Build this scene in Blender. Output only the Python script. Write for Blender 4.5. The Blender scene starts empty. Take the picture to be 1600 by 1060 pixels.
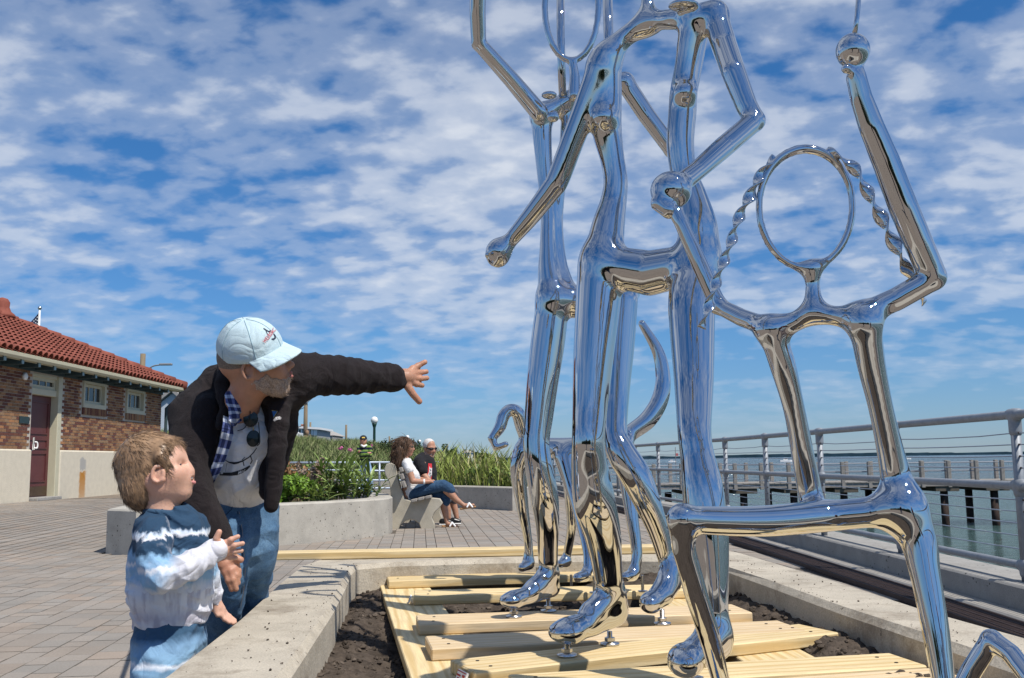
import bpy, math, random
import numpy as np
from mathutils import Vector, Matrix
from math import sin, cos, radians, pi, atan, sqrt
random.seed(7); RNG = np.random.default_rng(7)
SC = bpy.context.scene; COL = SC.collection

# ---------------------------------------------------------------- camera
FPX = 1500.0; PITCH = atan(189 / 1500); ROLL = radians(.7)
CAM = np.array([0, 0, 1.0])
AF = np.array([0, cos(PITCH), sin(PITCH)]); _r0 = np.array([1., 0, 0]); _u0 = np.array([0, -sin(PITCH), cos(PITCH)])
AR = _r0 * cos(ROLL) - _u0 * sin(ROLL); AU = _u0 * cos(ROLL) + _r0 * sin(ROLL)
cd = bpy.data.cameras.new("camera"); cam = bpy.data.objects.new("camera", cd); COL.objects.link(cam)
cd.sensor_width = 36; cd.lens = 36 * FPX / 1600; cd.clip_start = .05; cd.clip_end = 20000
cam.matrix_world = Matrix(((AR[0], AU[0], -AF[0], CAM[0]), (AR[1], AU[1], -AF[1], CAM[1]), (AR[2], AU[2], -AF[2], CAM[2]), (0, 0, 0, 1)))
SC.camera = cam
SC.view_settings.view_transform = 'Standard'; SC.view_settings.look = 'None'
SC.view_settings.exposure = 0.08; SC.view_settings.gamma = 1.0; SC.view_settings.use_curve_mapping = False
SC.cycles.max_bounces = 8; SC.cycles.glossy_bounces = 6; SC.cycles.diffuse_bounces = 3
SC.cycles.sample_clamp_indirect = 6.0

# ---------------------------------------------------------------- sun and sky
SUNV = Vector((.41, -.35, .84)).normalized()
sl = bpy.data.lights.new("sun", 'SUN'); sl.energy = 4.9; sl.angle = radians(.53); sl.color = (1, .945, .865)
sun = bpy.data.objects.new("sun", sl); COL.objects.link(sun); sun.rotation_euler = (-SUNV).to_track_quat('-Z', 'Y').to_euler()
W_ = bpy.data.worlds.new("World"); SC.world = W_; W_.use_nodes = True
nt = W_.node_tree; nt.nodes.clear()
def N(t, typ, **kw):
    n = t.nodes.new(typ)
    for k, v in kw.items():
        if k.startswith('i_'):
            key = k[2:]; key = int(key) if key.isdigit() else key.replace('_', ' ')
            n.inputs[key].default_value = v
        else: setattr(n, k, v)
    return n
def L(t, a, b): t.links.new(a, b)
def math_(t, op, a, b=None, c=None, clamp=False):
    n = t.nodes.new('ShaderNodeMath'); n.operation = op; n.use_clamp = clamp
    for i, v in enumerate((a, b, c)):
        if v is None: continue
        if isinstance(v, (int, float)): n.inputs[i].default_value = v
        else: t.links.new(v, n.inputs[i])
    return n.outputs[0]
def ramp(t, fac, stops, interp='LINEAR'):
    n = t.nodes.new('ShaderNodeValToRGB'); cr = n.color_ramp; cr.interpolation = interp
    while len(cr.elements) > 1: cr.elements.remove(cr.elements[-1])
    for i, (p, c) in enumerate(stops):
        c = (c, c, c, 1) if isinstance(c, (int, float)) else (*c, 1)
        if i == 0: cr.elements[0].position = p; cr.elements[0].color = c
        else: e = cr.elements.new(p); e.color = c
    t.links.new(fac, n.inputs[0]); return n.outputs[0]
def mixc(t, f, a, b, blend='MIX'):
    n = t.nodes.new('ShaderNodeMix'); n.data_type = 'RGBA'; n.blend_type = blend
    for i, v in ((0, f), (6, a), (7, b)):
        if isinstance(v, (int, float)): n.inputs[i].default_value = v
        elif isinstance(v, tuple): n.inputs[i].default_value = (*v, 1)
        else: t.links.new(v, n.inputs[i])
    return n.outputs[2]
sky = N(nt, 'ShaderNodeTexSky', sky_type='NISHITA', sun_disc=False, altitude=0, air_density=1.0, dust_density=.06, ozone_density=1.6)
sky.sun_elevation = math.asin(SUNV.z); sky.sun_rotation = math.atan2(SUNV.x, SUNV.y)
tc = N(nt, 'ShaderNodeTexCoord'); sx = N(nt, 'ShaderNodeSeparateXYZ'); L(nt, tc.outputs['Generated'], sx.inputs[0])
zz = math_(nt, 'ADD', math_(nt, 'MAXIMUM', sx.outputs[2], 0.0), .25)
cu = math_(nt, 'DIVIDE', sx.outputs[0], zz); cv = math_(nt, 'DIVIDE', sx.outputs[1], zz)
cb = N(nt, 'ShaderNodeCombineXYZ'); L(nt, cu, cb.inputs[0]); L(nt, cv, cb.inputs[1])
mp = N(nt, 'ShaderNodeMapping'); mp.inputs['Rotation'].default_value = (0, 0, radians(24)); mp.inputs['Scale'].default_value = (1.0, 1.2, 1)
L(nt, cb.outputs[0], mp.inputs[0])
n1 = N(nt, 'ShaderNodeTexNoise', i_Scale=1.35, i_Detail=4.0, i_Roughness=.5, i_Distortion=.2); L(nt, mp.outputs[0], n1.inputs['Vector'])
n2 = N(nt, 'ShaderNodeTexNoise', i_Scale=10.0, i_Detail=8.0, i_Roughness=.50, i_Distortion=.15); L(nt, mp.outputs[0], n2.inputs['Vector'])
vo = N(nt, 'ShaderNodeTexVoronoi', feature='SMOOTH_F1', i_Scale=11.0, i_Smoothness=.6)
wv = N(nt, 'ShaderNodeVectorMath', operation='ADD'); L(nt, mp.outputs[0], wv.inputs[0])
wn = N(nt, 'ShaderNodeTexNoise', i_Scale=13.0, i_Detail=4.0); L(nt, mp.outputs[0], wn.inputs['Vector'])
ws = N(nt, 'ShaderNodeVectorMath', operation='SCALE'); ws.inputs['Scale'].default_value = .12; L(nt, wn.outputs['Color'], ws.inputs[0]); L(nt, ws.outputs[0], wv.inputs[1]); L(nt, wv.outputs[0], vo.inputs['Vector'])
cl = math_(nt, 'ADD', math_(nt, 'MULTIPLY', n1.outputs[0], 1.15), math_(nt, 'ADD', math_(nt, 'MULTIPLY', n2.outputs[0], .50), math_(nt, 'MULTIPLY', vo.outputs['Distance'], -.20)))
cl = math_(nt, 'ADD', cl, math_(nt, 'SUBTRACT', ramp(nt, sx.outputs[2], [(0.0, .03), (.10, .075), (.19, .125), (.30, .15)]), .15))
fade = ramp(nt, sx.outputs[2], [(0.0, 0.0), (.03, .25), (.10, .68), (.20, .95)])
cov = math_(nt, 'MULTIPLY', math_(nt, 'SUBTRACT', cl, .555), 2.3, clamp=True)
cov = ramp(nt, cov, [(0, 0), (.30, .36), (.62, .72), (1, .93)], 'EASE')
cov = math_(nt, 'MULTIPLY', math_(nt, 'MULTIPLY', cov, fade), ramp(nt, math_(nt, 'ADD', math_(nt, 'MULTIPLY', sx.outputs[1], .5), .5), [(.30, .45), (.55, 1.0)]))
shade = mixc(nt, .5, ramp(nt, cov, [(.2, (5.4, 6.6, 8.6)), (.95, (9.3, 9.8, 10.6))]), ramp(nt, n2.outputs[0], [(.30, (5.6, 6.7, 8.5)), (.62, (9.0, 9.5, 10.4))]))
blue = mixc(nt, 1.0, sky.outputs[0], ramp(nt, sx.outputs[2], [(0, (.50, .70, 1.16)), (.05, (.50, .76, 1.20)), (.12, (.47, .82, 1.24)), (.35, (.35, .86, 1.34))]), 'MULTIPLY')
skc = mixc(nt, cov, blue, shade)
bg = N(nt, 'ShaderNodeBackground', i_Strength=.078); L(nt, skc, bg.inputs[0])
wo = N(nt, 'ShaderNodeOutputWorld'); L(nt, bg.outputs[0], wo.inputs[0])

# ---------------------------------------------------------------- helpers
def W(px, py, d):
    v = AF + AR * ((px - 800) / FPX) + AU * (-(py - 530) / FPX)
    return CAM + v * (d / v[1])
def G(px, py, z=0.0):
    v = AF + AR * ((px - 800) / FPX) + AU * (-(py - 530) / FPX)
    return CAM + v * ((z - CAM[2]) / v[2])
def to_px(P):
    v = np.asarray(P, float) - CAM; d = v @ AF
    return 800 + FPX * (v @ AR) / d, 530 - FPX * (v @ AU) / d
def sstep(t): t = np.clip(t, 0, 1); return t * t * (3 - 2 * t)
def gz(x, y): return .2 * sstep((-np.asarray(x, float) - 5.0) / 4.5)
def tag(o, label=None, cat=None, group=None, kind=None):
    if label: o['label'] = label
    if cat: o['category'] = cat
    if group: o['group'] = group
    if kind: o['kind'] = kind
    return o
def empty(name, loc=(0, 0, 0), label=None, cat=None, group=None):
    o = bpy.data.objects.new(name, None); o.location = loc; o.empty_display_size = .1; COL.objects.link(o)
    bpy.context.view_layer.update()
    return tag(o, label, cat, group)
def put(name, me, parent=None, loc=None):
    o = bpy.data.objects.new(name, me); COL.objects.link(o)
    if parent is not None:
        o.parent = parent
        t = Vector((0, 0, 0)); q = parent
        while q is not None: t += q.location; q = q.parent
        if loc is None: o.location = -t      # vertices are in world coordinates; parents are never rotated
        else: o.location = loc
    elif loc is not None: o.location = loc
    return o
def mk(name, V, F, m, smooth=False):
    me = bpy.data.meshes.new(name)
    V = np.asarray(V, np.float32).reshape(-1, 3)
    if isinstance(F, np.ndarray):
        k = F.shape[1]; nf = len(F)
        me.vertices.add(len(V)); me.vertices.foreach_set('co', V.ravel())
        me.loops.add(nf * k); me.loops.foreach_set('vertex_index', F.astype(np.int32).ravel())
        me.polygons.add(nf); me.polygons.foreach_set('loop_start', np.arange(nf, dtype=np.int32) * k)
        me.update(calc_edges=True)
    else:
        me.from_pydata([tuple(v) for v in V.tolist()], [], F)
    me.materials.append(m)
    me.polygons.foreach_set('use_smooth', np.full(len(me.polygons), smooth, dtype=bool))
    return me
class MB:
    """collects verts/faces into one mesh"""
    def __init__(s): s.V = []; s.F = []; s.n = 0
    def add(s, V, F):
        V = np.asarray(V, float).reshape(-1, 3); s.V.append(V); s.F += [tuple(i + s.n for i in f) for f in F]; s.n += len(V); return s
    def box(s, lo, hi, bev=0.0, M=None):
        lo = np.array(lo, float); hi = np.array(hi, float)
        if bev <= 0:
            V = [(x, y, z) for x in (lo[0], hi[0]) for y in (lo[1], hi[1]) for z in (lo[2], hi[2])]
            F = [(0, 1, 3, 2), (4, 6, 7, 5), (0, 4, 5, 1), (2, 3, 7, 6), (0, 2, 6, 4), (1, 5, 7, 3)]
        else:
            b = min(bev, (hi - lo).min() * .49); V = []; idx = {}
            for sx_ in (0, 1):
                for sy_ in (0, 1):
                    for sz_ in (0, 1):
                        c = np.where([sx_, sy_, sz_], hi, lo); sg = np.where([sx_, sy_, sz_], -1, 1)
                        for ax in range(3):
                            p = c + sg * b; p[ax] = c[ax]; idx[(sx_, sy_, sz_, ax)] = len(V); V.append(p)
            F = []
            for ax in range(3):
                a1, a2 = (ax + 1) % 3, (ax + 2) % 3
                for e in (0, 1):
                    q = []
                    for u, v in ((0, 0), (1, 0), (1, 1), (0, 1)):
                        k = [0, 0, 0]; k[ax] = e; k[a1] = u; k[a2] = v; q.append(idx[(*k, ax)])
                    F.append(tuple(q if e else q[::-1]))
                for u in (0, 1):
                    for v in (0, 1):
                        k0 = [0, 0, 0]; k0[a1] = u; k0[a2] = v; k1 = list(k0); k1[ax] = 1
                        q = [idx[(*k0, a1)], idx[(*k1, a1)], idx[(*k1, a2)], idx[(*k0, a2)]]
                        F.append(tuple(q if (u == v) else q[::-1]))
            for sx_ in (0, 1):
                for sy_ in (0, 1):
                    for sz_ in (0, 1):
                        q = [idx[(sx_, sy_, sz_, a)] for a in range(3)]
                        F.append(tuple(q if (sx_ + sy_ + sz_) % 2 else q[::-1]))
        V = np.array(V, float)
        if M is not None: V = V @ M[:3, :3].T + M[:3, 3]
        return s.add(V, F)
    def tube(s, P, r, n=10, cap=True):
        P = np.asarray(P, float); m = len(P); r = np.broadcast_to(np.asarray(r, float), (m,))
        T = np.gradient(P, axis=0); T /= np.linalg.norm(T, axis=1)[:, None] + 1e-12
        a = np.array([0, 0, 1.]) if abs(T[0][2]) < .9 else np.array([1., 0, 0])
        u = np.cross(T[0], a); u /= np.linalg.norm(u); V = []
        for i in range(m):
            u = u - T[i] * (u @ T[i]); u /= np.linalg.norm(u); w = np.cross(T[i], u)
            for k in range(n):
                t = 2 * pi * k / n; V.append(P[i] + r[i] * (cos(t) * u + sin(t) * w))
        F = []
        for i in range(m - 1):
            for k in range(n):
                k2 = (k + 1) % n; F.append((i * n + k, i * n + k2, (i + 1) * n + k2, (i + 1) * n + k))
        if cap: F.append(tuple(range(n - 1, -1, -1))); F.append(tuple((m - 1) * n + k for k in range(n)))
        return s.add(V, F)
    def lathe(s, prof, c=(0, 0, 0), n=16):
        V = []; F = []; m = len(prof)
        for r, z in prof:
            for k in range(n): V.append((c[0] + r * cos(2 * pi * k / n), c[1] + r * sin(2 * pi * k / n), c[2] + z))
        for i in range(m - 1):
            for k in range(n):
                k2 = (k + 1) % n; F.append((i * n + k, i * n + k2, (i + 1) * n + k2, (i + 1) * n + k))
        F.append(tuple(range(n - 1, -1, -1))); F.append(tuple((m - 1) * n + k for k in range(n)))
        return s.add(V, F)
    def prism(s, poly, z0, z1, bev=0.0):
        """vertical prism from a counter-clockwise xy polygon, chamfered top"""
        p = np.array(poly, float); n = len(p); rings = [np.c_[p, np.full(n, z0)]]
        if bev > 0:
            nx = np.roll(p, -1, 0); pv = np.roll(p, 1, 0)
            d1 = p - pv; d2 = nx - p; d1 /= np.linalg.norm(d1, axis=1)[:, None]; d2 /= np.linalg.norm(d2, axis=1)[:, None]
            n1_ = np.c_[-d1[:, 1], d1[:, 0]]; n2_ = np.c_[-d2[:, 1], d2[:, 0]]; b = n1_ + n2_; b /= np.maximum((b * n1_).sum(1), .3)[:, None]
            rings += [np.c_[p, np.full(n, z1 - bev)], np.c_[p + b * bev, np.full(n, z1)]]
        else: rings.append(np.c_[p, np.full(n, z1)])
        V = np.concatenate(rings); F = []; m = len(rings)
        for i in range(m - 1):
            for k in range(n):
                k2 = (k + 1) % n; F.append((i * n + k, i * n + k2, (i + 1) * n + k2, (i + 1) * n + k))
        F.append(tuple(range(n - 1, -1, -1))); F.append(tuple((m - 1) * n + k for k in range(n)))
        return s.add(V, F)
    def mesh(s, name, m, smooth=False): return mk(name, np.concatenate(s.V), s.F, m, smooth)
    def obj(s, name, m, parent=None, smooth=False, loc=None): return put(name, s.mesh(name, m, smooth), parent, loc)
def rotz(a, t=(0, 0, 0)):
    M = np.eye(4); M[:2, :2] = [[cos(a), -sin(a)], [sin(a), cos(a)]]; M[:3, 3] = t; return M
def spline(P, sub=6):
    P = np.asarray(P, float); Q = np.vstack([2 * P[0] - P[1], P, 2 * P[-1] - P[-2]]); out = []
    for i in range(1, len(Q) - 2):
        for j in range(sub):
            t = j / sub; a, b, c, d = Q[i - 1], Q[i], Q[i + 1], Q[i + 2]
            out.append(.5 * (2 * b + (c - a) * t + (2 * a - 5 * b + 4 * c - d) * t * t + (3 * b - 3 * c + d - a) * t ** 3))
    out.append(P[-1]); return np.array(out)
_perm = np.random.default_rng(3).permutation(256)
def vnoise2(x, y):
    xi = np.floor(x).astype(int); yi = np.floor(y).astype(int); fx = x - xi; fy = y - yi
    fx = fx * fx * (3 - 2 * fx); fy = fy * fy * (3 - 2 * fy)
    h = lambda a, b: _perm[(_perm[a & 255] + b) & 255] / 255.0
    return (h(xi, yi) * (1 - fx) + h(xi + 1, yi) * fx) * (1 - fy) + (h(xi, yi + 1) * (1 - fx) + h(xi + 1, yi + 1) * fx) * fy
def fbm2(x, y, o=4):
    s_ = 0; a = .5
    for i in range(o): s_ = s_ + a * vnoise2(x * 2 ** i + 17 * i, y * 2 ** i + 31 * i); a *= .5
    return s_

# ---------------------------------------------------------------- materials
def M(name, col, rough=.6, metal=0., var=.12, scale=8., bump=0., bscale=60., spec=.4, island=0., detail=5., sss=0., stretch=None, obj=True):
    m = bpy.data.materials.new(name); m.use_nodes = True; t = m.node_tree; b = t.nodes['Principled BSDF']
    tc = N(t, 'ShaderNodeTexCoord'); v = tc.outputs['Object' if obj else 'Generated']
    if stretch:
        mpn = N(t, 'ShaderNodeMapping'); mpn.inputs['Scale'].default_value = stretch; L(t, v, mpn.inputs[0]); v = mpn.outputs[0]
    nz = N(t, 'ShaderNodeTexNoise', i_Scale=scale, i_Detail=detail, i_Roughness=.6); L(t, v, nz.inputs['Vector'])
    c = np.array(col)
    colr = ramp(t, nz.outputs[0], [(.28, tuple(np.clip(c * (1 - var), 0, 1))), (.72, tuple(np.clip(c * (1 + var), 0, 1)))])
    if island:
        g = N(t, 'ShaderNodeNewGeometry'); oi = N(t, 'ShaderNodeObjectInfo')
        r_ = math_(t, 'FRACT', math_(t, 'ADD', g.outputs['Random Per Island'], oi.outputs['Random']))
        f = ramp(t, r_, [(0, 1 - island), (1, 1 + island)])
        colr = mixc(t, 1.0, colr, f, 'MULTIPLY')
    L(t, colr, b.inputs['Base Color'])
    b.inputs['Roughness'].default_value = rough; b.inputs['Metallic'].default_value = metal; b.inputs['Specular IOR Level'].default_value = spec
    if sss:
        b.inputs['Subsurface Weight'].default_value = sss; b.inputs['Subsurface Radius'].default_value = (.012, .005, .003); b.inputs['Subsurface Scale'].default_value = 1.0
    if bump:
        nb = N(t, 'ShaderNodeTexNoise', i_Scale=bscale, i_Detail=4.0); L(t, v, nb.inputs['Vector'])
        bp = N(t, 'ShaderNodeBump', i_Strength=bump, i_Distance=.01); L(t, nb.outputs[0], bp.inputs['Height']); L(t, bp.outputs[0], b.inputs['Normal'])
    return m
def nodes_of(m): t = m.node_tree; return t, t.nodes['Principled BSDF']
def in_color(m): t, b = nodes_of(m); return b.inputs['Base Color'].links[0].from_socket

def concrete(name, col, pits=True, dirt=0.):
    m = M(name, col, .85, var=.16, scale=5, bump=.25, bscale=90, spec=.2, detail=8)
    t, b = nodes_of(m); c = in_color(m); tc = N(t, 'ShaderNodeTexCoord')
    n_ = N(t, 'ShaderNodeTexNoise', i_Scale=180.0, i_Detail=2.0); L(t, tc.outputs['Object'], n_.inputs['Vector'])
    c = mixc(t, 1.0, c, ramp(t, n_.outputs[0], [(.3, .84), (.7, 1.14)]), 'MULTIPLY')
    if pits:
        vo = N(t, 'ShaderNodeTexVoronoi', i_Scale=19.0, i_Randomness=1.0); L(t, tc.outputs['Object'], vo.inputs['Vector'])
        n2_ = N(t, 'ShaderNodeTexNoise', i_Scale=6.0); L(t, tc.outputs['Object'], n2_.inputs['Vector'])
        pit = math_(t, 'LESS_THAN', vo.outputs['Distance'], math_(t, 'MULTIPLY', math_(t, 'SUBTRACT', n2_.outputs[0], .33), .62))
        c = mixc(t, pit, c, tuple(np.array(col) * .22))
    if dirt:
        n3_ = N(t, 'ShaderNodeTexNoise', i_Scale=4.0, i_Detail=9.0, i_Roughness=.72); L(t, tc.outputs['Object'], n3_.inputs['Vector'])
        f = ramp(t, n3_.outputs[0], [(.50, 0.0), (.66, dirt)]); c = mixc(t, f, c, (.12, .085, .055))
        n4_ = N(t, 'ShaderNodeTexNoise', i_Scale=38.0, i_Detail=4.0, i_Roughness=.6); L(t, tc.outputs['Object'], n4_.inputs['Vector'])
        f = ramp(t, n4_.outputs[0], [(.66, 0.0), (.70, dirt * 1.3)]); c = mixc(t, f, c, (.07, .05, .035))
    L(t, c, b.inputs['Base Color']); return m
CONC = concrete('concrete', (.40, .375, .325))
CONC_TOP = concrete('dirty_concrete', (.43, .385, .31), pits=False, dirt=.55)
CONC_GREY = concrete('grey_concrete', (.30, .29, .27))
PAVER = M('paver', (.268, .236, .202), .85, var=.13, scale=90, bump=.25, bscale=150, spec=.2, island=.07)
_t, _b = nodes_of(PAVER); _c = in_color(PAVER)
_g = N(_t, 'ShaderNodeNewGeometry'); _oi = N(_t, 'ShaderNodeObjectInfo')
_r = math_(_t, 'FRACT', math_(_t, 'MULTIPLY', math_(_t, 'ADD', _g.outputs['Random Per Island'], _oi.outputs['Random']), 7.31))
_c = mixc(_t, 1.0, _c, ramp(_t, _r, [(0, (.95, .99, 1.02)), (.5, (1, 1, 1)), (.85, (1.02, .99, .96)), (1, (1.06, .985, .93))]), 'MULTIPLY')
_tc = N(_t, 'ShaderNodeTexCoord')
_wn = N(_t, 'ShaderNodeTexNoise', i_Scale=.8, i_Detail=5.0, i_Roughness=.65); L(_t, _g.outputs['Position'], _wn.inputs['Vector'])
_c = mixc(_t, 1.0, _c, ramp(_t, _wn.outputs[0], [(.3, .86), (.7, 1.12)]), 'MULTIPLY'); L(_t, _c, _b.inputs['Base Color'])
SAND = M('joint_sand', (.11, .095, .08), .95, var=.25, scale=40, spec=.1)
def wood(name, col, ring=.35, stretch=(2.0, 26, 26)):
    m = M(name, col, .62, var=.17, scale=3, spec=.25, stretch=stretch, detail=3, bump=.12, bscale=6, island=.09)
    t, b = nodes_of(m); c = in_color(m); tc = N(t, 'ShaderNodeTexCoord'); mpn = N(t, 'ShaderNodeMapping')
    mpn.inputs['Scale'].default_value = (1.1, 9, 9); oi = N(t, 'ShaderNodeObjectInfo')
    va = N(t, 'ShaderNodeVectorMath', operation='ADD'); L(t, tc.outputs['Object'], va.inputs[0]); L(t, math_(t, 'MULTIPLY', oi.outputs['Random'], 9.0), va.inputs[1])
    L(t, va.outputs[0], mpn.inputs[0])
    w = N(t, 'ShaderNodeTexWave', wave_type='RINGS', rings_direction='X', i_Scale=1.1, i_Distortion=5.0, i_Detail=2.0); w.inputs['Detail Scale'].default_value = 1.2
    L(t, mpn.outputs[0], w.inputs['Vector'])
    dark = tuple(np.array(col) * np.array([.80, .70, .52]))
    c = mixc(t, math_(t, 'MULTIPLY', ramp(t, w.outputs[0], [(.55, 0.0), (.98, 1.0)]), ring), c, dark)
    vo = N(t, 'ShaderNodeTexVoronoi', i_Scale=3.4); mk2 = N(t, 'ShaderNodeMapping'); mk2.inputs['Scale'].default_value = (.55, 1.2, 1.2); L(t, va.outputs[0], mk2.inputs[0]); L(t, mk2.outputs[0], vo.inputs['Vector'])
    kn = ramp(t, vo.outputs['Distance'], [(.03, 1.0), (.10, 0.0)]); c = mixc(t, kn, c, (.16, .09, .045))
    L(t, c, b.inputs['Base Color']); return m
PINE = wood('pine_lumber', (.66, .52, .29), .75)
PINE_P = wood('pink_pine_lumber', (.67, .52, .325), .6)
GREYWOOD = M('weathered_wood', (.27, .25, .225), .85, var=.25, scale=6, spec=.15, stretch=(2, 14, 2))
PILE = M('tarred_pile', (.05, .035, .028), .8, var=.5, scale=5, spec=.2)
GALV = M('galvanised_steel', (.27, .29, .315), .58, metal=.35, var=.16, scale=22, spec=.5)
GALV_D = M('painted_pipe', (.30, .35, .42), .45, metal=.5, var=.1, scale=12)
DIRT = M('soil', (.072, .057, .045), .95, var=.5, scale=26, bump=.8, bscale=70, spec=.1, detail=9)
CLOD = M('soil_clod', (.085, .068, .054), .95, var=.4, scale=40, spec=.1, island=.45, bump=.5, bscale=90)
IRON = M('rusty_grate', (.060, .040, .036), .7, metal=.3, var=.3, scale=20)
STEEL = M('polished_steel', (.575, .585, .60), .012, metal=1.0, var=.0)
_t, _b = nodes_of(STEEL); _tc = N(_t, 'ShaderNodeTexCoord')
_n1 = N(_t, 'ShaderNodeTexNoise', i_Scale=5.0, i_Detail=1.0, i_Roughness=.4); L(_t, _tc.outputs['Object'], _n1.inputs['Vector'])
_bp = N(_t, 'ShaderNodeBump', i_Strength=.08, i_Distance=.02); L(_t, _n1.outputs[0], _bp.inputs['Height']); L(_t, _bp.outputs[0], _b.inputs['Normal'])
_n2 = N(_t, 'ShaderNodeTexNoise', i_Scale=30.0, i_Detail=6.0); L(_t, _tc.outputs['Object'], _n2.inputs['Vector'])
L(_t, ramp(_t, _n2.outputs[0], [(.45, .012), (.75, .07)]), _b.inputs['Roughness'])
BOLT = M('steel_bolt', (.55, .55, .55), .25, metal=1.0, var=.1)
WHITE = M('white_paint', (.78, .78, .76), .45, var=.04)
BLACK = M('black_plastic', (.012, .012, .013), .3, var=.2)

# ---------------------------------------------------------------- implicit surfaces
def smin(a, b, k):
    if k <= 0: return np.minimum(a, b)
    h = np.maximum(k - np.abs(a - b), 0) / k; return np.minimum(a, b) - h * h * k * .25
def _seg(X, Y, Z, a, b, ra, rb):
    ab = b - a; q = ab @ ab + 1e-12; x = X - a[0]; y = Y - a[1]; z = Z - a[2]
    t = np.clip((x * ab[0] + y * ab[1] + z * ab[2]) / q, 0, 1)
    return np.sqrt((x - t * ab[0]) ** 2 + (y - t * ab[1]) ** 2 + (z - t * ab[2]) ** 2) - (ra + (rb - ra) * t)
def _ell(X, Y, Z, c, r, R):
    x = X - c[0]; y = Y - c[1]; z = Z - c[2]
    if R is not None: x, y, z = (R[0, 0] * x + R[1, 0] * y + R[2, 0] * z, R[0, 1] * x + R[1, 1] * y + R[2, 1] * z, R[0, 2] * x + R[1, 2] * y + R[2, 2] * z)
    k0 = np.sqrt((x / r[0]) ** 2 + (y / r[1]) ** 2 + (z / r[2]) ** 2); k1 = np.sqrt((x / r[0] ** 2) ** 2 + (y / r[1] ** 2) ** 2 + (z / r[2] ** 2) ** 2) + 1e-9
    return k0 * (k0 - 1) / k1
def relax(P, F, it, lam=.6, taubin=0):
    n = len(P); src = np.concatenate([F[:, i] for i in range(4)] * 2); dst = np.concatenate([F[:, (i + 1) % 4] for i in range(4)] + [F[:, (i - 1) % 4] for i in range(4)])
    c = np.bincount(src, minlength=n)[:, None] + 1e-9
    for _ in range(it):
        A = np.stack([np.bincount(src, weights=P[dst, k], minlength=n) for k in range(3)], 1) / c; P = P + (lam if taubin == 0 or _ % 2 == 0 else -taubin) * (A - P)
    return P
def vnorm(P, F):
    f = np.cross(P[F[:, 2]] - P[F[:, 0]], P[F[:, 3]] - P[F[:, 1]]); n_ = np.stack([sum(np.bincount(F[:, i], weights=f[:, k], minlength=len(P)) for i in range(4)) for k in range(3)], 1); return n_ / (np.linalg.norm(n_, axis=1)[:, None] + 1e-12)
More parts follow.
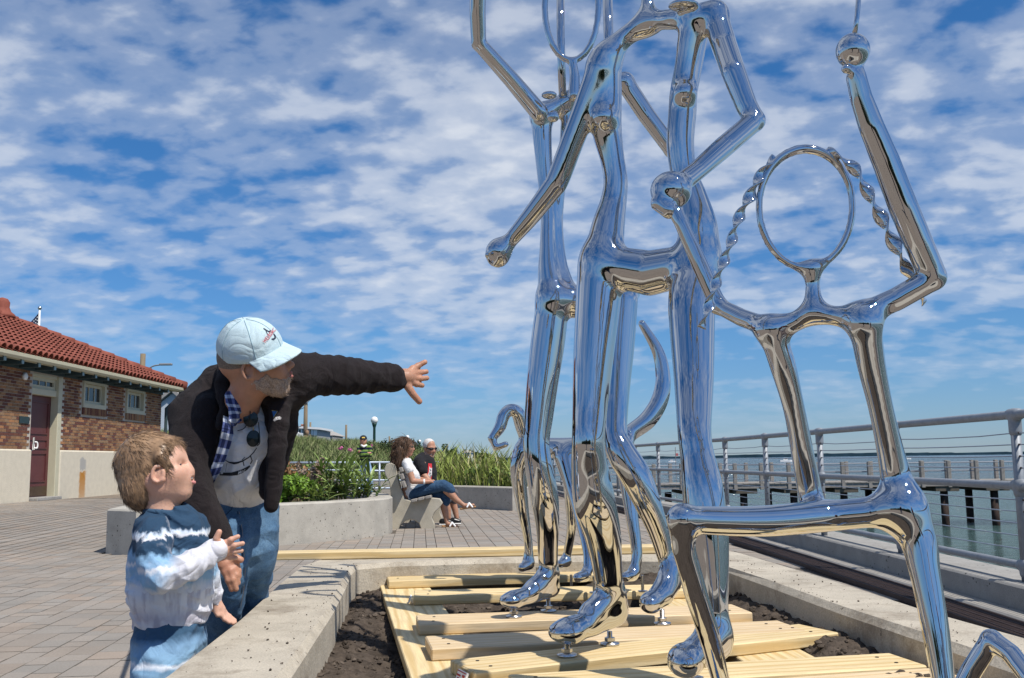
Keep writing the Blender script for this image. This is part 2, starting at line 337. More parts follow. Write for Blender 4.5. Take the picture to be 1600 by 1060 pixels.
class S:
    def __init__(s, disp=None): s.p = []; s.disp = disp
    def chain(s, pts, k=.02, op=1, sub=0):
        P = np.asarray(pts, float)
        if sub and len(P) > 2: P = spline(P, sub)
        P[:, 3] = np.maximum(P[:, 3], 1e-4)
        segs = [(P[i, :3], P[i + 1, :3], P[i, 3], P[i + 1, 3]) for i in range(len(P) - 1)] if len(P) > 1 else [(P[0, :3], P[0, :3] + 1e-5, P[0, 3], P[0, 3])]
        s.p.append(('c', segs, k, op, (P[:, :3] - P[:, 3:]).min(0), (P[:, :3] + P[:, 3:]).max(0))); return s
    def e(s, c, r, R=None, k=.02, op=1):
        c = np.asarray(c, float); r = np.asarray(r, float) if np.ndim(r) else np.full(3, float(r))
        ext = r if R is None else np.sqrt(((R * r) ** 2).sum(1))
        s.p.append(('e', (c, r, R), k, op, c - ext, c + ext)); return s
    def copy(s, grow=0.0):
        q = S(s.disp)
        for kind, d, k, op, lo, hi in s.p:
            if kind == 'c': d = [(a, b, ra + grow, rb + grow) for a, b, ra, rb in d]
            else: d = (d[0], d[1] + grow, d[2])
            q.p.append((kind, d, k, op, lo - grow, hi + grow))
        return q
    def eval(s, P):
        X, Y, Z = P[:, 0], P[:, 1], P[:, 2]; D = np.full(len(P), 1e3)
        for kind, d, k, op, lo, hi in s.p:
            pad = k + .06; m = np.flatnonzero(((P > lo - pad) & (P < hi + pad)).all(1))
            if not len(m): continue
            x, y, z = X[m], Y[m], Z[m]
            if kind == 'e': v = _ell(x, y, z, *d)
            else:
                v = np.full(len(m), 1e3)
                for a, b, ra, rb in d:
                    lo2 = np.minimum(a - ra, b - rb) - pad; hi2 = np.maximum(a + ra, b + rb) + pad
                    w = np.flatnonzero((x > lo2[0]) & (x < hi2[0]) & (y > lo2[1]) & (y < hi2[1]) & (z > lo2[2]) & (z < hi2[2]))
                    if len(w): v[w] = np.minimum(v[w], _seg(x[w], y[w], z[w], a, b, ra, rb))
            if op > 0: D[m] = smin(D[m], v, k)
            else: D[m] = -smin(-D[m], v, k)
        if s.disp is not None:
            m = np.flatnonzero(np.abs(D) < .08)
            if len(m): D[m] += s.disp(X[m], Y[m], Z[m])
        return D
    def grad(s, P, e=.0015):
        g = np.empty_like(P)
        for i in range(3):
            o = np.zeros(3); o[i] = e; g[:, i] = s.eval(P + o) - s.eval(P - o)
        return g / (np.linalg.norm(g, axis=1)[:, None] + 1e-12)
    def grid(s, h):
        add = [q for q in s.p if q[3] > 0]
        lo = np.min([q[4] for q in add], 0) - 5 * h; hi = np.max([q[5] for q in add], 0) + 5 * h
        n = np.ceil((hi - lo) / h).astype(int) + 1; D = np.full(n, 1e3, np.float32)
        ax = [(lo[i] + h * np.arange(n[i])).astype(np.float32) for i in range(3)]
        def rng_(l, u, pad):
            i0 = np.clip(np.floor((l - pad - lo) / h).astype(int), 0, n); i1 = np.clip(np.ceil((u + pad - lo) / h).astype(int) + 1, 0, n); return i0, i1
        for kind, d, k, op, l, u in s.p:
            pad = k + 3 * h; i0, i1 = rng_(l, u, pad)
            if (i1 <= i0).any(): continue
            sl_ = tuple(slice(i0[j], i1[j]) for j in range(3))
            if kind == 'e': v = _ell(ax[0][sl_[0]][:, None, None], ax[1][sl_[1]][None, :, None], ax[2][sl_[2]][None, None, :], *d)
            else:
                v = np.full(i1 - i0, 1e3, np.float32)
                for a, b, ra, rb in d:
                    j0, j1 = rng_(np.minimum(a - ra, b - rb), np.maximum(a + ra, b + rb), pad)
                    if (j1 <= j0).any(): continue
                    q = tuple(slice(j0[j], j1[j]) for j in range(3)); q2 = tuple(slice(j0[j] - i0[j], j1[j] - i0[j]) for j in range(3))
                    v[q2] = np.minimum(v[q2], _seg(ax[0][q[0]][:, None, None], ax[1][q[1]][None, :, None], ax[2][q[2]][None, None, :], a, b, ra, rb))
            if op > 0: D[sl_] = smin(D[sl_], v, k)
            else: D[sl_] = -smin(-D[sl_], v, k)
        if s.disp is not None:
            I = np.argwhere(np.abs(D) < .05); D[I[:, 0], I[:, 1], I[:, 2]] += s.disp(ax[0][I[:, 0]], ax[1][I[:, 1]], ax[2][I[:, 2]])
        return D, lo
    def surf(s, h, newton=1):
        D, lo = s.grid(h); I = D < 0; nx, ny, nz = D.shape
        c8 = [(a, b, c) for a in (0, 1) for b in (0, 1) for c in (0, 1)]
        cnt = np.zeros((nx - 1, ny - 1, nz - 1), np.uint8)
        for a, b, c in c8: cnt += I[a:nx - 1 + a, b:ny - 1 + b, c:nz - 1 + c]
        act = (cnt > 0) & (cnt < 8); idx = np.argwhere(act); nv = len(idx)
        vid = np.full(act.shape, -1, np.int32); vid[act] = np.arange(nv)
        val = {c: D[idx[:, 0] + c[0], idx[:, 1] + c[1], idx[:, 2] + c[2]].astype(float) for c in c8}
        acc = np.zeros((nv, 3)); ct = np.zeros(nv)
        for c in c8:
            for axs in range(3):
                if c[axs]: continue
                d = list(c); d[axs] = 1; d = tuple(d); va, vb = val[c], val[d]; m = (va < 0) != (vb < 0)
                t = va[m] / (va[m] - vb[m]); p = np.tile(np.array(c, float), (len(t), 1)); p[:, axs] = t; acc[m] += p; ct[m] += 1
        P = lo + h * (idx + acc / ct[:, None]); Fs = []
        for axs in range(3):
            b_, c_ = (axs + 1) % 3, (axs + 2) % 3
            s0 = [slice(1, -1)] * 3; s1 = [slice(1, -1)] * 3; s0[axs] = slice(0, -1); s1[axs] = slice(1, None)
            A, B = I[tuple(s0)], I[tuple(s1)]; e = np.argwhere(A != B); off = np.ones(3, int); off[axs] = 0; ins = A[A != B]; e = e + off
            q = []
            for u, v in ((-1, -1), (0, -1), (0, 0), (-1, 0)):
                w = e.copy(); w[:, b_] += u; w[:, c_] += v; q.append(vid[w[:, 0], w[:, 1], w[:, 2]])
            q = np.stack(q, 1); q[~ins] = q[~ins][:, ::-1]; Fs.append(q)
        F = np.concatenate(Fs); F = F[(F >= 0).all(1)]
        for _ in range(newton):
            d = s.eval(P); g = s.grad(P, h * .35); P = P - g * np.clip(d, -h, h)[:, None]
        return P, F
    def obj(s, name, m, h, parent=None, normals=False, newton=1):
        P, F = s.surf(h, newton)
        if normals:
            P = relax(P, F, 24, .6, .62); n_ = vnorm(P, F)
            for _ in range(3): n_ = relax(n_, F, 1, 1.0); n_ /= np.linalg.norm(n_, axis=1)[:, None]
            me = mk(name, P, F, m, True); me.normals_split_custom_set_from_vertices(n_.astype(np.float32))
        else: me = mk(name, P, F, m, True)
        return put(name, me, parent)
    def hit(s, px, py, d0=2.0, off=.0015, it=60):
        px = np.asarray(px, float); py = np.asarray(py, float)
        v = AF + AR * ((px - 800) / FPX)[:, None] + AU * (-(py - 530) / FPX)[:, None]; v /= np.linalg.norm(v, axis=1)[:, None]
        t = np.full(len(px), d0)
        for _ in range(it):
            d = s.eval(CAM + v * t[:, None]); t += np.where(d > 50, .05, d * .8)
        P = CAM + v * t[:, None]; return P + s.grad(P) * off
def decal(s, polys, m, name, parent, off=.0015, d0=2.0, sub=1):
    """polys: lists of pixel outlines (quads/ngons); each laid on the surface"""
    b = MB()
    for q in polys:
        q = np.asarray(q, float); P = s.hit(q[:, 0], q[:, 1], d0, off); b.add(P, [tuple(range(len(q) - 1, -1, -1))])
    V = np.concatenate(b.V); _, ix, inv = np.unique(np.round(V, 5), axis=0, return_index=True, return_inverse=True); inv = inv.ravel()
    return put(name, mk(name, V[ix], [tuple(inv[list(f)]) for f in b.F], m), parent)
def strip_px(P, w):
    """pixel polyline with widths -> list of quads"""
    P = np.asarray(P, float); T = np.gradient(P, axis=0); T /= np.linalg.norm(T, axis=1)[:, None]; n_ = np.c_[-T[:, 1], T[:, 0]]
    w = np.broadcast_to(np.asarray(w, float), (len(P),))[:, None] / 2; A, B = P + n_ * w, P - n_ * w
    return [(A[i], A[i + 1], B[i + 1], B[i]) for i in range(len(P) - 1)]
def text_tris(body, size=1.0, bold=0.0):
    cu_ = bpy.data.curves.new('lettering', 'FONT'); cu_.body = body; cu_.size = size; cu_.align_x = 'CENTER'; cu_.align_y = 'CENTER'; cu_.offset = bold; cu_.resolution_u = 3
    o = bpy.data.objects.new('lettering', cu_); COL.objects.link(o); dg = bpy.context.evaluated_depsgraph_get()
    me = bpy.data.meshes.new_from_object(o.evaluated_get(dg)); V = np.array([v.co[:] for v in me.vertices]); F = [tuple(p.vertices) for p in me.polygons]
    bpy.data.objects.remove(o); bpy.data.curves.remove(cu_); bpy.data.meshes.remove(me); return V, F
def pc(L_, Y0=0.0):
    """(px, py, Y, r_px) -> (x, y, z, r)"""
    return [(*W(a, b, Y0 + y), r * (Y0 + y) / FPX) for a, b, y, r in L_]

# ================================================================ SETTING
RAIL_PTS = np.array([(3.27, -6.), (3.27, 6.28), (3.2, 10.), (3.05, 13.8), (2.52, 18.9), (1.6, 30.), (-.2, 54.)])
def rail_x(y): return np.interp(y, RAIL_PTS[:, 1], RAIL_PTS[:, 0])
def sheet(name, xs, ys, zf, m, kind='structure'):
    X, Y = np.meshgrid(xs, ys, indexing='ij'); V = np.stack([X, Y, zf(X, Y)], -1).reshape(-1, 3); nx, ny = X.shape
    i, j = np.meshgrid(np.arange(nx - 1), np.arange(ny - 1), indexing='ij'); a = (i * ny + j).ravel()
    return tag(put(name, mk(name, V, np.stack([a, a + ny, a + ny + 1, a + 1], 1), m, True)), kind=kind)

# --- sky is the World; water
WATER_Z = -2.6
WAT = bpy.data.materials.new('sea_water'); WAT.use_nodes = True; t, b = nodes_of(WAT)
b.inputs['Base Color'].default_value = (.045, .085, .075, 1); b.inputs['Roughness'].default_value = .07; b.inputs['IOR'].default_value = 1.33; b.inputs['Specular IOR Level'].default_value = .5
_tc = N(t, 'ShaderNodeTexCoord'); _mp = N(t, 'ShaderNodeMapping'); _mp.inputs['Scale'].default_value = (.9, 2.0, 1); _mp.inputs['Rotation'].default_value = (0, 0, .3); L(t, _tc.outputs['Object'], _mp.inputs[0])
_a = N(t, 'ShaderNodeTexNoise', i_Scale=1.1, i_Detail=8.0, i_Roughness=.62, i_Distortion=.4); L(t, _mp.outputs[0], _a.inputs['Vector'])
_b2 = N(t, 'ShaderNodeTexNoise', i_Scale=.05, i_Detail=4.0); L(t, _tc.outputs['Object'], _b2.inputs['Vector'])
_bp = N(t, 'ShaderNodeBump', i_Strength=1.0, i_Distance=.75); L(t, _a.outputs[0], _bp.inputs['Height']); L(t, _bp.outputs[0], b.inputs['Normal'])
_sp = N(t, 'ShaderNodeSeparateXYZ'); L(t, _tc.outputs['Object'], _sp.inputs[0])
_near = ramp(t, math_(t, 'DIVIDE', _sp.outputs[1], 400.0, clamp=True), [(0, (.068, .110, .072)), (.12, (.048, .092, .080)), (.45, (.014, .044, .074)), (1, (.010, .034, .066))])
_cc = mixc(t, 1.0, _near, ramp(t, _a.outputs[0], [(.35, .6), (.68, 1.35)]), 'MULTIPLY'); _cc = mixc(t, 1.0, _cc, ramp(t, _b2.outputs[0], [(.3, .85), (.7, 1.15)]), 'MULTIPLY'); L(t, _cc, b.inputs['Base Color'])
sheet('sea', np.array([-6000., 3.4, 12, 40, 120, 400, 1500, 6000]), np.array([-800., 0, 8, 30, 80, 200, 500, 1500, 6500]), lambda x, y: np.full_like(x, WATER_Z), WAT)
# far shore across the bay; the blue of distance haze is in its colour
b_ = MB(); xs = np.linspace(-1200, 5200, 260); hh = 7 + 15 * fbm2(xs / 260, xs * 0 + 3, 5) + 4 * RNG.random(260)
V = []; F = []
for i, x in enumerate(xs): V += [(x, 5600 + .08 * x, WATER_Z - 1), (x, 5600 + .08 * x, WATER_Z + hh[i]), (x, 6100 + .08 * x, WATER_Z + hh[i] * .9)]
for i in range(len(xs) - 1): F += [(3 * i, 3 * i + 3, 3 * i + 4, 3 * i + 1), (3 * i + 1, 3 * i + 4, 3 * i + 5, 3 * i + 2)]
SHORE = M('hazy_wooded_shore', (.030, .062, .085), .95, var=.4, scale=.01, spec=0.)
tag(put('far_shore', mk('far_shore', V, F, SHORE)), kind='structure')

# --- paved promenade: bedding sheet under the stones, with the material taking over far away
PAVE = M('distant_paving', (.215, .182, .148), .9, var=.12, scale=1.2, spec=.15, detail=8)
t, b = nodes_of(PAVE); c = in_color(PAVE); _tc = N(t, 'ShaderNodeTexCoord'); _mp = N(t, 'ShaderNodeMapping'); _mp.inputs['Rotation'].default_value = (0, 0, radians(-95.5)); L(t, _tc.outputs['Object'], _mp.inputs[0])
_bk = N(t, 'ShaderNodeTexBrick', i_Scale=1.0); _bk.inputs['Mortar Size'].default_value = .006; _bk.inputs['Brick Width'].default_value = .26; _bk.inputs['Row Height'].default_value = .17
_bk.inputs['Color1'].default_value = (.9, .9, .9, 1); _bk.inputs['Color2'].default_value = (1.08, 1.03, 1, 1); _bk.inputs['Mortar'].default_value = (.55, .53, .5, 1); L(t, _mp.outputs[0], _bk.inputs['Vector'])
L(t, mixc(t, 1.0, c, _bk.outputs['Color'], 'MULTIPLY'), b.inputs['Base Color'])
ys = np.concatenate([np.arange(-60, 0, 6), np.arange(0, 14, 1.), np.arange(14, 64, 2.)])
V = []; F = []; NX = 26
for y in ys:
    xe = rail_x(y) + .32; xs_ = np.concatenate([np.linspace(-70, -12, 8), np.linspace(-11, xe, NX - 8)]); V += [(x, y, float(gz(x, y)) - .014) for x in xs_]
for j in range(len(ys) - 1):
    for i in range(NX - 1): a = j * NX + i; F.append((a, a + 1, a + NX + 1, a + NX))
tag(put('pavement', mk('pavement', V, F, PAVE, True)), kind='structure'); PAVEMENT = bpy.data.objects['pavement']
sheet('bedding_sand', np.linspace(-11.0, 2.7, 24), np.linspace(3.2, 24, 30), lambda x, y: gz(x, y) - .012, SAND)
# sea wall below the promenade edge
V = []; F = []
for y in ys: xe = rail_x(y) + .32; V += [(xe, y, -.014), (xe + .05, y, WATER_Z - 1)]
for j in range(len(ys) - 1): F.append((2 * j, 2 * j + 1, 2 * j + 3, 2 * j + 2))
o = put('sea_wall', mk('sea_wall', V, F, CONC_GREY)); tag(o, 'concrete sea wall under the outer edge of the promenade railing', 'sea wall', kind='structure')

# --- planter outlines
def ringwall(outer, inner, z0, z1, bev, m, name, parent):
    o = np.array(outer, float); q = np.array(inner, float); n = len(o); d = q - o; d /= np.linalg.norm(d, axis=1)[:, None]
    L4 = [np.c_[o, np.full(n, z0)], np.c_[o, np.full(n, z1 - bev)], np.c_[o + d * bev, np.full(n, z1)], np.c_[q - d * bev, np.full(n, z1)], np.c_[q, np.full(n, z1 - bev)], np.c_[q, np.full(n, z0)]]
    V = np.concatenate(L4); F = []
    for i in range(5):
        for k in range(n): k2 = (k + 1) % n; F.append((i * n + k, i * n + k2, (i + 1) * n + k2, (i + 1) * n + k))
    return put(name, mk(name, V, F, m), parent)
def inset(P, d):
    P = np.array(P, float); nx = np.roll(P, -1, 0); pv = np.roll(P, 1, 0); d1 = P - pv; d2 = nx - P
    d1 /= np.linalg.norm(d1, axis=1)[:, None]; d2 /= np.linalg.norm(d2, axis=1)[:, None]
    a = np.c_[-d1[:, 1], d1[:, 0]]; b2 = np.c_[-d2[:, 1], d2[:, 0]]; bb = a + b2; bb /= np.maximum((bb * a).sum(1), .4)[:, None]; return P + bb * d
PA = [(-4.66, 11.15), (-4.2, 10.82), (-3.55, 11.3), (-2.9, 11.9), (-2.25, 12.6), (-1.88, 13.1), (-1.74, 13.5), (-1.76, 14.1), (-1.95, 15.2), (-2.6, 16.7), (-3.6, 16.9), (-4.7, 15.2), (-5.0, 12.9)]
PB = [(-2.55, 22.5), (-1.3, 21.0), (-.03, 19.3), (.55, 19.45), (.9, 20.4), (.6, 23.4), (-2.2, 24.6)]
pa = tag(empty('planter', (-3.5, 13.5, 0)), 'pitted pale concrete planter wall full of shrubs, left of the bench', 'planter')
ringwall(PA, inset(PA, .33), -.1, .5, .02, CONC, 'planter_wall', pa)
pb = tag(empty('planter', (-.6, 22, 0)), 'low concrete planter full of tall reeds, behind the seated couple', 'planter')
ringwall(PB, inset(PB, .33), -.1, .46, .02, CONC, 'planter_wall', pb)
for P_, z, par in ((PA, .40, pa), (PB, .36, pb)):
    q = inset(P_, .30); put('soil', mk('soil', [(x, y, z) for x, y in q], [tuple(range(len(q)))], DIRT), par)

# --- sculpture bed: ring of seat-height concrete around soil
BO = [(-.80, .7), (1.52, .7), (1.45, 2.4), (1.345, 3.19), (1.30, 4.03), (1.19, 5.2), (1.12, 5.42), (.6, 5.40), (-.2, 5.33), (-.80, 5.30), (-1.0, 5.18), (-1.05, 4.8), (-1.0, 4.11), (-.90, 3.16), (-.85, 2.38)]
BI = [(-.50, 1.0), (1.26, 1.0), (1.19, 2.4), (1.08, 3.3), (1.02, 4.0), (.96, 4.62), (.86, 4.95), (.5, 5.04), (-.2, 4.98), (-.62, 4.90), (-.77, 4.78), (-.76, 4.55), (-.71, 4.15), (-.63, 3.4), (-.545, 2.38)]
bed = tag(empty('sculpture_bed', (.2, 3, 0)), 'low concrete curb wall ringing the soil bed under the steel figures', 'planter')
ringwall(BO, BI, -.1, .5, .022, CONC_TOP, 'curb_wall', bed)
def dirt_z(x, y):
    edge = np.minimum(np.abs(x + .66), np.abs(x - 1.04))
    z = .315 + .05 * (fbm2(x * 3.1 + 9, y * 3.1 + 4, 3) - .45) + .05 * np.exp(-(edge / .16) ** 2)
    z = z + .045 * np.clip((x - .72) / .25, 0, 1) * (y < 4.4) + .10 * sstep((x - .15) / .3) * sstep((y - 4.45) / .3)
    inner = (x > -.36) & (x < .80) & (y < 4.6); z = np.where(inner, np.minimum(z, .325), z)
    rough = .020 * (fbm2(x * 14, y * 14, 4) - .47) * 2 + .012 * (fbm2(x * 45, y * 45, 3) - .45) * 2
    return z + rough
sheet('soil', np.arange(-.78, 1.27, .012), np.arange(1.0, 5.06, .012), dirt_z, DIRT)
# loose clods over the soil
def clods(n, rlo, rhi):
    ico = []; g_ = (1 + 5 ** .5) / 2
    for a in (-1, 1):
        for c in (-g_, g_): ico += [(0, a, c), (a, c, 0), (c, 0, a)]
    ico = np.array(ico); ico /= np.linalg.norm(ico[0])
    from itertools import combinations
    F0 = [f for f in combinations(range(12), 3) if all(np.linalg.norm(ico[a] - ico[b]) < 1.1 for a, b in combinations(f, 2))]
    F0 = [f if np.dot(np.cross(ico[f[1]] - ico[f[0]], ico[f[2]] - ico[f[0]]), ico[f[0]]) > 0 else f[::-1] for f in F0]
    x = RNG.uniform(-.74, 1.2, n); y = RNG.uniform(2.0, 5.0, n); keep = ((x < -.25 + (y - 3) * -.12) | (x > .72) | (RNG.random(n) < .35)); x, y = x[keep], y[keep]; n = len(x)
    r = rlo + (rhi - rlo) * RNG.random(n) ** 4; V = ico[None] * (r[:, None, None] * RNG.uniform(.55, 1.25, (n, 12, 1))) * np.array([1, 1, .75])
    V += np.stack([x, y, dirt_z(x, y) + r * .25], -1)[:, None, :]; F = (np.array(F0)[None] + 12 * np.arange(n)[:, None, None]).reshape(-1, 3)
    return V.reshape(-1, 3), F
V, F = clods(6500, .003, .017); tag(put('soil_clods', mk('soil_clods', V, F, CLOD)), kind='stuff')
# crumbs of soil spilled on the curb tops
def crumbs():
    V0, F0 = clods(900, .0012, .0045); n = len(V0) // 12; c = V0.reshape(n, 12, 3); c = c - c.mean(1, keepdims=True)
    side = RNG.random(n) < .5; y = RNG.uniform(2.1, 4.9, n); w = RNG.random(n) ** 1.6
    xl = np.interp(y, [2.38, 3.4, 4.15, 4.9], [-.545, -.63, -.71, -.78]) - .02 - w * .24
    xr = np.interp(y, [2.4, 3.3, 4.0, 4.62], [1.19, 1.08, 1.02, .96]) + .02 + w * .2
    x = np.where(side, xl, xr); c = c + np.stack([x, y, np.full(n, .503)], -1)[:, None, :]; k = RNG.random(n) < .55
    c = c[k]; n = len(c); return c.reshape(-1, 3), (F0[:20][None] + 12 * np.arange(n)[:, None, None]).reshape(-1, 3)
V, F = crumbs(); tag(put('soil_crumbs', mk('soil_crumbs', V, F, CLOD)), kind='stuff')

# --- paving stones
def in_poly(P, x, y):
    P = np.array(P); n = len(P); c = False; j = n - 1
    for i in range(n):
        if (P[i, 1] > y) != (P[j, 1] > y) and x < (P[j, 0] - P[i, 0]) * (y - P[i, 1]) / (P[j, 1] - P[i, 1]) + P[i, 0]: c = not c
        j = i
    return c
_a = radians(95.5); VD = np.array([cos(_a), sin(_a)]); UD = np.array([sin(_a), -cos(_a)])
stones = []; u = -13.0; rr = random.Random(5)
while u < 4.6:
    w = rr.choice([.12, .15, .15, .19]); v = 3.0 + rr.random() * .3
    while v < 24:
        l = rr.choice([.15, .17, .20, .24, .29]); c = UD * (u + w / 2) + VD * (v + l / 2)
        if c[1] > 3 and c[0] < rail_x(c[1]) - .62:
            px, py = to_px((c[0], c[1], float(gz(*c))))
            if not (c[0] > -1.0 and c[0] < 1.35 and c[1] < 5.35) and not in_poly(PA, *c) and not in_poly(PB, *c) and c[0] > -11.0:
                vis = (px < 212 and py > 780) or (590 < px < 830 and 785 < py < 860) or (426 < px < 560 and 845 < py < 925)
                stones.append((w * l / c[1] ** 3 * (1 if vis else .001), c, w, l, px, py))
        v += l
    u += w
stones.sort(key=lambda s_: -s_[0])
cache = {}; rest = MB(); ang = _a - pi / 2
for i, (_, c, w, l, px, py) in enumerate(stones):
    z = float(gz(*c)) + rr.uniform(-.002, .002)
    if i < 300:
        key = (w, l)
        if key not in cache: cache[key] = MB().box((-w / 2 + .003, -l / 2 + .003, -.05), (w / 2 - .003, l / 2 - .003, 0), .004).mesh('paving_stone', PAVER)
        o = bpy.data.objects.new('paving_stone', cache[key]); COL.objects.link(o); o.parent = PAVEMENT; o.location = (c[0], c[1], z); o.rotation_euler = (rr.uniform(-.006, .006), rr.uniform(-.006, .006), ang)
    else:
        Mx = rotz(ang, (c[0], c[1], z)); V = np.array([(x, y, zz_) for zz_ in (-.03, 0) for x, y in ((-w / 2 + .004, -l / 2 + .004), (w / 2 - .004, -l / 2 + .004), (w / 2 - .004, l / 2 - .004), (-w / 2 + .004, l / 2 - .004))])
        rest.add(V @ Mx[:3, :3].T + Mx[:3, 3], [(4, 5, 6, 7), (0, 1, 5, 4), (1, 2, 6, 5), (2, 3, 7, 6), (3, 0, 4, 7)])
tag(rest.obj('paving_stones', PAVER, PAVEMENT), kind='stuff')

# --- walkway strip, trench grate, curb and railing on the water side
def along(name, dx0, dx1, z0, z1, m, y0=-4., y1=54., parent=None, bev=0.012):
    yy = np.concatenate([np.arange(y0, 20, 1.), np.arange(20, y1 + .1, 4.)]); V = []; F = []
    for y in yy:
        x = rail_x(y); V += [(x + dx0, y, z0), (x + dx0, y, z1 - bev), (x + dx0 + bev, y, z1), (x + dx1 - bev, y, z1), (x + dx1, y, z1 - bev), (x + dx1, y, z0)]
    for j in range(len(yy) - 1):
        for k in range(5): a = j * 6 + k; F.append((a, a + 1, a + 7, a + 6))
    return put(name, mk(name, V, F, m), parent)
tag(along('kerb', -.16, .30, -.3, .19, CONC_GREY), 'grey concrete kerb carrying the pipe railing above the water', 'kerb')
tag(along('kerb', -.315, -.165, -.1, .045, concrete('kerb_strip', (.33, .31, .28), pits=False)), 'thin concrete edging strip between trench grate and railing kerb', 'kerb')
tag(along('trench_bed', -.60, -.32, -.1, -.005, IRON, bev=.002), kind='structure')
gr = tag(empty('trench_grate', (2.8, 7, 0)), 'long dark rusty trench drain grate beside the railing kerb', 'drain grate')
b_ = MB()
for dx in (-.592, -.53, -.46, -.39, -.335):
    yy = np.arange(3., 22., 1.)
    for j in range(len(yy) - 1):
        x0, x1 = rail_x(yy[j]) + dx, rail_x(yy[j + 1]) + dx
        b_.add([(x0, yy[j], .0), (x0 + .012, yy[j], .0), (x0 + .012, yy[j], .035), (x0, yy[j], .035), (x1, yy[j + 1], 0), (x1 + .012, yy[j + 1], 0), (x1 + .012, yy[j + 1], .035), (x1, yy[j + 1], .035)], [(2, 3, 7, 6), (0, 3, 7, 4)[::-1], (1, 5, 6, 2)])
tag(b_.obj('grate_rails', IRON, gr), kind='stuff')
b_ = MB()
for y in np.arange(3.4, 18., .032):
    x = rail_x(y); b_.box((x - .59, y - .006, .012), (x - .335, y + .006, .033))
tag(b_.obj('grate_bars', IRON, gr), kind='stuff')

rl = tag(empty('railing', (3.27, 6.28, 0)), 'galvanised pipe railing with cable infill along the water edge', 'railing')
yy = np.concatenate([np.arange(-2, 14, .95), np.arange(14, 54, 2.)]); RP = np.array([(rail_x(y), y) for y in yy])
RTOP = 1.254
for z, r in ((RTOP, .029), (.795, .027), (.287, .026)):
    MB().tube(np.c_[RP, np.full(len(RP), z)], r, 12).obj('rail', GALV, rl, True)
for z in (1.135, 1.06, .985, .91, .705, .63, .555, .475, .39):
    P_ = []
    ky = [6.28 + 1.9 * k for k in range(-2, 14)]
    for a_, b2 in zip(ky[:-1], ky[1:]):
        for f in (0, .25, .5, .75): y = a_ + (b2 - a_) * f; P_.append((rail_x(y), y, z - .011 * (1 - (2 * f - 1) ** 2) * (1.6 if z > 1.1 else .6) * rr.uniform(.6, 1.2)))
    MB().tube(P_, .0042, 5).obj('cable', GALV_D, rl, True)
post = None
for k in range(-2, 18):
    y = 6.28 + 1.9 * k
    if k == 0 or post is None:
        p = MB().lathe([(.0, 0), (.031, 0), (.031, RTOP - .19)], (0, 0, 0), 14)
        post = p.mesh('post', GALV, True)
        fits = []
        for zc, lo_, hi_ in ((RTOP, -.11, .03), (.795, -.045, .045), (.287, -.045, .045)):
            q_ = S(); q_.chain([(0, 0, zc - .19 + lo_, .040), (0, 0, zc - .19 + hi_ - .03, .040)], .01); q_.chain([(0, -.045, zc - .19, .040), (0, .045, zc - .19, .040)], .01); P_, F_ = q_.surf(.011); fits.append(mk('fitting', P_, F_, GALV, True))
        eyes = MB()
        for z in (1.135, 1.06, .985, .91, .705, .63, .555, .475, .39): eyes.tube([(0, -.045, z - .19), (0, .045, z - .19)], .007, 6)
        eyes = eyes.mesh('cable_eyes', IRON, True)
    pb_ = put('post', post, rl, (rail_x(y) - 3.27, y - 6.28, .19)); 
    for nm, me in [('fitting', q_) for q_ in fits] + [('cable_eyes', eyes)]:
        o = bpy.data.objects.new(nm, me); COL.objects.link(o); o.parent = pb_
        if nm == 'cable_eyes': o['kind'] = 'stuff'

# --- pier out in the bay
pier = tag(empty('pier', (20, 50, -.3)), 'grey wooden pier on dark piles standing in the bay', 'pier')
PZ = -.32
PIERRAIL = M('dull_pipe', (.24, .26, .29), .7, metal=0., spec=.2)
MB().box((-2, 49.2, PZ - .26), (60, 49.32, PZ - .02)).obj('fascia', GREYWOOD, pier)
MB().box((-2, 52.7, PZ - .26), (60, 52.8, PZ - .02)).obj('fascia', GREYWOOD, pier)
dk = MB().box((-.14, 0, -.05), (.14, 3.7, 0)).mesh('deck_board', GREYWOOD)
for i in range(200): o = put('deck_board', dk, pier, (-2 + .31 * i + .15 - 20, 49.15 - 50, PZ + .3)); 
for yy_ in (49.4, 52.6):
    me = MB().box((-.09, -.09, -.32), (.09, .09, 1.02), .01).mesh('rail_post', GREYWOOD)
    for i in range(44): put('rail_post', me, pier, (-1 + 1.36 * i + rr.uniform(-.04, .04) - 20, yy_ - 50 + (.0 if yy_ > 50 else -.16), PZ + .3))
    for z in (.92, .5): MB().tube([(-2, yy_, PZ + z), (60, yy_, PZ + z)], .026, 6).obj('rail', PIERRAIL, pier)
    for z in (.15, .3, .7): MB().tube([(-2, yy_, PZ + z), (60, yy_, PZ + z)], .008, 4).obj('cable', PIERRAIL, pier)
pl = MB().lathe([(.19, -3.2), (.19, -.5)], (0, 0, 0), 10).mesh('pile', PILE, True)
cp = MB().box((-.45, 0, -.52), (.75, 3.6, -.27), .01).mesh('pile_cap', M('creosoted_beam', (.10, .085, .065), .85, var=.3, scale=4))
for i in range(22):
    x = 1.35 + 2.56 * i
    put('pile_cap', cp, pier, (x - 20, 49.25 - 50, PZ + .3))
    for dy in (.5, 3.2): put('pile', pl, pier, ((x + .15 if dy < 2 else (x + 1.42) * 1.054) - 20, 49.2 + dy - 50, PZ + .3))
bn = tag(empty('bench', (20.6, 51.5, PZ)), 'small wooden bench standing on the pier deck', 'bench')
MB().box((19.6, 51.3, PZ + .42), (21.9, 51.7, PZ + .48)).obj('seat', GREYWOOD, bn)
for x in (19.8, 21.6): MB().box((x, 51.35, PZ), (x + .1, 51.65, PZ + .415)).obj('leg', GREYWOOD, bn)
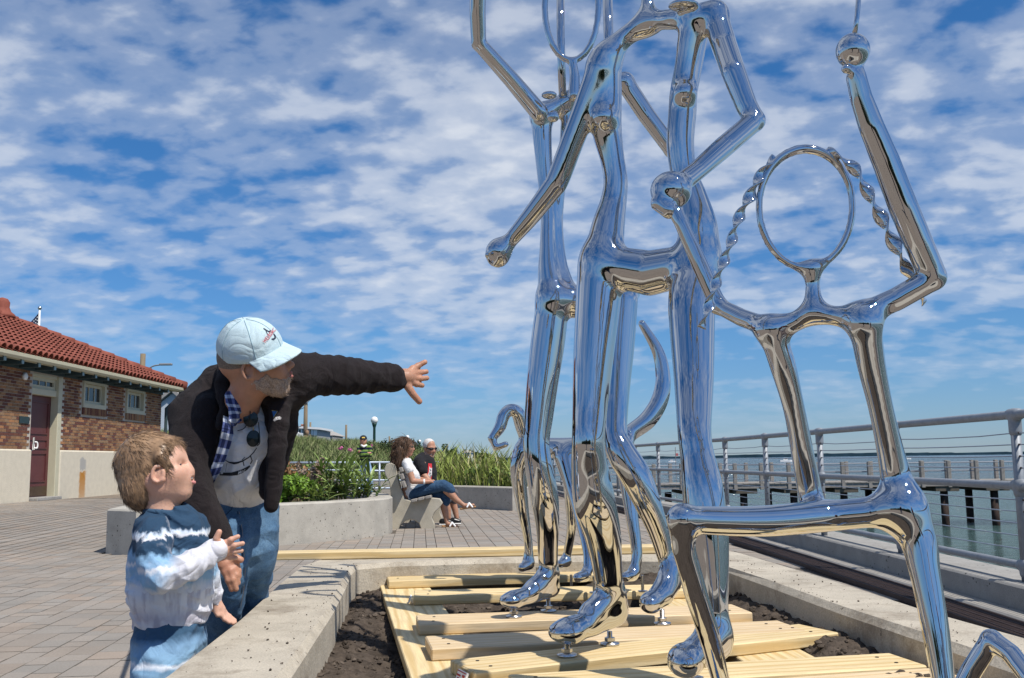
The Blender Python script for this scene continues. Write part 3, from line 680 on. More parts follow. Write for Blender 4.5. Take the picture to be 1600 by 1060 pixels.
# boats and marker far out
def boat(x, y, s, label):
    e_ = tag(empty('boat', (x, y, WATER_Z)), label, 'boat', 'small boats far out on the bay')
    P_ = [(-.5, -.12), (.3, -.13), (.55, 0), (.3, .13), (-.5, .12)]
    MB().prism([(x + a * s, y + c * s) for a, c in P_], WATER_Z - .1, WATER_Z + .13 * s).obj('hull', WHITE, e_)
    MB().box((x - .2 * s, y - .08 * s, WATER_Z + .131 * s), (x + .12 * s, y + .08 * s, WATER_Z + .3 * s), .02).obj('cabin', WHITE, e_)
    MB().box((x - .15 * s, y - .083 * s, WATER_Z + .19 * s), (x + .1 * s, y + .083 * s, WATER_Z + .25 * s)).obj('window', BLACK, e_)
p_ = W(1228, 717.2, 700); boat(p_[0], 700, 9, 'white motor boat far out on the bay behind the railing')
p_ = W(1050, 718, 900); boat(p_[0], 900, 7, 'tiny white boat far off near the far shore, beyond the tall figure')
p_ = W(1418, 714, 900); boat(p_[0], 900, 6, 'tiny white boat far off near the far shore, beyond the seated figure')
mk_ = tag(empty('channel_marker', (W(1056, 725, 90)[0], 90, WATER_Z)), 'thin pole with a small red flag standing in the bay', 'marker pole')
_x = mk_.location.x; MB().tube([(_x, 90, WATER_Z - 1), (_x, 90, 2.0)], .03, 6).obj('pole', GREYWOOD, mk_)
MB().box((_x + .03, 89.99, 1.2), (_x + .24, 90.01, 1.42)).obj('flag', M('red_cloth', (.55, .05, .04), .7), mk_)

# --- what lies behind the viewpoint, seen mirrored in the steel: a clipped hedge
HEDGE_M = M('hedge_leaf', (.028, .045, .016), .6, var=.2, scale=3, island=.4)

# ================================================================ BRICK BUILDING
WX = -11.05; EX = -10.55
def fx(px): return -WX * FPX / (800 - px)          # depth along the facade seen at column px
def fz(px, py): Y = fx(px); return float(W(px, py, Y)[2])
bld = tag(empty('brick_building', (-13, 24, .2)), 'brick building with red barrel-tile roof and maroon door', 'building')
STUC = M('cream_stucco', (.60, .545, .435), .9, var=.07, scale=7, bump=.5, bscale=38, spec=.15, detail=8)
t, b = nodes_of(STUC); c = in_color(STUC); _g = N(t, 'ShaderNodeNewGeometry'); _s = N(t, 'ShaderNodeSeparateXYZ'); L(t, _g.outputs['Position'], _s.inputs[0])
_n = N(t, 'ShaderNodeTexNoise', i_Scale=9.0, i_Detail=4.0); L(t, _g.outputs['Position'], _n.inputs['Vector'])
yd = math_(t, 'ABSOLUTE', math_(t, 'SUBTRACT', math_(t, 'ADD', _s.outputs[1], math_(t, 'MULTIPLY', math_(t, 'SUBTRACT', _n.outputs[0], .5), .12)), 24.72))
band = ramp(t, yd, [(.13, 1.0), (.21, 0.0)])
zl = math_(t, 'ADD', _s.outputs[2], math_(t, 'MULTIPLY', math_(t, 'SUBTRACT', _n.outputs[0], .5), .25))
low = ramp(t, math_(t, 'DIVIDE', zl, 2.0), [(.08, .55), (.2, .8), (.40, 1.0), (.43, 0.0)])
c = mixc(t, math_(t, 'MULTIPLY', band, low), c, (.42, .19, .035))
gb = ramp(t, math_(t, 'DIVIDE', zl, 2.0), [(.43, 0.0), (.45, 1.0), (.58, 1.0), (.60, 0.0)])
c = mixc(t, math_(t, 'MULTIPLY', math_(t, 'MULTIPLY', band, gb), .75), c, (.30, .30, .30)); L(t, c, b.inputs['Base Color'])
MORT = M('mortar', (.46, .42, .36), .95, var=.1, scale=30)
BRICK = M('brick', (.3, .16, .1), .85, var=.12, scale=50, bump=.3, bscale=120, spec=.2)
t, b = nodes_of(BRICK); _g = N(t, 'ShaderNodeNewGeometry'); _oi = N(t, 'ShaderNodeObjectInfo')
_r = math_(t, 'FRACT', math_(t, 'ADD', _g.outputs['Random Per Island'], _oi.outputs['Random']))
c = ramp(t, _r, [(0, (.135, .056, .042)), (.16, (.155, .066, .042)), (.32, (.21, .108, .058)), (.48, (.25, .138, .073)), (.66, (.30, .165, .085)), (.82, (.27, .17, .10)), (.92, (.36, .175, .082))], 'CONSTANT')
_n = N(t, 'ShaderNodeTexNoise', i_Scale=40.0); _tc = N(t, 'ShaderNodeTexCoord'); L(t, _tc.outputs['Object'], _n.inputs['Vector']); L(t, mixc(t, 1.0, c, ramp(t, _n.outputs[0], [(.3, .85), (.7, 1.15)]), 'MULTIPLY'), b.inputs['Base Color'])
TRIM = M('cream_trim', (.50, .47, .34), .55, var=.06, scale=5)
DTEAL = M('dark_teal_paint', (.035, .062, .068), .6, var=.2)
TEAL = M('pale_teal_paint', (.22, .33, .36), .6, var=.15)
MAROON = M('maroon_paint', (.105, .030, .030), .5, var=.14, scale=3)
DGLASS = M('dark_glass', (.02, .025, .03), .06, var=.2, spec=.6)
TILE = M('clay_roof_tile', (.215, .066, .045), .75, var=.16, scale=9, spec=.2, island=.16)
ZB = 1.37; ZE = 3.30; Y0, Y1 = 15.0, 30.2
holes = [(fx(49), fx(94), .0, 3.14), (fx(128), fx(163), fz(128, 636), 3.17), (fx(196), fx(224), fz(196, 645), 3.17)]
# wall cores (mortar plane and stucco base), butted round the openings
def wallpieces(name, x, z0, z1, m, thick):
    mb = MB(); ys = [Y0]; 
    for h in holes:
        if h[2] < z1 - .01: ys += [h[0], h[1]]
    ys.append(Y1)
    for i in range(0, len(ys), 2): mb.box((x - thick, ys[i], z0), (x, ys[i + 1], z1), 0)
    for h in holes:
        if z0 < h[2] < z1: mb.box((x - thick, h[0], z0), (x, h[1], h[2]), 0)
        if h[3] < z1: mb.box((x - thick, h[0], h[3]), (x, h[1], z1), 0)
    return mb.obj(name, m, bld)
wb = wallpieces('wall', WX - .012, ZB, ZE, MORT, .35)
mb = MB(); mb.box((WX - .35, Y0, -.2), (WX + .05, holes[0][0], ZB), .03); mb.box((WX - .35, holes[0][1], -.2), (WX + .05, Y1 + .05, ZB), .03); mb.obj('stucco_base', STUC, bld)
MB().box((-24, Y1 - .4, -.2), (WX - .351, Y1, ZE)).obj('end_wall', MORT, bld)
# bricks
bl, bh = .205, .072; brs = []; r = 0; z = ZB + .004
while z + bh < ZE - .02:
    y = 17.0 + (bl / 2 if r % 2 else 0)
    while y < Y1 - .02:
        l = min(bl, Y1 - y)
        ok = not any(h[0] - .03 < y + l - .01 and y < h[1] + .03 and h[2] - (.2 if h[2] > 1 else 0) < z + bh and z < h[3] for h in holes)
        if ok and l > .06: brs.append((y, z, l))
        y += bl
    z += bh; r += 1
brs = [q for q in brs if to_px((WX, q[0], q[1]))[0] > -20]; brs.sort(key=lambda q: q[0])
bm_ = MB().box((-.03, .007, .006), (.0, bl - .007, bh - .006)).mesh('brick', BRICK); rest = MB(); nb = 0
for y, z, l in brs:
    if nb < 300 and abs(l - bl) < 1e-6: o = bpy.data.objects.new('brick', bm_); COL.objects.link(o); o.parent = wb; o.location = (WX + rr.uniform(-.002, .002), y, z); nb += 1
    else: rest.box((WX - .03, y + .007, z + .006), (WX + rr.uniform(-.002, .002), y + l - .007, z + bh - .006))
for h in holes[1:]:       # soldier-course sills
    yy_ = h[0] - .02
    while yy_ < h[1] + .02: rest.box((WX - .03, yy_ + .004, h[2] - .19), (WX + .035, yy_ + .07, h[2] - .012)); yy_ += .076
tag(rest.obj('bricks', BRICK, wb), kind='stuff')
# door
d0, d1 = fx(51), fx(88)
door = MB().box((WX - .20, d0, .28), (WX - .15, d1, 2.64), 0)
dz = [(.62, .95), (1.38, 1.12)]
door = door.obj('door', MAROON, bld)
for z0, z1 in ((.62, 1.30), (1.40, 1.62), (1.74, 2.50)):
    mb = MB(); s_ = .13
    a, b2 = d0 + s_, d1 - s_
    for lo, hi in (((WX - .149, a, z0), (WX - .13, b2, z0 + .025)), ((WX - .149, a, z1 - .025), (WX - .13, b2, z1)), ((WX - .149, a, z0 + .025), (WX - .13, a + .025, z1 - .025)), ((WX - .149, b2 - .025, z0 + .025), (WX - .13, b2, z1 - .025))): mb.box(lo, hi)
    mb.obj('door_panel', MAROON, door)
MB().box((WX - .149, d0 + .03, .30), (WX - .142, d1 - .03, .52)).obj('kick_plate', M('bronze_plate', (.10, .062, .038), .4, metal=.5), door)
MB().tube([(WX - .14, d0 + .08, 1.35), (WX - .07, d0 + .08, 1.35), (WX - .07, d0 + .18, 1.35)], .012, 8).obj('handle', BOLT, door)
fr = MB(); fr.box((WX - .22, d1 + .002, .2), (WX + .03, fx(94) - .002, 3.138), .01); fr.box((WX - .22, fx(49) + .002, 2.645), (WX - .02, d1, 2.80), .01); fr.box((WX - .22, fx(49) + .002, 3.06), (WX - .02, d1, 3.138), .01); fr.box((WX - .22, fx(49) + .002, .2), (WX - .05, d0 - .002, 2.643), .005)
fr.obj('door_frame', TRIM, bld); MB().box((WX - .2, d0, .2), (WX + .2, d1 + .05, .275), .01).obj('threshold', CONC_GREY, bld)
def sash(y0, y1, z0, z1, x):
    mb = MB(); w_ = .075
    mb.box((x - .05, y0, z0), (x, y1, z0 + w_)); mb.box((x - .05, y0, z1 - w_), (x, y1, z1)); mb.box((x - .05, y0, z0 + w_), (x, y0 + w_, z1 - w_)); mb.box((x - .05, y1 - w_, z0 + w_), (x, y1, z1 - w_))
    s1 = mb.obj('window', TRIM, bld); n = 3; dy = (y1 - y0 - 2 * w_) / n
    for i in range(n):
        a = y0 + w_ + dy * i; MB().box((x - .035, a + .016, z0 + w_), (x - .03, a + dy - .016, z1 - w_)).obj('pane', DGLASS, s1)
        if i: MB().box((x - .045, a - .0155, z0 + w_ + .001), (x - .012, a + .0155, z1 - w_ - .001)).obj('glazing_bar', TRIM, s1)
    return s1
sash(fx(49) + .01, d1 - .01, 2.802, 3.058, WX - .06)
for h in holes[1:]:
    mb = MB(); y0, y1, z0, z1 = h; x = WX + .035
    mb.box((x - .2, y0 - .03, z0 - .01), (x, y1, z0 + .10)); mb.box((x - .2, y1 - .11, z0 + .101), (x, y1, z1)); mb.box((x - .2, y0 - .03, z1 - .07), (x, y1 - .111, z1)); mb.box((x - .2, y0 - .03, z0 + .101), (x, y0 + .05, z1 - .071))
    f_ = mb.obj('window_frame', TRIM, bld); sash(y0 + .055, y1 - .115, z0 + .105, z1 - .075, WX - .05)
# fixtures
yv = fx(37); MB().box((WX, fx(29.5), 1.95), (WX + .02, fx(45), 2.11), .004).obj('plaque', M('dark_plaque', (.02, .035, .035), .4), bld)
c0 = W(33.7, 588.5, fx(34)); mb = MB(); mb.tube([(WX, c0[1], c0[2]), (WX + .05, c0[1], c0[2]), (WX + .07, c0[1], c0[2])], [.085, .085, .05], 16); mb.obj('wall_lamp', WHITE, bld, True)
c0 = W(51, 695, fx(50)); mb = MB(); mb.box((WX + .051, c0[1] - .03, c0[2] - .12), (WX + .08, c0[1] + .03, c0[2] + .16), .006); mb.tube(spline([(WX + .07, c0[1] + .02, c0[2] + .06), (WX + .11, c0[1] + .06, c0[2] + .05), (WX + .12, c0[1] + .075, c0[2] - .02), (WX + .11, c0[1] + .06, c0[2] - .08), (WX + .07, c0[1] + .02, c0[2] - .07)]), .018, 8); mb.obj('door_holder', WHITE, bld, True)
# eaves: soffit, rafter tails, fascia gutter
MB().box((WX - .3, Y0, ZE + .001), (EX - .06, 30.7, ZE + .05)).obj('soffit', DTEAL, bld)
rt = MB().box((-.0, -.045, -.12), (.46, .045, -.002), .012).mesh('rafter_tail', DTEAL); cap_ = MB().box((.461, -.045, -.11), (.475, .045, -.004)).mesh('rafter_end', TEAL)
for i in range(14):
    y = 19.9 + .735 * i
    o = bpy.data.objects.new('rafter_tail', rt); COL.objects.link(o); o.parent = bld; o.location = (WX + .003 + 13, y - 24, ZE - .2)
    o2 = bpy.data.objects.new('rafter_end', cap_); COL.objects.link(o2); o2.parent = o
MB().box((WX + .004, Y0, ZE - .14), (WX + .04, 30.2, ZE - .002)).obj('wall_plate', DTEAL, bld)
g2 = MB(); prof = [(.0, -.02), (.02, -.06), (.07, -.075), (.115, -.02), (.12, .05), (.10, .06), (.10, .0), (.06, -.04), (.02, -.02)]
V = []; F = []
for y in (Y0, 30.75): V += [(EX - .06 + a, y, ZE + .05 + c_) for a, c_ in prof]
n = len(prof); F = [(k, (k + 1) % n, n + (k + 1) % n, n + k) for k in range(n)] + [tuple(range(n, 2 * n))]
g2.add(V, F).obj('gutter', TRIM, bld)
MB().box((EX - .075, Y0, ZE - .04), (EX - .061, 30.72, ZE + .12)).obj('fascia', TRIM, bld)
dsp = W(262, 640, 30.0); MB().tube([(EX + .0, 30.5, ZE), (EX - .05, 30.45, ZE - .2), (WX + .12, 30.3, ZE - .55), (WX + .12, 30.3, .1)], .05, 8).obj('downspout', DTEAL, bld)
# roof
TAN = .452; RUN = 3.82
def roofpt(w, y, lift=0): return np.array([EX - w, y, ZE + .13 + TAN * w + lift])
mb = MB(); mb.add([roofpt(0, Y0), roofpt(0, 30.6), roofpt(RUN, 30.6 - RUN), roofpt(RUN, Y0), (EX - 2 * RUN, 30.6, ZE + .13), (EX - 2 * RUN, Y0, ZE + .13)], [(0, 1, 2, 3), (1, 4, 2), (3, 2, 4, 5)])
roof = mb.obj('roof', M('roof_deck', (.12, .045, .03), .9), bld)
sl_ = math.hypot(1, TAN); tv = np.array([-1, 0, TAN]) / sl_; nv = np.array([TAN, 0, 1]) / sl_
TL, TWD, EXPO = .41, .104, .345
def tile_mesh():
    mb = MB(); V = []; F = []; m_ = 7
    for i, (s_, r) in enumerate(((0, TWD), (TL, TWD * .80))):
        for inner in (0, 1):
            for k in range(m_ + 1):
                a = pi * k / m_; rr_ = r - .016 * inner; p = tv * s_ + nv * (rr_ * sin(a) * .95 - .004 + (.032 if i == 0 else .0)) + np.array([0, 1, 0]) * (rr_ * cos(a)); V.append(p)
    q = m_ + 1
    for k in range(m_): F.append((k, 2 * q + k, 2 * q + k + 1, k + 1)); F.append((k, k + 1, q + k + 1, q + k))
    return mk('roof_tile', V, F, TILE, False)
tm = tile_mesh(); tV = np.array([v.co[:] for v in tm.vertices]); tF = [tuple(p.vertices) for p in tm.polygons]
pan = MB(); tl = []
y = 17.6
while y < 30.7:
    w = -.05; rmax = min(RUN, 30.62 - y)
    while w * 1.0 < rmax - .12: tl.append((w, y)); w += EXPO / sl_ * 1.0
    y += .255
tl.sort(key=lambda q: q[1]); rest = MB(); nt_ = 0
for w, y in tl:
    p = roofpt(w, y, .01)
    if nt_ < 300 and to_px(p)[0] > -15: o = bpy.data.objects.new('roof_tile', tm); COL.objects.link(o); o.parent = roof; o.location = Vector(p); o.rotation_euler = (rr.uniform(-.01, .01), rr.uniform(-.008, .008), 0); nt_ += 1
    elif to_px(p)[0] > -15: rest.add(tV + p, tF)
    # troughs between the covers
for y in np.arange(17.6, 30.6, .255):
    rmax = min(RUN, 30.55 - y); a0, b0 = y + TWD * .8, y + .255 - TWD * .8; ym = (a0 + b0) / 2
    if rmax > .2: rest.add([roofpt(-.06, a0, .02), roofpt(-.06, ym, .002), roofpt(-.06, b0, .02), roofpt(rmax, a0, .02), roofpt(rmax, ym, .004), roofpt(rmax, b0, .02)], [(0, 1, 4, 3), (1, 2, 5, 4)])
tag(rest.obj('roof_tiles', TILE, roof), kind='stuff')
A, B = np.array([EX + .02, 30.68, ZE + .17]), np.array([EX - RUN - .05, 30.55 - RUN, ZE + .17 + TAN * RUN]); d = (B - A) / 14
for i in range(14):
    mb = MB(); mb.tube([A + d * i - d * .1, A + d * (i + 1.05)], [.17, .135], 10); mb.obj('ridge_cap', TILE, roof, True)
for i in range(8):
    y = 30.5 - RUN - .75 * i; MB().tube([(EX - RUN, y + .1, ZE + .19 + TAN * RUN), (EX - RUN, y - .75, ZE + .19 + TAN * RUN)], [.16, .14], 10).obj('ridge_cap', TILE, roof, True)
MB().lathe([(.36, -.08), (.34, .02), (.24, .10), (.19, .22), (.20, .36), (.14, .46), (.02, .50)], (EX - RUN, 30.55 - RUN, ZE + .20 + TAN * RUN), 14).obj('finial', TILE, roof, True)

# flag behind the roof
p0, p1 = W(62.3, 540, 62), W(62.0, 484, 62)
fl = tag(empty('flagpole', (p0[0], 62, 0)), 'white flagpole with starry navy flag rising behind the tiled roof', 'flagpole')
MB().tube([(p0[0], 62, 0), (p1[0], 62, p1[2])], [.09, .06], 10).obj('pole', WHITE, fl, True)
MB().lathe([(.01, -.13), (.1, -.08), (.13, 0), (.1, .08), (.01, .13)], (p1[0], 62, p1[2] + .1), 12).obj('finial', BOLT, fl, True)
NAVY = M('navy_cloth', (.012, .02, .065), .8)
q = [W(60.3, 489, 62), W(60.3, 514, 62), W(44, 514, 62), (W(49, 502, 62)), W(54.5, 495, 62)]
V = [np.array([v[0], 62 + .12 * sin(i * 2.1), v[2]]) for i, v in enumerate(q)]
fo = put('flag', mk('flag', [v + np.array([0, dy, 0]) for dy in (0, .03) for v in V], [(0, 1, 2, 3, 4), (9, 8, 7, 6, 5)] + [(i, i + 5, (i + 1) % 5 + 5, (i + 1) % 5) for i in range(5)], NAVY), fl)
mb = MB()
for px, py in ((58.5, 496), (58.5, 501), (58.5, 506), (58.5, 511), (55.8, 499.5), (55.8, 504.5), (55.8, 509.5), (53, 502), (53, 507), (50.5, 505), (50.3, 510)):
    c0 = W(px, py, 61.75); P_ = []
    for k in range(10): r_ = .065 if k % 2 == 0 else .027; P_.append((c0[0] + r_ * sin(pi * k / 5), 61.75, c0[2] + r_ * cos(pi * k / 5)))
    mb.add(P_, [tuple(range(10))])
tag(mb.obj('stars', WHITE, fo), kind='stuff')
# utility poles
POLEW = M('old_pole_wood', (.20, .155, .10), .9, var=.25, scale=3, stretch=(4, 4, .4))
def upole(px, py, Y, r, label, arm=None, base=0.):
    p = W(px, py, Y); e_ = tag(empty('utility_pole', (p[0], Y, base)), label, 'utility pole')
    MB().tube([(p[0], Y, base), (p[0], Y, p[2])], [r * 1.15, r * .9], 10).obj('pole', POLEW, e_, True)
    if arm:
        z0, dx, dz = arm; P_ = spline([(p[0], Y - r, p[2] - z0), (p[0] + dx * .55, Y - r, p[2] - z0 + dz * .8), (p[0] + dx, Y - r, p[2] - z0 + dz)], 5)
        a_ = MB().tube(P_, .045, 8).obj('lamp_arm', GALV, e_, True)
        mb = MB(); mb.box((p[0] + dx - .05, Y - r - .12, p[2] - z0 + dz - .05), (p[0] + dx + .7, Y - r + .12, p[2] - z0 + dz + .08), .03); mb.obj('lamp_head', GALV, a_)
    return p
pA = upole(223.5, 553, 58, .17, 'wooden utility pole with street light arm behind the brick building', (1.25, 1.15, .55))
pB = upole(478, 622, 95, .20, 'tall wooden utility pole with street light by the grey house', (.6, 1.9, 1.0), 1.5)
upole(485, 660, 130, .14, 'short thin wooden pole close beside the tall utility pole', None, 1.5)
upole(541, 664, 95, .11, 'bare thin wooden post sticking up from the dune crest', None, 1.5)
upole(608.5, 682, 95, .09, 'faint thin pole between the standing man and the seated woman', None, 1.)
def wire(a, b2, sag, name, label):
    P_ = [a + (b2 - a) * t_ - np.array([0, 0, sag * 4 * t_ * (1 - t_)]) for t_ in np.linspace(0, 1, 14)]; tag(MB().tube(P_, .035, 5).obj(name, BLACK), label, 'cable')
wire(pB - [0, 0, .9], W(380, 668, 88), .15, 'power_line', 'upper power line running left from the tall utility pole')
wire(pB - [0, 0, 2.6], W(380, 695, 88), .15, 'power_line', 'lower power line running left from the tall utility pole')
wire(pA - [0, 0, 1.2], W(150, 605, 50), .2, 'power_line', 'power line dropping left from the pole behind the tiled roof')

# ================================================================ DUNE, RAMP, HOUSES BEHIND
def dune_z(x, y):
    t_ = sstep((y - 29.5) / 13.0); crest = np.interp(x, [-40, -22, -11, -7.0, -4.5, -2.6, -1.2, .2], [2.3, 2.3, 1.82, 1.5, 1.22, .72, .25, -.2])
    return .02 + t_ * crest + .22 * t_ * (fbm2(x * .55, y * .55, 3) - .45) - .012
DUNE = M('dune_soil', (.085, .095, .042), .95, var=.35, scale=2, spec=.1)
def sub_sheet(name, x0, x1, y0, y1, st, zf, m):
    return sheet(name, np.arange(x0, x1 + .01, st), np.arange(y0, y1 + .01, st), zf, m)
sub_sheet('dune', -40, .4, 29.2, 62, .8, dune_z, DUNE)
GRASS = M('beach_grass', (.165, .205, .075), .7, var=.15, scale=.4, spec=.2, island=.45)
t, b = nodes_of(GRASS); c = in_color(GRASS); _g = N(t, 'ShaderNodeNewGeometry'); c = mixc(t, ramp(t, _g.outputs['Random Per Island'], [(.82, 0.0), (.86, 1.0)]), c, (.30, .28, .15)); L(t, c, b.inputs['Base Color'])
def blades(x, y, z, h, w, lean, m, name, kind='stuff', parent=None, droop=.5):
    n = len(x); az = RNG.uniform(0, 2 * pi, n); fa = RNG.uniform(-.9, .9, n); lx, ly = np.cos(az) * lean * h, np.sin(az) * lean * h
    wx, wy = np.cos(fa) * w / 2, np.sin(fa) * w / 2; V = np.zeros((n, 5, 3))
    V[:, 0] = np.stack([x - wx, y - wy, z], 1); V[:, 1] = np.stack([x + wx, y + wy, z], 1)
    mx, my = x + lx * .35, y + ly * .35; V[:, 2] = np.stack([mx + wx * .9, my + wy * .9, z + h * .58], 1); V[:, 3] = np.stack([mx - wx * .9, my - wy * .9, z + h * .58], 1)
    V[:, 4] = np.stack([x + lx, y + ly, z + h * (1 - droop * lean * .5)], 1)
    a = 5 * np.arange(n); me = bpy.data.meshes.new(name)
    F4 = np.stack([a, a + 1, a + 2, a + 3], 1); F3 = np.stack([a + 3, a + 2, a + 4], 1)
    me.vertices.add(5 * n); me.vertices.foreach_set('co', V.astype(np.float32).ravel()); me.loops.add(7 * n)
    li = np.concatenate([F4, F3], 1).astype(np.int32).ravel(); me.loops.foreach_set('vertex_index', li)
    me.polygons.add(2 * n); st = np.stack([7 * np.arange(n), 7 * np.arange(n) + 4], 1).astype(np.int32).ravel(); me.polygons.foreach_set('loop_start', st); me.update(calc_edges=True)
    me.materials.append(m); o = put(name, me, parent); return tag(o, kind=kind)
n = 90000; x = RNG.uniform(-19, .2, n); y = 30.0 + 16 * RNG.random(n) ** 1.3; z = dune_z(x, y)
cl_ = fbm2(x * 1.1, y * 1.1, 3); k = (cl_ + RNG.normal(0, .1, n) > .36) & (z > .02); x, y, z, cl_ = x[k], y[k], z[k], cl_[k]
blades(x, y, z - .03, (.28 + .35 * RNG.random(len(x))) * (.7 + .8 * cl_), .024, .5, GRASS, 'dune_grass')
# low rose bushes on the dune
LEAFD = M('dark_leaf', (.032, .060, .016), .55, var=.2, scale=3, spec=.35, island=.4)
LEAFB = M('bright_leaf', (.13, .235, .018), .5, var=.15, scale=4, spec=.35, island=.35)
LEAFM = M('mid_leaf', (.12, .18, .038), .45, var=.2, scale=4, spec=.4, island=.4)
STRAW = M('straw', (.34, .27, .15), .8, var=.2, scale=5, island=.3)
PINK = M('pink_petal', (.62, .16, .34), .6, var=.15)
def leafcloud(mb, C, n, R, size, flat=.8, up=.3, shape=None):
    C = np.asarray(C, float); d = RNG.normal(size=(n, 3)); d /= np.linalg.norm(d, axis=1)[:, None]; rad = RNG.random(n) ** .45
    P = C + d * rad[:, None] * np.asarray(R); nrm = d * .6 + np.array([0, 0, up]) + RNG.normal(0, .55, (n, 3)); nrm /= np.linalg.norm(nrm, axis=1)[:, None]
    t_ = np.cross(nrm, RNG.normal(size=(n, 3))); t_ /= np.linalg.norm(t_, axis=1)[:, None]; s_ = np.cross(nrm, t_); l = size * RNG.uniform(.6, 1.3, n)[:, None]; w_ = l * .28
    V = np.stack([P - t_ * l * .5, P + s_ * w_ + nrm * l * .06, P + t_ * l * .5, P - s_ * w_ + nrm * l * .06], 1).reshape(-1, 3)
    a = 4 * np.arange(n); mb.V.append(V); mb.F += [(i + mb.n, i + 1 + mb.n, i + 2 + mb.n, i + 3 + mb.n) for i in a]; mb.n += 4 * n
for i, (px, py, Y, R) in enumerate([(478, 706, 34, .75), (455, 713, 32.5, .5), (500, 708, 33.5, .6), (596, 699, 40, .7), (620, 701, 41, .8), (585, 711, 34, .4)]):
    p = W(px, py, Y); zz_ = float(dune_z(p[0], Y)); e_ = tag(empty('shrub', (p[0], Y, zz_)), ['dark rose bush in the middle of the grassy dune', 'small dark bush low on the left of the grassy dune', 'dark bush with dead twigs beside the middle rose bush on the dune', 'dark bush on the dune crest just right of the standing man', 'spreading bush on the dune crest below the globe lamp', 'low pink-flowered bush beside the standing man'][i], 'bush')
    mb = MB(); 
    for k in range(5): leafcloud(mb, (p[0] + rr.uniform(-R, R), Y + rr.uniform(-R, R) * .5, zz_ + .25 + rr.random() * .25), 170, (R * .55, R * .5, .25), .10)
    tag(mb.obj('foliage', LEAFD, e_), kind='stuff'); MB().tube([(p[0], Y, zz_ - .1), (p[0], Y, zz_ + .3)], .02, 5).obj('stem', POLEW, e_)
for i, (px, py, Y) in enumerate([(531, 701, 33), (534, 699.5, 33), (546, 702.5, 33), (548.5, 703, 33), (580.5, 697, 36)]):
    p = W(px, py, Y); mb = MB(); leafcloud(mb, p, 26, (.07, .05, .06), .07); tag(mb.obj('flower', PINK), 'pink rose bloom scattered in the dune grass', 'flower', 'pink blooms in the dune grass')
# ramp wall with pipe rail in front of the dune
ramp_ = tag(empty('ramp_wall', (-5, 28.3, 0)), 'pale concrete ramp wall running below the grassy dune', 'ramp wall')
mb = MB(); mb.add([(-14, 28.2, -.1), (-2.2, 28.2, -.1), (-2.2, 28.2, .34), (-14, 28.2, .95), (-14, 28.5, -.1), (-2.2, 28.5, -.1), (-2.2, 28.5, .34), (-14, 28.5, .95)], [(0, 1, 2, 3), (1, 5, 6, 2), (3, 2, 6, 7), (0, 3, 7, 4), (4, 7, 6, 5)]); mb.obj('wall', CONC, ramp_)
rr2 = tag(empty('handrail', (-4, 27.3, 0)), 'blue-grey pipe handrail in front of the dune, behind the standing man', 'railing')
for z0, z1 in ((1.0, .96), (.80, .70), (.50, .46), (.28, .24)): MB().tube([(-12, 27.3, z0 + .12), (-6.3, 27.3, z0), (-1.9, 27.3, z1)], .03, 8).obj('rail', GALV_D, rr2, True)
pm = MB().tube([(0, 0, 0), (0, 0, .99)], .032, 8).mesh('post', GALV_D, True)
for x in (-11, -9.2, -7.4, -5.6, -3.78, -1.93): put('post', pm, rr2, (x + 4, 0, 0))
# globe lamps
GREENM = M('green_lamp_post', (.012, .05, .038), .5)
GLOBE = M('white_globe', (.82, .82, .80), .25, var=.02)
for px, py, Y, lab in ((585, 657, 45, 'tallest globe lamp on a dark green post standing on the dune'), (636.5, 683.5, 80, 'globe lamp just above the seated woman'), (655.5, 690, 100, 'small far globe lamp between the seated woman and man')):
    p = W(px, py, Y); e_ = tag(empty('street_lamp', (p[0], Y, 0)), lab, 'street lamp', 'globe lamps along the promenade')
    MB().lathe([(.16, 0), (.13, .3), (.07, .6), (.06, p[2] - .35), (.10, p[2] - .22), (.12, p[2] - .14)], (p[0], Y, 0), 10).obj('post', GREENM, e_, True)
    MB().lathe([(.05, -.17), (.13, -.12), (.178, 0), (.13, .12), (.05, .17)], (p[0], Y, p[2]), 16).obj('globe', GLOBE, e_, True)
# houses
SIDING = M('grey_shingle', (.34, .35, .355), .85, var=.1, scale=4, stretch=(.5, .5, 5)); ROOFG = M('grey_shingle_roof', (.33, .31, .29), .9, var=.12, scale=3)
h1 = tag(empty('house', (-33, 132, 2)), 'grey flat-roofed house with white framed windows above the dune', 'house')
def WXZ(px, py, Y): p = W(px, py, Y); return p[0], p[2]
xa, za = WXZ(425, 665, 130); xb, zb = WXZ(496.5, 672, 130); _, zg = WXZ(450, 692, 130)
hb = MB(); hb.add([(xa - 9, 130, zg), (xb, 130, zg), (xb, 130, zb), (xa - 9, 130, za + .5), (xa - 9, 139, zg), (xb, 139, zg), (xb, 139, zb), (xa - 9, 139, za + .5)], [(0, 1, 2, 3), (1, 5, 6, 2), (0, 3, 7, 4), (4, 7, 6, 5)]); hb.obj('wall', SIDING, h1)
MB().add([(xa - 9.2, 129.6, za + .52), (xb + .4, 129.6, zb + .02), (xb + .4, 139, zb + .02), (xa - 9.2, 139, za + .52), (xa - 9.2, 129.6, za + .8), (xb + .4, 129.6, zb + .3), (xb + .4, 139, zb + .3), (xa - 9.2, 139, za + .8)], [(0, 1, 5, 4), (1, 2, 6, 5), (4, 5, 6, 7), (3, 0, 4, 7), (0, 3, 2, 1)]).obj('roof', WHITE, h1)
cx, cz = WXZ(474, 663, 131); MB().box((cx - .35, 131, cz - 1.2), (cx + .35, 131.8, cz), .02).obj('chimney', M('chimney_brick', (.35, .16, .1), .9), h1)
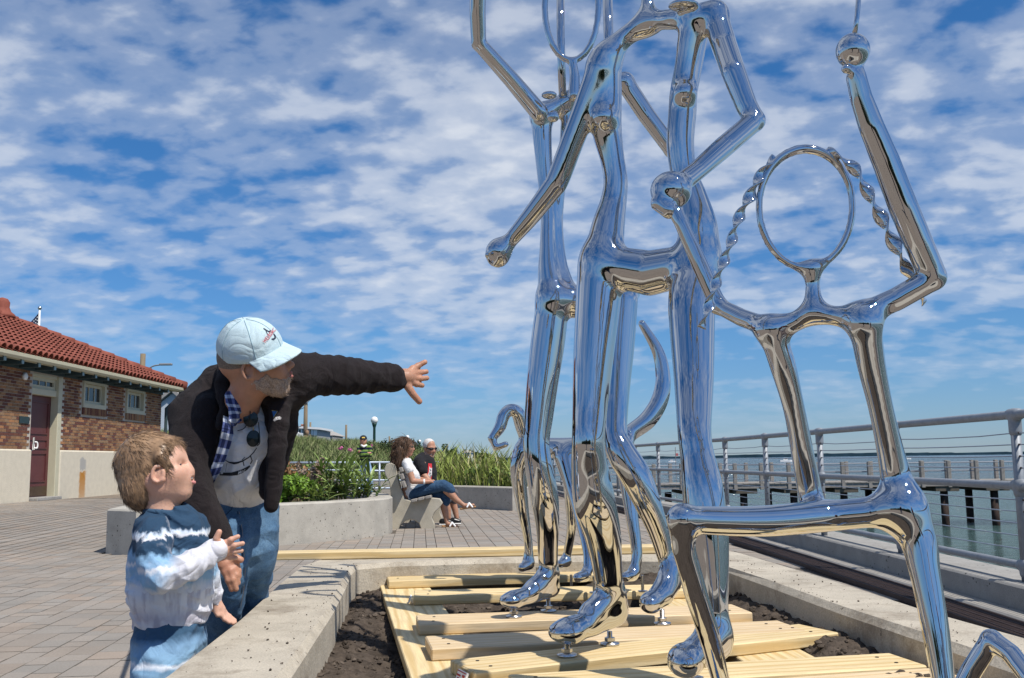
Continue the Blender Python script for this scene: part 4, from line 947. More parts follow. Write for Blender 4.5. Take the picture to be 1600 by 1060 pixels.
def hwin(px0, py0, px1, py1, Y, par):
    x0, z1 = WXZ(px0, py0, Y); x1, z0 = WXZ(px1, py1, Y); mb = MB(); w_ = .16
    mb.box((x0, Y - .08, z0), (x0 + w_, Y - .002, z1)); mb.box((x1 - w_, Y - .08, z0), (x1, Y - .002, z1)); mb.box((x0 + w_, Y - .08, z1 - w_), (x1 - w_, Y - .002, z1)); mb.box((x0 + w_, Y - .08, z0), (x1 - w_, Y - .002, z0 + w_))
    xm = (x0 + x1) / 2; mb.box((xm - .08, Y - .08, z0 + w_), (xm + .08, Y - .002, z1 - w_)); f_ = mb.obj('window', WHITE, par); MB().box((x0 + w_ + .01, Y - .05, z0 + w_ + .01), (x1 - w_ - .01, Y - .03, z1 - w_ - .01)).obj('pane', DGLASS, f_)
hwin(460, 669.5, 472, 682, 130, h1); hwin(441, 669, 453, 678, 130, h1); hwin(483, 671.5, 489, 680, 130, h1); hwin(490, 672.5, 495.5, 680.5, 130, h1)
h2 = tag(empty('house', (-28, 150, 2)), 'house with grey hip roof just right of the flat-roofed house', 'house')
xa, za = WXZ(496, 681, 150); xb, _ = WXZ(520, 681, 150); xt, zt = WXZ(503, 669, 150); _, zl = WXZ(500, 692, 150); x2, z2 = WXZ(548, 684, 148)
MB().box((xa, 150, zl), (xb - .2, 160, za)).obj('wall', SIDING, h2); MB().add([(xa - .6, 149.5, za), (xb + .3, 149.5, za), (xb + .3, 161, za), (xa - .6, 161, za), (xt, 155, zt)], [(0, 1, 4), (1, 2, 4), (2, 3, 4), (3, 0, 4), (0, 3, 2, 1)]).obj('roof', ROOFG, h2)
MB().add([(xb + .31, 148, zl), (x2, 148, zl), (x2, 148, z2 - .3), (xb + .31, 148, za - .3), (xb + .31, 156, zl), (x2, 156, zl), (x2, 156, z2 - .3), (xb + .31, 156, za - .3)], [(0, 1, 2, 3), (1, 5, 6, 2), (3, 2, 6, 7)]).obj('porch', ROOFG, h2)
h3 = tag(empty('house', (-29, 80, 0)), 'pale gabled house glimpsed between brick building and bending man', 'house')
xa, za = WXZ(246, 634, 80); xb, zb = WXZ(290, 634, 80); xm, zm = WXZ(270, 614, 80)
mb = MB(); mb.add([(xa, 80, 0), (xb, 80, 0), (xb, 80, zb), (xm, 80, zm), (xa, 80, za), (xa, 90, 0), (xb, 90, 0), (xb, 90, zb), (xm, 90, zm), (xa, 90, za)], [(0, 1, 2, 3, 4), (1, 6, 7, 2), (0, 4, 9, 5)]); mb.obj('wall', M('pale_siding', (.5, .55, .6), .8), h3)
mb = MB()
for (x0, z0), (x1, z1) in (((xa - .6, za - .35), (xm, zm + .1)), ((xm, zm + .1), (xb + .6, zb - .35))): mb.add([(x0, 79.6, z0), (x1, 79.6, z1), (x1, 90, z1), (x0, 90, z0), (x0, 79.6, z0 + .35), (x1, 79.6, z1 + .35), (x1, 90, z1 + .35), (x0, 90, z0 + .35)], [(0, 1, 5, 4), (4, 5, 6, 7), (0, 3, 2, 1)])
mb.obj('roof', ROOFG, h3); hwin(259, 640, 267, 652, 80, h3)
car = tag(empty('parked_car', (W(440, 684, 100)[0], 100, 1.6)), 'white car parked behind the dune crest by the grey house', 'car')
x0, z0 = WXZ(432, 687, 100); P_ = [(0, 0), (4.3, 0), (4.35, .5), (3.6, .62), (2.9, 1.05), (1.2, 1.05), (.5, .6), (0, .5)]
mb = MB(); V = [(x0 - 1.6 + a, y_, z0 + .1 + c_) for y_ in (100, 101.7) for a, c_ in P_]; n = len(P_); mb.add(V, [tuple(range(n)), tuple(range(2 * n - 1, n - 1, -1))] + [(k, k + n, (k + 1) % n + n, (k + 1) % n) for k in range(n)]); mb.obj('body', WHITE, car)
mb = MB(); mb.add([(x0 - 1.6 + a, 99.98, z0 + .1 + c_) for a, c_ in ((.75, .62), (3.3, .66), (2.8, .98), (1.3, .98))], [(0, 1, 2, 3)]); mb.obj('window', DGLASS, car)
whm = MB().tube([(0, -.1, 0), (0, .1, 0)], .32, 12).mesh('wheel', BLACK)
for a in (.8, 3.5): put('wheel', whm, car, (x0 - 1.6 + a - car.location.x, 0, z0 + .1 - 1.6))
# headland far off: trees and roofs
hd = sheet('headland', np.linspace(-40, 2, 30), np.linspace(225, 300, 8), lambda x, y: -2.8 + (3.6 + 1.6 * fbm2(x * .1, y * .1, 3)) * sstep((y - 225) / 30) * sstep((3 - x) / 12), DUNE)
def tree(px, py, Y, hgt, wid, label, base):
    p = W(px, py, Y); e_ = tag(empty('tree', (p[0], Y, base)), label, 'tree', 'trees on the far headland'); top = p[2]
    MB().tube([(p[0], Y, base), (p[0] + .1, Y, top - hgt * .35)], [.25, .08], 7).obj('trunk', POLEW, e_)
    mb = MB(); 
    for k in range(7): leafcloud(mb, (p[0] + rr.uniform(-.5, .5) * wid * .7, Y + rr.uniform(-1, 1), top - hgt * (.15 + .5 * rr.random())), 60, (wid * .3, wid * .3, hgt * .2), .5)
    tag(mb.obj('crown', LEAFD, e_), kind='stuff')
for i, (px, py, hg, wd) in enumerate([(694.5, 694, 4.2, 1.4), (709, 699, 3.5, 1.6), (700, 703, 2.5, 4.5), (690, 704, 2.4, 5), (718, 705, 2.2, 4), (731, 701, 2.6, 2.4), (744, 706, 2, 4.5), (757, 708, 1.6, 4), (765, 708, 2.0, 2)]):
    tree(px, py, 232 + i, hg, wd, ['lone tall ragged tree left on the far headland', 'small pointed tree right of the lone ragged tree on the headland', 'bushy low trees under the ragged tree on the headland', 'low bushy tree behind the seated man on the headland', 'low bushy tree left of the pale headland house', 'rounded tree over the pale headland house', 'low bushy tree right of the headland house', 'low bushy tree towards the tip of the headland', 'last small tree at the tip of the headland'][i], -.5)
h4 = tag(empty('house', (-10, 240, 1)), 'tiny pale house among the trees on the far headland', 'house')
xa, za = WXZ(722, 711, 228); xb, zb = WXZ(738, 704, 228); MB().box((xa, 228, za - 2), (xb, 233, (za + zb) / 2)).obj('wall', WHITE, h4)
MB().add([(xa - .2, 227.8, (za + zb) / 2), (xb + .2, 227.8, (za + zb) / 2), (xb + .2, 233, (za + zb) / 2), (xa - .2, 233, (za + zb) / 2), ((xa + xb) / 2, 230, zb + .2)], [(0, 1, 4), (1, 2, 4), (2, 3, 4), (3, 0, 4), (0, 3, 2, 1)]).obj('roof', ROOFG, h4)

# ================================================================ PLANTER PLANTS
REED = M('reed_leaf', (.22, .27, .055), .55, var=.15, scale=3, spec=.3, island=.4)
t, b = nodes_of(REED); c = in_color(REED); _g = N(t, 'ShaderNodeNewGeometry'); c = mixc(t, ramp(t, _g.outputs['Random Per Island'], [(.74, 0.0), (.80, 1.0)]), c, (.33, .30, .13)); L(t, c, b.inputs['Base Color'])
REED.node_tree.nodes['Principled BSDF'].inputs['Transmission Weight'].default_value = 0
q = inset(PB, .42); n = 6500; x = RNG.uniform(-2.6, .9, n); y = RNG.uniform(19.3, 24.6, n); k = np.array([in_poly(q, a, c_) for a, c_ in zip(x, y)]); x, y = x[k], y[k]
tall = RNG.random(len(x)) < .16; hgt = np.where(tall, .72 + .55 * RNG.random(len(x)), .35 + .42 * RNG.random(len(x))) * np.interp(x, [-2, -.3, .5], [1.05, .95, .6])
blades(x, y, np.full(len(x), .36), hgt, np.where(tall, .032, .024), .42, REED, 'reeds')
mb = MB()
for k in range(60):
    x_, y_ = rr.uniform(-2.4, .6), rr.uniform(19.6, 21.8)
    if in_poly(q, x_, y_): leafcloud(mb, (x_, y_, .50 + .25 * rr.random()), 60, (.22, .2, .2), .13)
tag(mb.obj('planter_ground_cover', LEAFM), kind='stuff')
# shrubs of the left planter
def shrub(px, py, Y, R, H, m, n, size, label, cat='shrub', lumps=7):
    p = W(px, py, Y); z0 = .40; e_ = tag(empty('shrub', (p[0], Y, z0)), label, cat); mb = MB()
    for k in range(lumps): leafcloud(mb, (p[0] + rr.uniform(-.6, .6) * R, Y + rr.uniform(-.5, .5) * R, z0 + H * (.35 + .5 * rr.random())), n, (R * .5, R * .5, H * .32), size)
    tag(mb.obj('foliage', m, e_), kind='stuff')
    for k in range(5): MB().tube([(p[0] + rr.uniform(-.1, .1), Y, z0 - .02), (p[0] + rr.uniform(-.5, .5) * R, Y + rr.uniform(-.3, .3) * R, z0 + H * .6)], [.012, .006], 5).obj('stem', POLEW, e_)
shrub(452, 760, 12.75, .40, .42, LEAFB, 330, .055, 'bright lime green shrub in the planter beside the black jacket')
shrub(418, 756, 12.9, .35, .42, LEAFB, 260, .055, 'lime green shrub half hidden between jacket and jeans')
shrub(385, 765, 12.6, .5, .3, LEAFM, 160, .06, 'green shrub in the planter behind the bending man')
ORL = M('reddish_leaf', (.26, .135, .05), .6, var=.25, scale=5, island=.4)
shrub(452, 737, 14.2, .42, .58, ORL, 120, .06, 'reddish leaved shrub behind the lime green shrub')
shrub(475, 735, 14.6, .45, .55, LEAFM, 150, .07, 'mid green shrub behind the feathery dry grasses')
LEAFM2 = M('lance_leaf', (.17, .24, .055), .4, var=.2, scale=6, spec=.45, island=.3)
def leaf_mesh(l, w):
    V = []; F = []; m_ = 5
    for i in range(m_ + 1):
        t_ = i / m_; ww = w * sin(pi * min(1, t_ * .92 + .08)) ** .8 * .5; zc = .22 * l * t_ - .30 * l * t_ ** 2.2; V += [(-ww, l * t_, zc + ww * .35), (0, l * t_, zc), (ww, l * t_, zc + ww * .35)]
    for i in range(m_):
        for k in (0, 1): a = 3 * i + k; F.append((a, a + 1, a + 4, a + 3))
    return mk('leaf', V, F, LEAFM2, True)
LV = [leaf_mesh(.24, .042), leaf_mesh(.19, .036), leaf_mesh(.28, .046)]
def leafy(px, py, Y, H, ns, nl, spread, label):
    p = W(px, py, Y); z0 = .40; e_ = tag(empty('leafy_plant', (p[0], Y, z0)), label, 'plant')
    for s_ in range(ns):
        a = rr.uniform(0, 2 * pi); sp = spread * sqrt(rr.random()); tip = np.array([cos(a) * sp, sin(a) * sp * .8, H * rr.uniform(.6, 1.05)]); b0 = np.array([cos(a) * sp * .35, sin(a) * sp * .3, -.02])
        P_ = spline([b0, b0 * .6 + tip * .4 + np.array([0, 0, .05]), tip], 4); st = MB().tube(P_, np.linspace(.008, .004, len(P_)), 5).mesh('stem', LEAFM2, True); so = put('stem', st, e_, (0, 0, 0))
        for k in range(nl):
            f = .25 + .75 * (k + rr.random()) / nl; q_ = P_[min(len(P_) - 1, int(f * (len(P_) - 1)))]
            lo = bpy.data.objects.new('leaf', LV[rr.randrange(3)]); COL.objects.link(lo); lo.parent = so; lo.location = q_
            lo.rotation_euler = (rr.uniform(.1, .75) + .5 * (f > .85), rr.uniform(-.3, .3), k * 2.4 + rr.uniform(-.4, .4)); sc_ = rr.uniform(.7, 1.15); lo.scale = (sc_, sc_, sc_)
leafy(537, 765, 13.6, .62, 17, 13, .40, 'large leafy plant with lance-shaped leaves spilling over the planter rim')
leafy(572, 765, 14.2, .46, 10, 10, .34, 'smaller leafy plant at the planter end next to the bench')
leafy(505, 770, 12.75, .34, 6, 8, .25, 'low leafy plant at the planter rim below the dry grasses')
leafy(483, 775, 12.7, .30, 6, 8, .22, 'small leafy sprout beside the lime green shrub')
def feather(px, py, Y, H, n, label):
    p = W(px, py, Y); e_ = tag(empty('ornamental_grass', (p[0], Y, .4)), label, 'ornamental grass'); k = 260
    x = p[0] + RNG.normal(0, .09, k); y = Y + RNG.normal(0, .08, k); blades(x, y, np.full(k, .39), H * (.5 + .5 * RNG.random(k)), .012, .5, STRAW, 'blades', 'stuff', e_)
    for i in range(n):
        a = rr.uniform(0, 2 * pi); t_ = np.array([p[0] + cos(a) * .2 * rr.random(), Y + sin(a) * .15, .4 + H * rr.uniform(.85, 1.15)]); P_ = spline([(p[0], Y, .4), (p[0] * .5 + t_[0] * .5, Y, .4 + H * .5), t_], 4)
        s_ = MB().tube(P_, .004, 4).obj('stalk', STRAW, e_); pl_ = MB()
        for kk in range(3): leafcloud(pl_, t_ - np.array([0, 0, .05 + .06 * kk]), 40, (.035, .035, .06), .05)
        tag(pl_.obj('plume', M('plume%d' % i, (.36, .27, .20), .9, var=.1) if i == 0 else bpy.data.materials['plume0'], s_), kind='stuff')
feather(477, 772, 13.6, .55, 4, 'dry feathery grass clump left of the large leafy plant')
feather(500, 772, 13.9, .62, 5, 'tallest dry feathery grass clump with tan plumes')

hg_ = tag(empty('hedge', (-2, -15, 0)), 'long dark clipped hedge mirrored low in the steel legs', 'hedge'); mb = MB()
for k in range(150): leafcloud(mb, (-20 + 24 * rr.random(), -15 + rr.uniform(-.8, .8), .3 + 2.0 * rr.random()), 60, (.9, .5, .5), .22)
tag(mb.obj('foliage', HEDGE_M, hg_), kind='stuff'); MB().box((-20.5, -15.5, 0), (4, -14.6, 1.9), .3).obj('stems', HEDGE_M, hg_)

# ================================================================ BENCH
bch = tag(empty('bench', (-1.5, 14.6, 0)), 'park bench with sculpted concrete ends and weathered slats, couple seated on it', 'bench')
def z7(x, y): return (590 + x / 5.3, 660 + y / 5.3)
BY = 14.55
prof = [(60, 888), (95, 770), (122, 700), (112, 600), (100, 500), (62, 428), (58, 385), (75, 352), (105, 342), (135, 356), (146, 385), (160, 470), (185, 560), (215, 640), (285, 664), (440, 632), (510, 640), (528, 668), (505, 705), (462, 745), (440, 790), (455, 830), (472, 888), (362, 888), (345, 835), (305, 808), (262, 802), (215, 820), (180, 852), (168, 888)]
pts = [W(*z7(*q), BY) for q in prof]; pts = [(p[0], max(p[2], 0.0) if i not in (0, 22, 23, 29) else 0.0) for i, p in enumerate(pts)]
me_s = bpy.data.curves.new('bench_end', 'CURVE'); me_s.dimensions = '2D'; me_s.fill_mode = 'BOTH'; me_s.extrude = .055; me_s.bevel_depth = .012; me_s.bevel_resolution = 1
sp_ = me_s.splines.new('POLY'); sp_.points.add(len(pts) - 1); sp_.use_cyclic_u = True
for i, (x, z) in enumerate(pts): sp_.points[i].co = (x, z, 0, 1)
ob = bpy.data.objects.new('bench_end', me_s); COL.objects.link(ob); dg = bpy.context.evaluated_depsgraph_get(); me = bpy.data.meshes.new_from_object(ob.evaluated_get(dg)); bpy.data.objects.remove(ob); bpy.data.curves.remove(me_s)
me.transform(Matrix(((1, 0, 0, 0), (0, 0, -1, 0), (0, 1, 0, 0), (0, 0, 0, 1)))); me.materials.clear(); me.materials.append(concrete('bench_concrete', (.42, .385, .31), pits=False))
me.name = 'bench_end'
for k in (0, 1): put('bench_end', me, bch, (1.5, .06 + 1.55 * k, 0))
def slat(p0, p1, th, name='slat'):
    a = W(*z7(*p0), BY); b2 = W(*z7(*p1), BY); d = np.array([b2[0] - a[0], 0, b2[2] - a[2]]); l = np.linalg.norm(d); d /= l; n_ = np.array([-d[2], 0, d[0]])
    Mx = np.eye(4); Mx[:3, 0] = d; Mx[:3, 1] = [0, 1, 0]; Mx[:3, 2] = n_; Mx[:3, 3] = [a[0], 0, a[2]]
    MB().box((0, BY - .12, 0), (l - .012, BY + 1.9, th), .008, Mx).obj(name, GREYWOOD, bch)
slat((182, 378), (196, 424), .05); slat((188, 432), (205, 484), .05); slat((200, 492), (222, 552), .05)
slat((285, 664), (340, 652), .045); slat((342, 650), (398, 638), .045); slat((400, 637), (455, 625), .045)

# ================================================================ LUMBER
TOP = .43; TH = .038
def plank(fl, fr, bl, label, m=PINE, top=TOP, th=TH, name='plank', width=None):
    A, B, C_ = G(*fl, top), G(*fr, top), G(*bl, top); d = (B - A)[:2]; l = np.linalg.norm(d); ang = math.atan2(d[1], d[0]); n_ = np.array([-sin(ang), cos(ang)]); w = width or abs(float((C_ - A)[:2] @ n_)); sh = float((C_ - A)[:2] @ (d / l))
    mb = MB().box((0, 0, -th), (l, w, 0), .004); o = put(name, mb.mesh('plank', m), None, (A[0], A[1], top)); o.rotation_euler = (rr.uniform(-.004, .004), 0, ang); tag(o, label, 'plank', 'lumber laid over the soil'); return o, A, ang, w, l
PL = {}
PL[1] = plank((607, 908), (935, 897), (593, 896.6), 'farthest cross plank, nearest the back curb, under the steel animal')
PL[2] = plank((646, 932), (1098, 921), (636, 922.3), 'second cross plank from the back, with a printed tag on its left end')
PL[3] = plank((654, 976), (1176, 957), (643, 961.6), 'third cross plank from the back, below the left foot of the rear figure', PINE_P)
PL[4] = plank((674, 1013.6), (1262, 986), (659, 994), 'cross plank with the chipped left corner', PINE_P)
PL[5] = plank((742, 1051), (1311, 988.5), (711, 1030), 'wide cross plank under the left foot of the tall figure')
PL[6] = plank((815, 1078), (1449, 1040), (790, 1054), 'cross plank under the big right foot of the tall figure, lower right')
PL[7] = plank((930, 1125), (1600, 1075), (900, 1081), 'nearest cross plank, cut off by the bottom edge of the view', PINE_P)
PL[8] = plank((1000, 1215), (1900, 1150), (950, 1150), 'plank below the bottom edge of the view, beyond the nearest one')
for p_, q_, lab in (((594, 903), (690, 1080), 'long flat ledger board running under the left ends of the cross planks'), ((1330, 1026), (1120, 925), 'long flat ledger board running under the right ends of the cross planks')):
    A, B = G(*p_, .391), G(*q_, .391)
    if p_[0] > 1000: A = np.array([1.0, 1.9, .391]); B = np.array([.80, 4.6, .391])
    else: A = np.array([-.70, 5.05, .391]); B = np.array([-.16, 2.05, .391])
    d = (B - A)[:2]; l = np.linalg.norm(d); ang = math.atan2(d[1], d[0]); o = put('plank', MB().box((0, -.0, -.038), (l, .235, 0), .003).mesh('plank', PINE), None, (A[0], A[1], .391)); o.rotation_euler = (0, 0, ang); tag(o, lab, 'plank', 'lumber laid over the soil')
# plank bridging the back curb
A, B = np.array([-1.5, 5.02]), np.array([.98, 5.17]); d = B - A; ang = math.atan2(d[1], d[0]); o = put('plank', MB().box((0, 0, -.038), (np.linalg.norm(d), .135, 0), .004).mesh('plank', PINE), None, (A[0], A[1], .5405)); o.rotation_euler = (0, 0, ang); tag(o, 'long plank resting on top of the back curb wall behind the figures', 'plank', 'lumber laid over the soil')
# paper tags stapled to plank ends
PAPER = M('white_paper', (.75, .75, .74), .6, var=.02); INK = M('black_ink', (.015, .015, .017), .7); REDINK = M('red_ink', (.45, .04, .03), .6)
def endtag(k, red=False):
    o, A, ang, w, l = PL[k]
    e_ = bpy.data.objects.new('lumber_tag', MB().box((-.012, .02, -.036), (-.006, w * .45, -.009)).mesh('lumber_tag', PAPER)); COL.objects.link(e_); e_.parent = o; e_.rotation_euler = (0, .35, 0)
    mb = MB()
    for y0, y1, z0, z1 in ((.025, w * .46, -.014, -.0115), (.028, w * .24, -.025, -.018), (w * .30, w * .44, -.026, -.021), (.03, w * .4, -.033, -.030)): mb.add([(-.0128, y0, z0), (-.0128, y0, z1), (-.0128, y1, z1), (-.0128, y1, z0)], [(0, 1, 2, 3)])
    i_ = bpy.data.objects.new('print', mb.mesh('print', REDINK if red else INK)); COL.objects.link(i_); i_.parent = e_
endtag(2); endtag(5, True)

# ================================================================ POLISHED STEEL FIGURES
def sculpt(name, label, base, build, h, cat='sculpture', parts=None):
    e_ = tag(empty(name, base), label, cat, 'polished steel figures in the bed'); s_ = S(); build(s_); s_.obj('body', STEEL, h, e_, normals=True); return e_
def stud(px, py, zt, par):
    p = G(px, py, TOP); p = np.array([p[0], p[1]]); mb = MB()
    mb.lathe([(.030, 0), (.030, .006), (.012, .009), (.012, .022), (.008, .023), (.008, zt - TOP)], (p[0], p[1], TOP + .001), 14); mb.obj('mounting_bolt', BOLT, par, True)
    MB().lathe([(.015, .010), (.016, .012), (.016, .021), (.015, .022)], (p[0], p[1], TOP + .001), 6).obj('nut', BOLT, par)

# --- tall front figure
def figA(s):
    s.chain(pc([(962, 418, 2.89, 33), (1015, 427, 2.85, 36), (1068, 416, 2.77, 33)]), .035)
    # left column from hip to shoulder
    s.chain(pc([(940, 408, 2.91, 33), (945, 385, 2.91, 30), (951, 350, 2.92, 26), (958, 318, 2.93, 21.5), (962, 285, 2.93, 19.5), (957, 250, 2.93, 19.5), (949, 210, 2.93, 23.5), (945, 180, 2.92, 27), (945, 150, 2.92, 27.5), (946, 118, 2.91, 26), (950, 92, 2.90, 23)]), .03, sub=8)
    s.chain(pc([(1092, 405, 2.75, 34), (1091, 375, 2.75, 33), (1089, 350, 2.75, 31), (1080, 310, 2.76, 25.5), (1068, 270, 2.77, 21.5), (1063, 225, 2.77, 22), (1066, 180, 2.77, 22.5), (1068, 145, 2.77, 22), (1073, 102, 2.76, 19.5), (1079, 62, 2.75, 21), (1086, 36, 2.74, 20)]), .03, sub=8)
    s.chain(pc([(938, 100, 2.91, 21), (968, 66, 2.89, 17), (1012, 36, 2.86, 15.5), (1058, 30, 2.77, 17), (1116, 22, 2.72, 20)]), .04, sub=8)
    s.chain(pc([(1011, 40, 2.86, 14), (1012, 14, 2.86, 11), (1011, -25, 2.86, 9)]), .05)
    th = np.linspace(0, 2 * pi, 25); hc = (1011, -128)
    s.chain(pc([(hc[0] + 78 * sin(a), hc[1] + 100 * cos(a), 2.86, 7.5) for a in th]), .03)
    # his right arm (viewer's left), swinging down
    s.chain(pc([(936, 112, 2.90, 22), (915, 168, 2.92, 20), (893, 225, 2.94, 19), (872, 280, 2.96, 18.5), (862, 296, 2.97, 17.5), (832, 335, 3.0, 15), (800, 373, 3.03, 12), (787, 386, 3.04, 12)]), .018, sub=4)
    s.e(W(778, 396, 3.04), (20 * 3.04 / FPX, .040, 23 * 3.04 / FPX), None, .03); s.e(W(764, 399, 2.99), .014, None, .02)
    s.e(W(769, 401, 2.98), (.013, .03, .028), None, .012, -1)
    # other arm, hand on the girl's hand
    s.chain(pc([(1117, 26, 2.72, 21), (1131, 70, 2.68, 20.5), (1146, 113, 2.60, 19.5), (1166, 165, 2.58, 17.5), (1178, 188, 2.57, 17)]), .03)
    s.chain(pc([(1178, 190, 2.57, 17), (1131, 230, 2.48, 17.5), (1088, 268, 2.38, 15.5), (1062, 288, 2.33, 17)]), .012)
    s.e(W(1048.5, 298, 2.30), (33 * 2.30 / FPX, .048, 31 * 2.30 / FPX), None, .02)
    s.chain(pc([(1028, 318, 2.28, 12), (1046, 330, 2.27, 13)]), .02)
    # chest bosses and shoulder cap
    for px, py, Y, r in ((1067, 146, 2.77, 20), (941, 184, 2.92, 20)): s.e(W(px, py, Y) + np.array([0, -r * Y / FPX * .95, -.012]), (.034, .028, .032), None, .022)
    s.e(W(1068, 9, 2.70), (.046, .034, .013), None, .008)
    # stance leg (viewer's left)
    s.chain(pc([(941, 405, 2.91, 34), (938, 430, 2.91, 36.5), (934, 478, 2.90, 35), (927, 560, 2.88, 31.5), (922, 635, 2.86, 27.5), (919, 690, 2.84, 25.5), (922, 735, 2.86, 29), (929, 785, 2.88, 32.5), (942, 838, 2.93, 28), (949, 890, 2.98, 22.5), (954, 925, 3.01, 21), (957, 945, 3.03, 21.5)]), .028, sub=8)
    s.chain(pc([(957, 958, 3.04, 21), (925, 973, 2.97, 20), (893, 984, 2.90, 18)]), .035); s.e(W(884, 987, 2.90), (.052, .055, .032), None, .03)
    s.chain(pc([(955, 930, 3.01, 19), (925, 955, 2.96, 17)]), .03)
    # striding leg (viewer's right)
    s.chain(pc([(1091, 405, 2.75, 34), (1087, 435, 2.74, 37), (1081, 480, 2.70, 37), (1084, 593, 2.63, 31), (1085, 675, 2.55, 26), (1090, 715, 2.53, 26.5), (1098, 765, 2.51, 31.5), (1104, 820, 2.50, 32.5), (1110, 880, 2.49, 28), (1114, 940, 2.48, 23), (1116, 985, 2.48, 22.5)]), .028, sub=8)
    s.chain(pc([(1120, 1008, 2.48, 23), (1095, 1022, 2.43, 21), (1076, 1030, 2.39, 20)]), .035); s.e(W(1069, 1033, 2.38), (.040, .055, .036), None, .03); s.chain(pc([(1116, 985, 2.48, 20), (1092, 1010, 2.43, 17)]), .03)
fa = sculpt('steel_figure', 'tallest polished steel figure in front, striding, holding the hand of the seated one', (.3, 2.8, TOP), figA, .0055)
stud(886, 1026, .47, fa); stud(953, 1008, .47, fa); stud(1090, 1072, .45, fa)

# --- rear figure with raised arm and staffs
def figB(s):
    s.chain(pc([(866, 466, 3.64, 24), (905, 474, 3.65, 25), (975, 455, 3.68, 26)]), .03)
    s.chain(pc([(866, 470, 3.64, 25), (857, 425, 3.64, 17), (855, 385, 3.64, 12), (855, 335, 3.65, 10.5), (852, 285, 3.66, 12), (849, 240, 3.66, 14), (847, 205, 3.66, 16), (848, 180, 3.66, 18)]), .028, sub=8)
    s.chain(pc([(888, 450, 3.65, 11), (877, 410, 3.66, 9), (872, 350, 3.67, 8), (876, 290, 3.67, 8.5), (884, 230, 3.67, 11), (890, 180, 3.67, 14), (888, 158, 3.67, 14)]), .028, sub=8)
    s.chain(pc([(845, 180, 3.66, 17), (868, 168, 3.66, 15), (900, 152, 3.67, 13), (940, 138, 3.68, 14), (975, 128, 3.62, 15)]), .03, sub=8)
    s.chain(pc([(897, 150, 3.58, 10), (898, 120, 3.58, 8), (895, 100, 3.58, 7)]), .05)
    th = np.linspace(0, 2 * pi, 25); s.chain(pc([(893 + 42 * sin(a), 12 + 83 * cos(a), 3.58, 5.2) for a in th]), .012)
    s.chain(pc([(842, 176, 3.57, 15), (800, 126, 3.52, 13.5), (748, 68, 3.46, 12)]), .03); s.chain(pc([(748, 68, 3.46, 12.5), (746, 20, 3.42, 13.5), (748, -60, 3.36, 14)]), .006)
    s.chain(pc([(977, 130, 3.62, 15), (1010, 180, 3.62, 14.5), (1050, 234, 3.62, 13.5)]), .02); s.chain(pc([(1050, 234, 3.62, 13), (1080, 140, 3.62, 11), (1100, 40, 3.62, 10)]), .008)
    s.e(W(858, 149, 3.50), (.030, .024, .014), None, .008); s.e(W(864, 182, 3.51), (.024, .016, .024), None, .03)
    s.chain(pc([(864, 470, 3.64, 26), (856, 535, 3.64, 27), (848, 595, 3.63, 25), (842, 650, 3.62, 22.5), (838, 692, 3.61, 20.5), (842, 730, 3.61, 21.5), (850, 775, 3.63, 22), (855, 818, 3.66, 18.5), (856, 862, 3.70, 15.5), (857, 895, 3.73, 15)]), .03, sub=8)
    s.chain(pc([(860, 918, 3.74, 15), (832, 928, 3.66, 14), (806, 936, 3.60, 12.5)]), .03); s.e(W(797, 938, 3.59), (.040, .045, .024), None, .03); s.chain(pc([(857, 898, 3.72, 14), (834, 917, 3.66, 12)]), .03)
    s.chain(pc([(972, 470, 3.62, 25), (967, 540, 3.60, 24.5), (963, 620, 3.56, 20), (961, 680, 3.52, 19.5), (971, 708, 3.50, 23), (992, 742, 3.49, 24), (1010, 782, 3.49, 21), (1027, 825, 3.50, 16.5), (1039, 868, 3.51, 12.5), (1046, 888, 3.51, 14)]), .03, sub=8)
    s.chain(pc([(1049, 912, 3.51, 15), (1036, 930, 3.45, 16), (1020, 940, 3.41, 15)]), .03); s.e(W(1014, 943, 3.40), (.030, .045, .028), None, .03); s.chain(pc([(1048, 890, 3.51, 14), (1032, 925, 3.45, 13)]), .03)
fb = sculpt('steel_figure', 'slender polished steel figure behind the tallest one, with one arm raised on the left', (.1, 3.6, TOP), figB, .006)
b_ = MB(); b_.tube([W(875.5, -70, 3.70), W(876, 60, 3.70), W(879, 150, 3.62)], [.017, .017, .015], 14); b_.tube([W(947, -70, 3.75), W(951, 60, 3.75), W(955, 130, 3.66)], [.021, .021, .02], 14); b_.obj('staff', STEEL, fb, True)
stud(803, 965, .47, fb); stud(857, 956, .48, fb); stud(1035, 976, .48, fb)

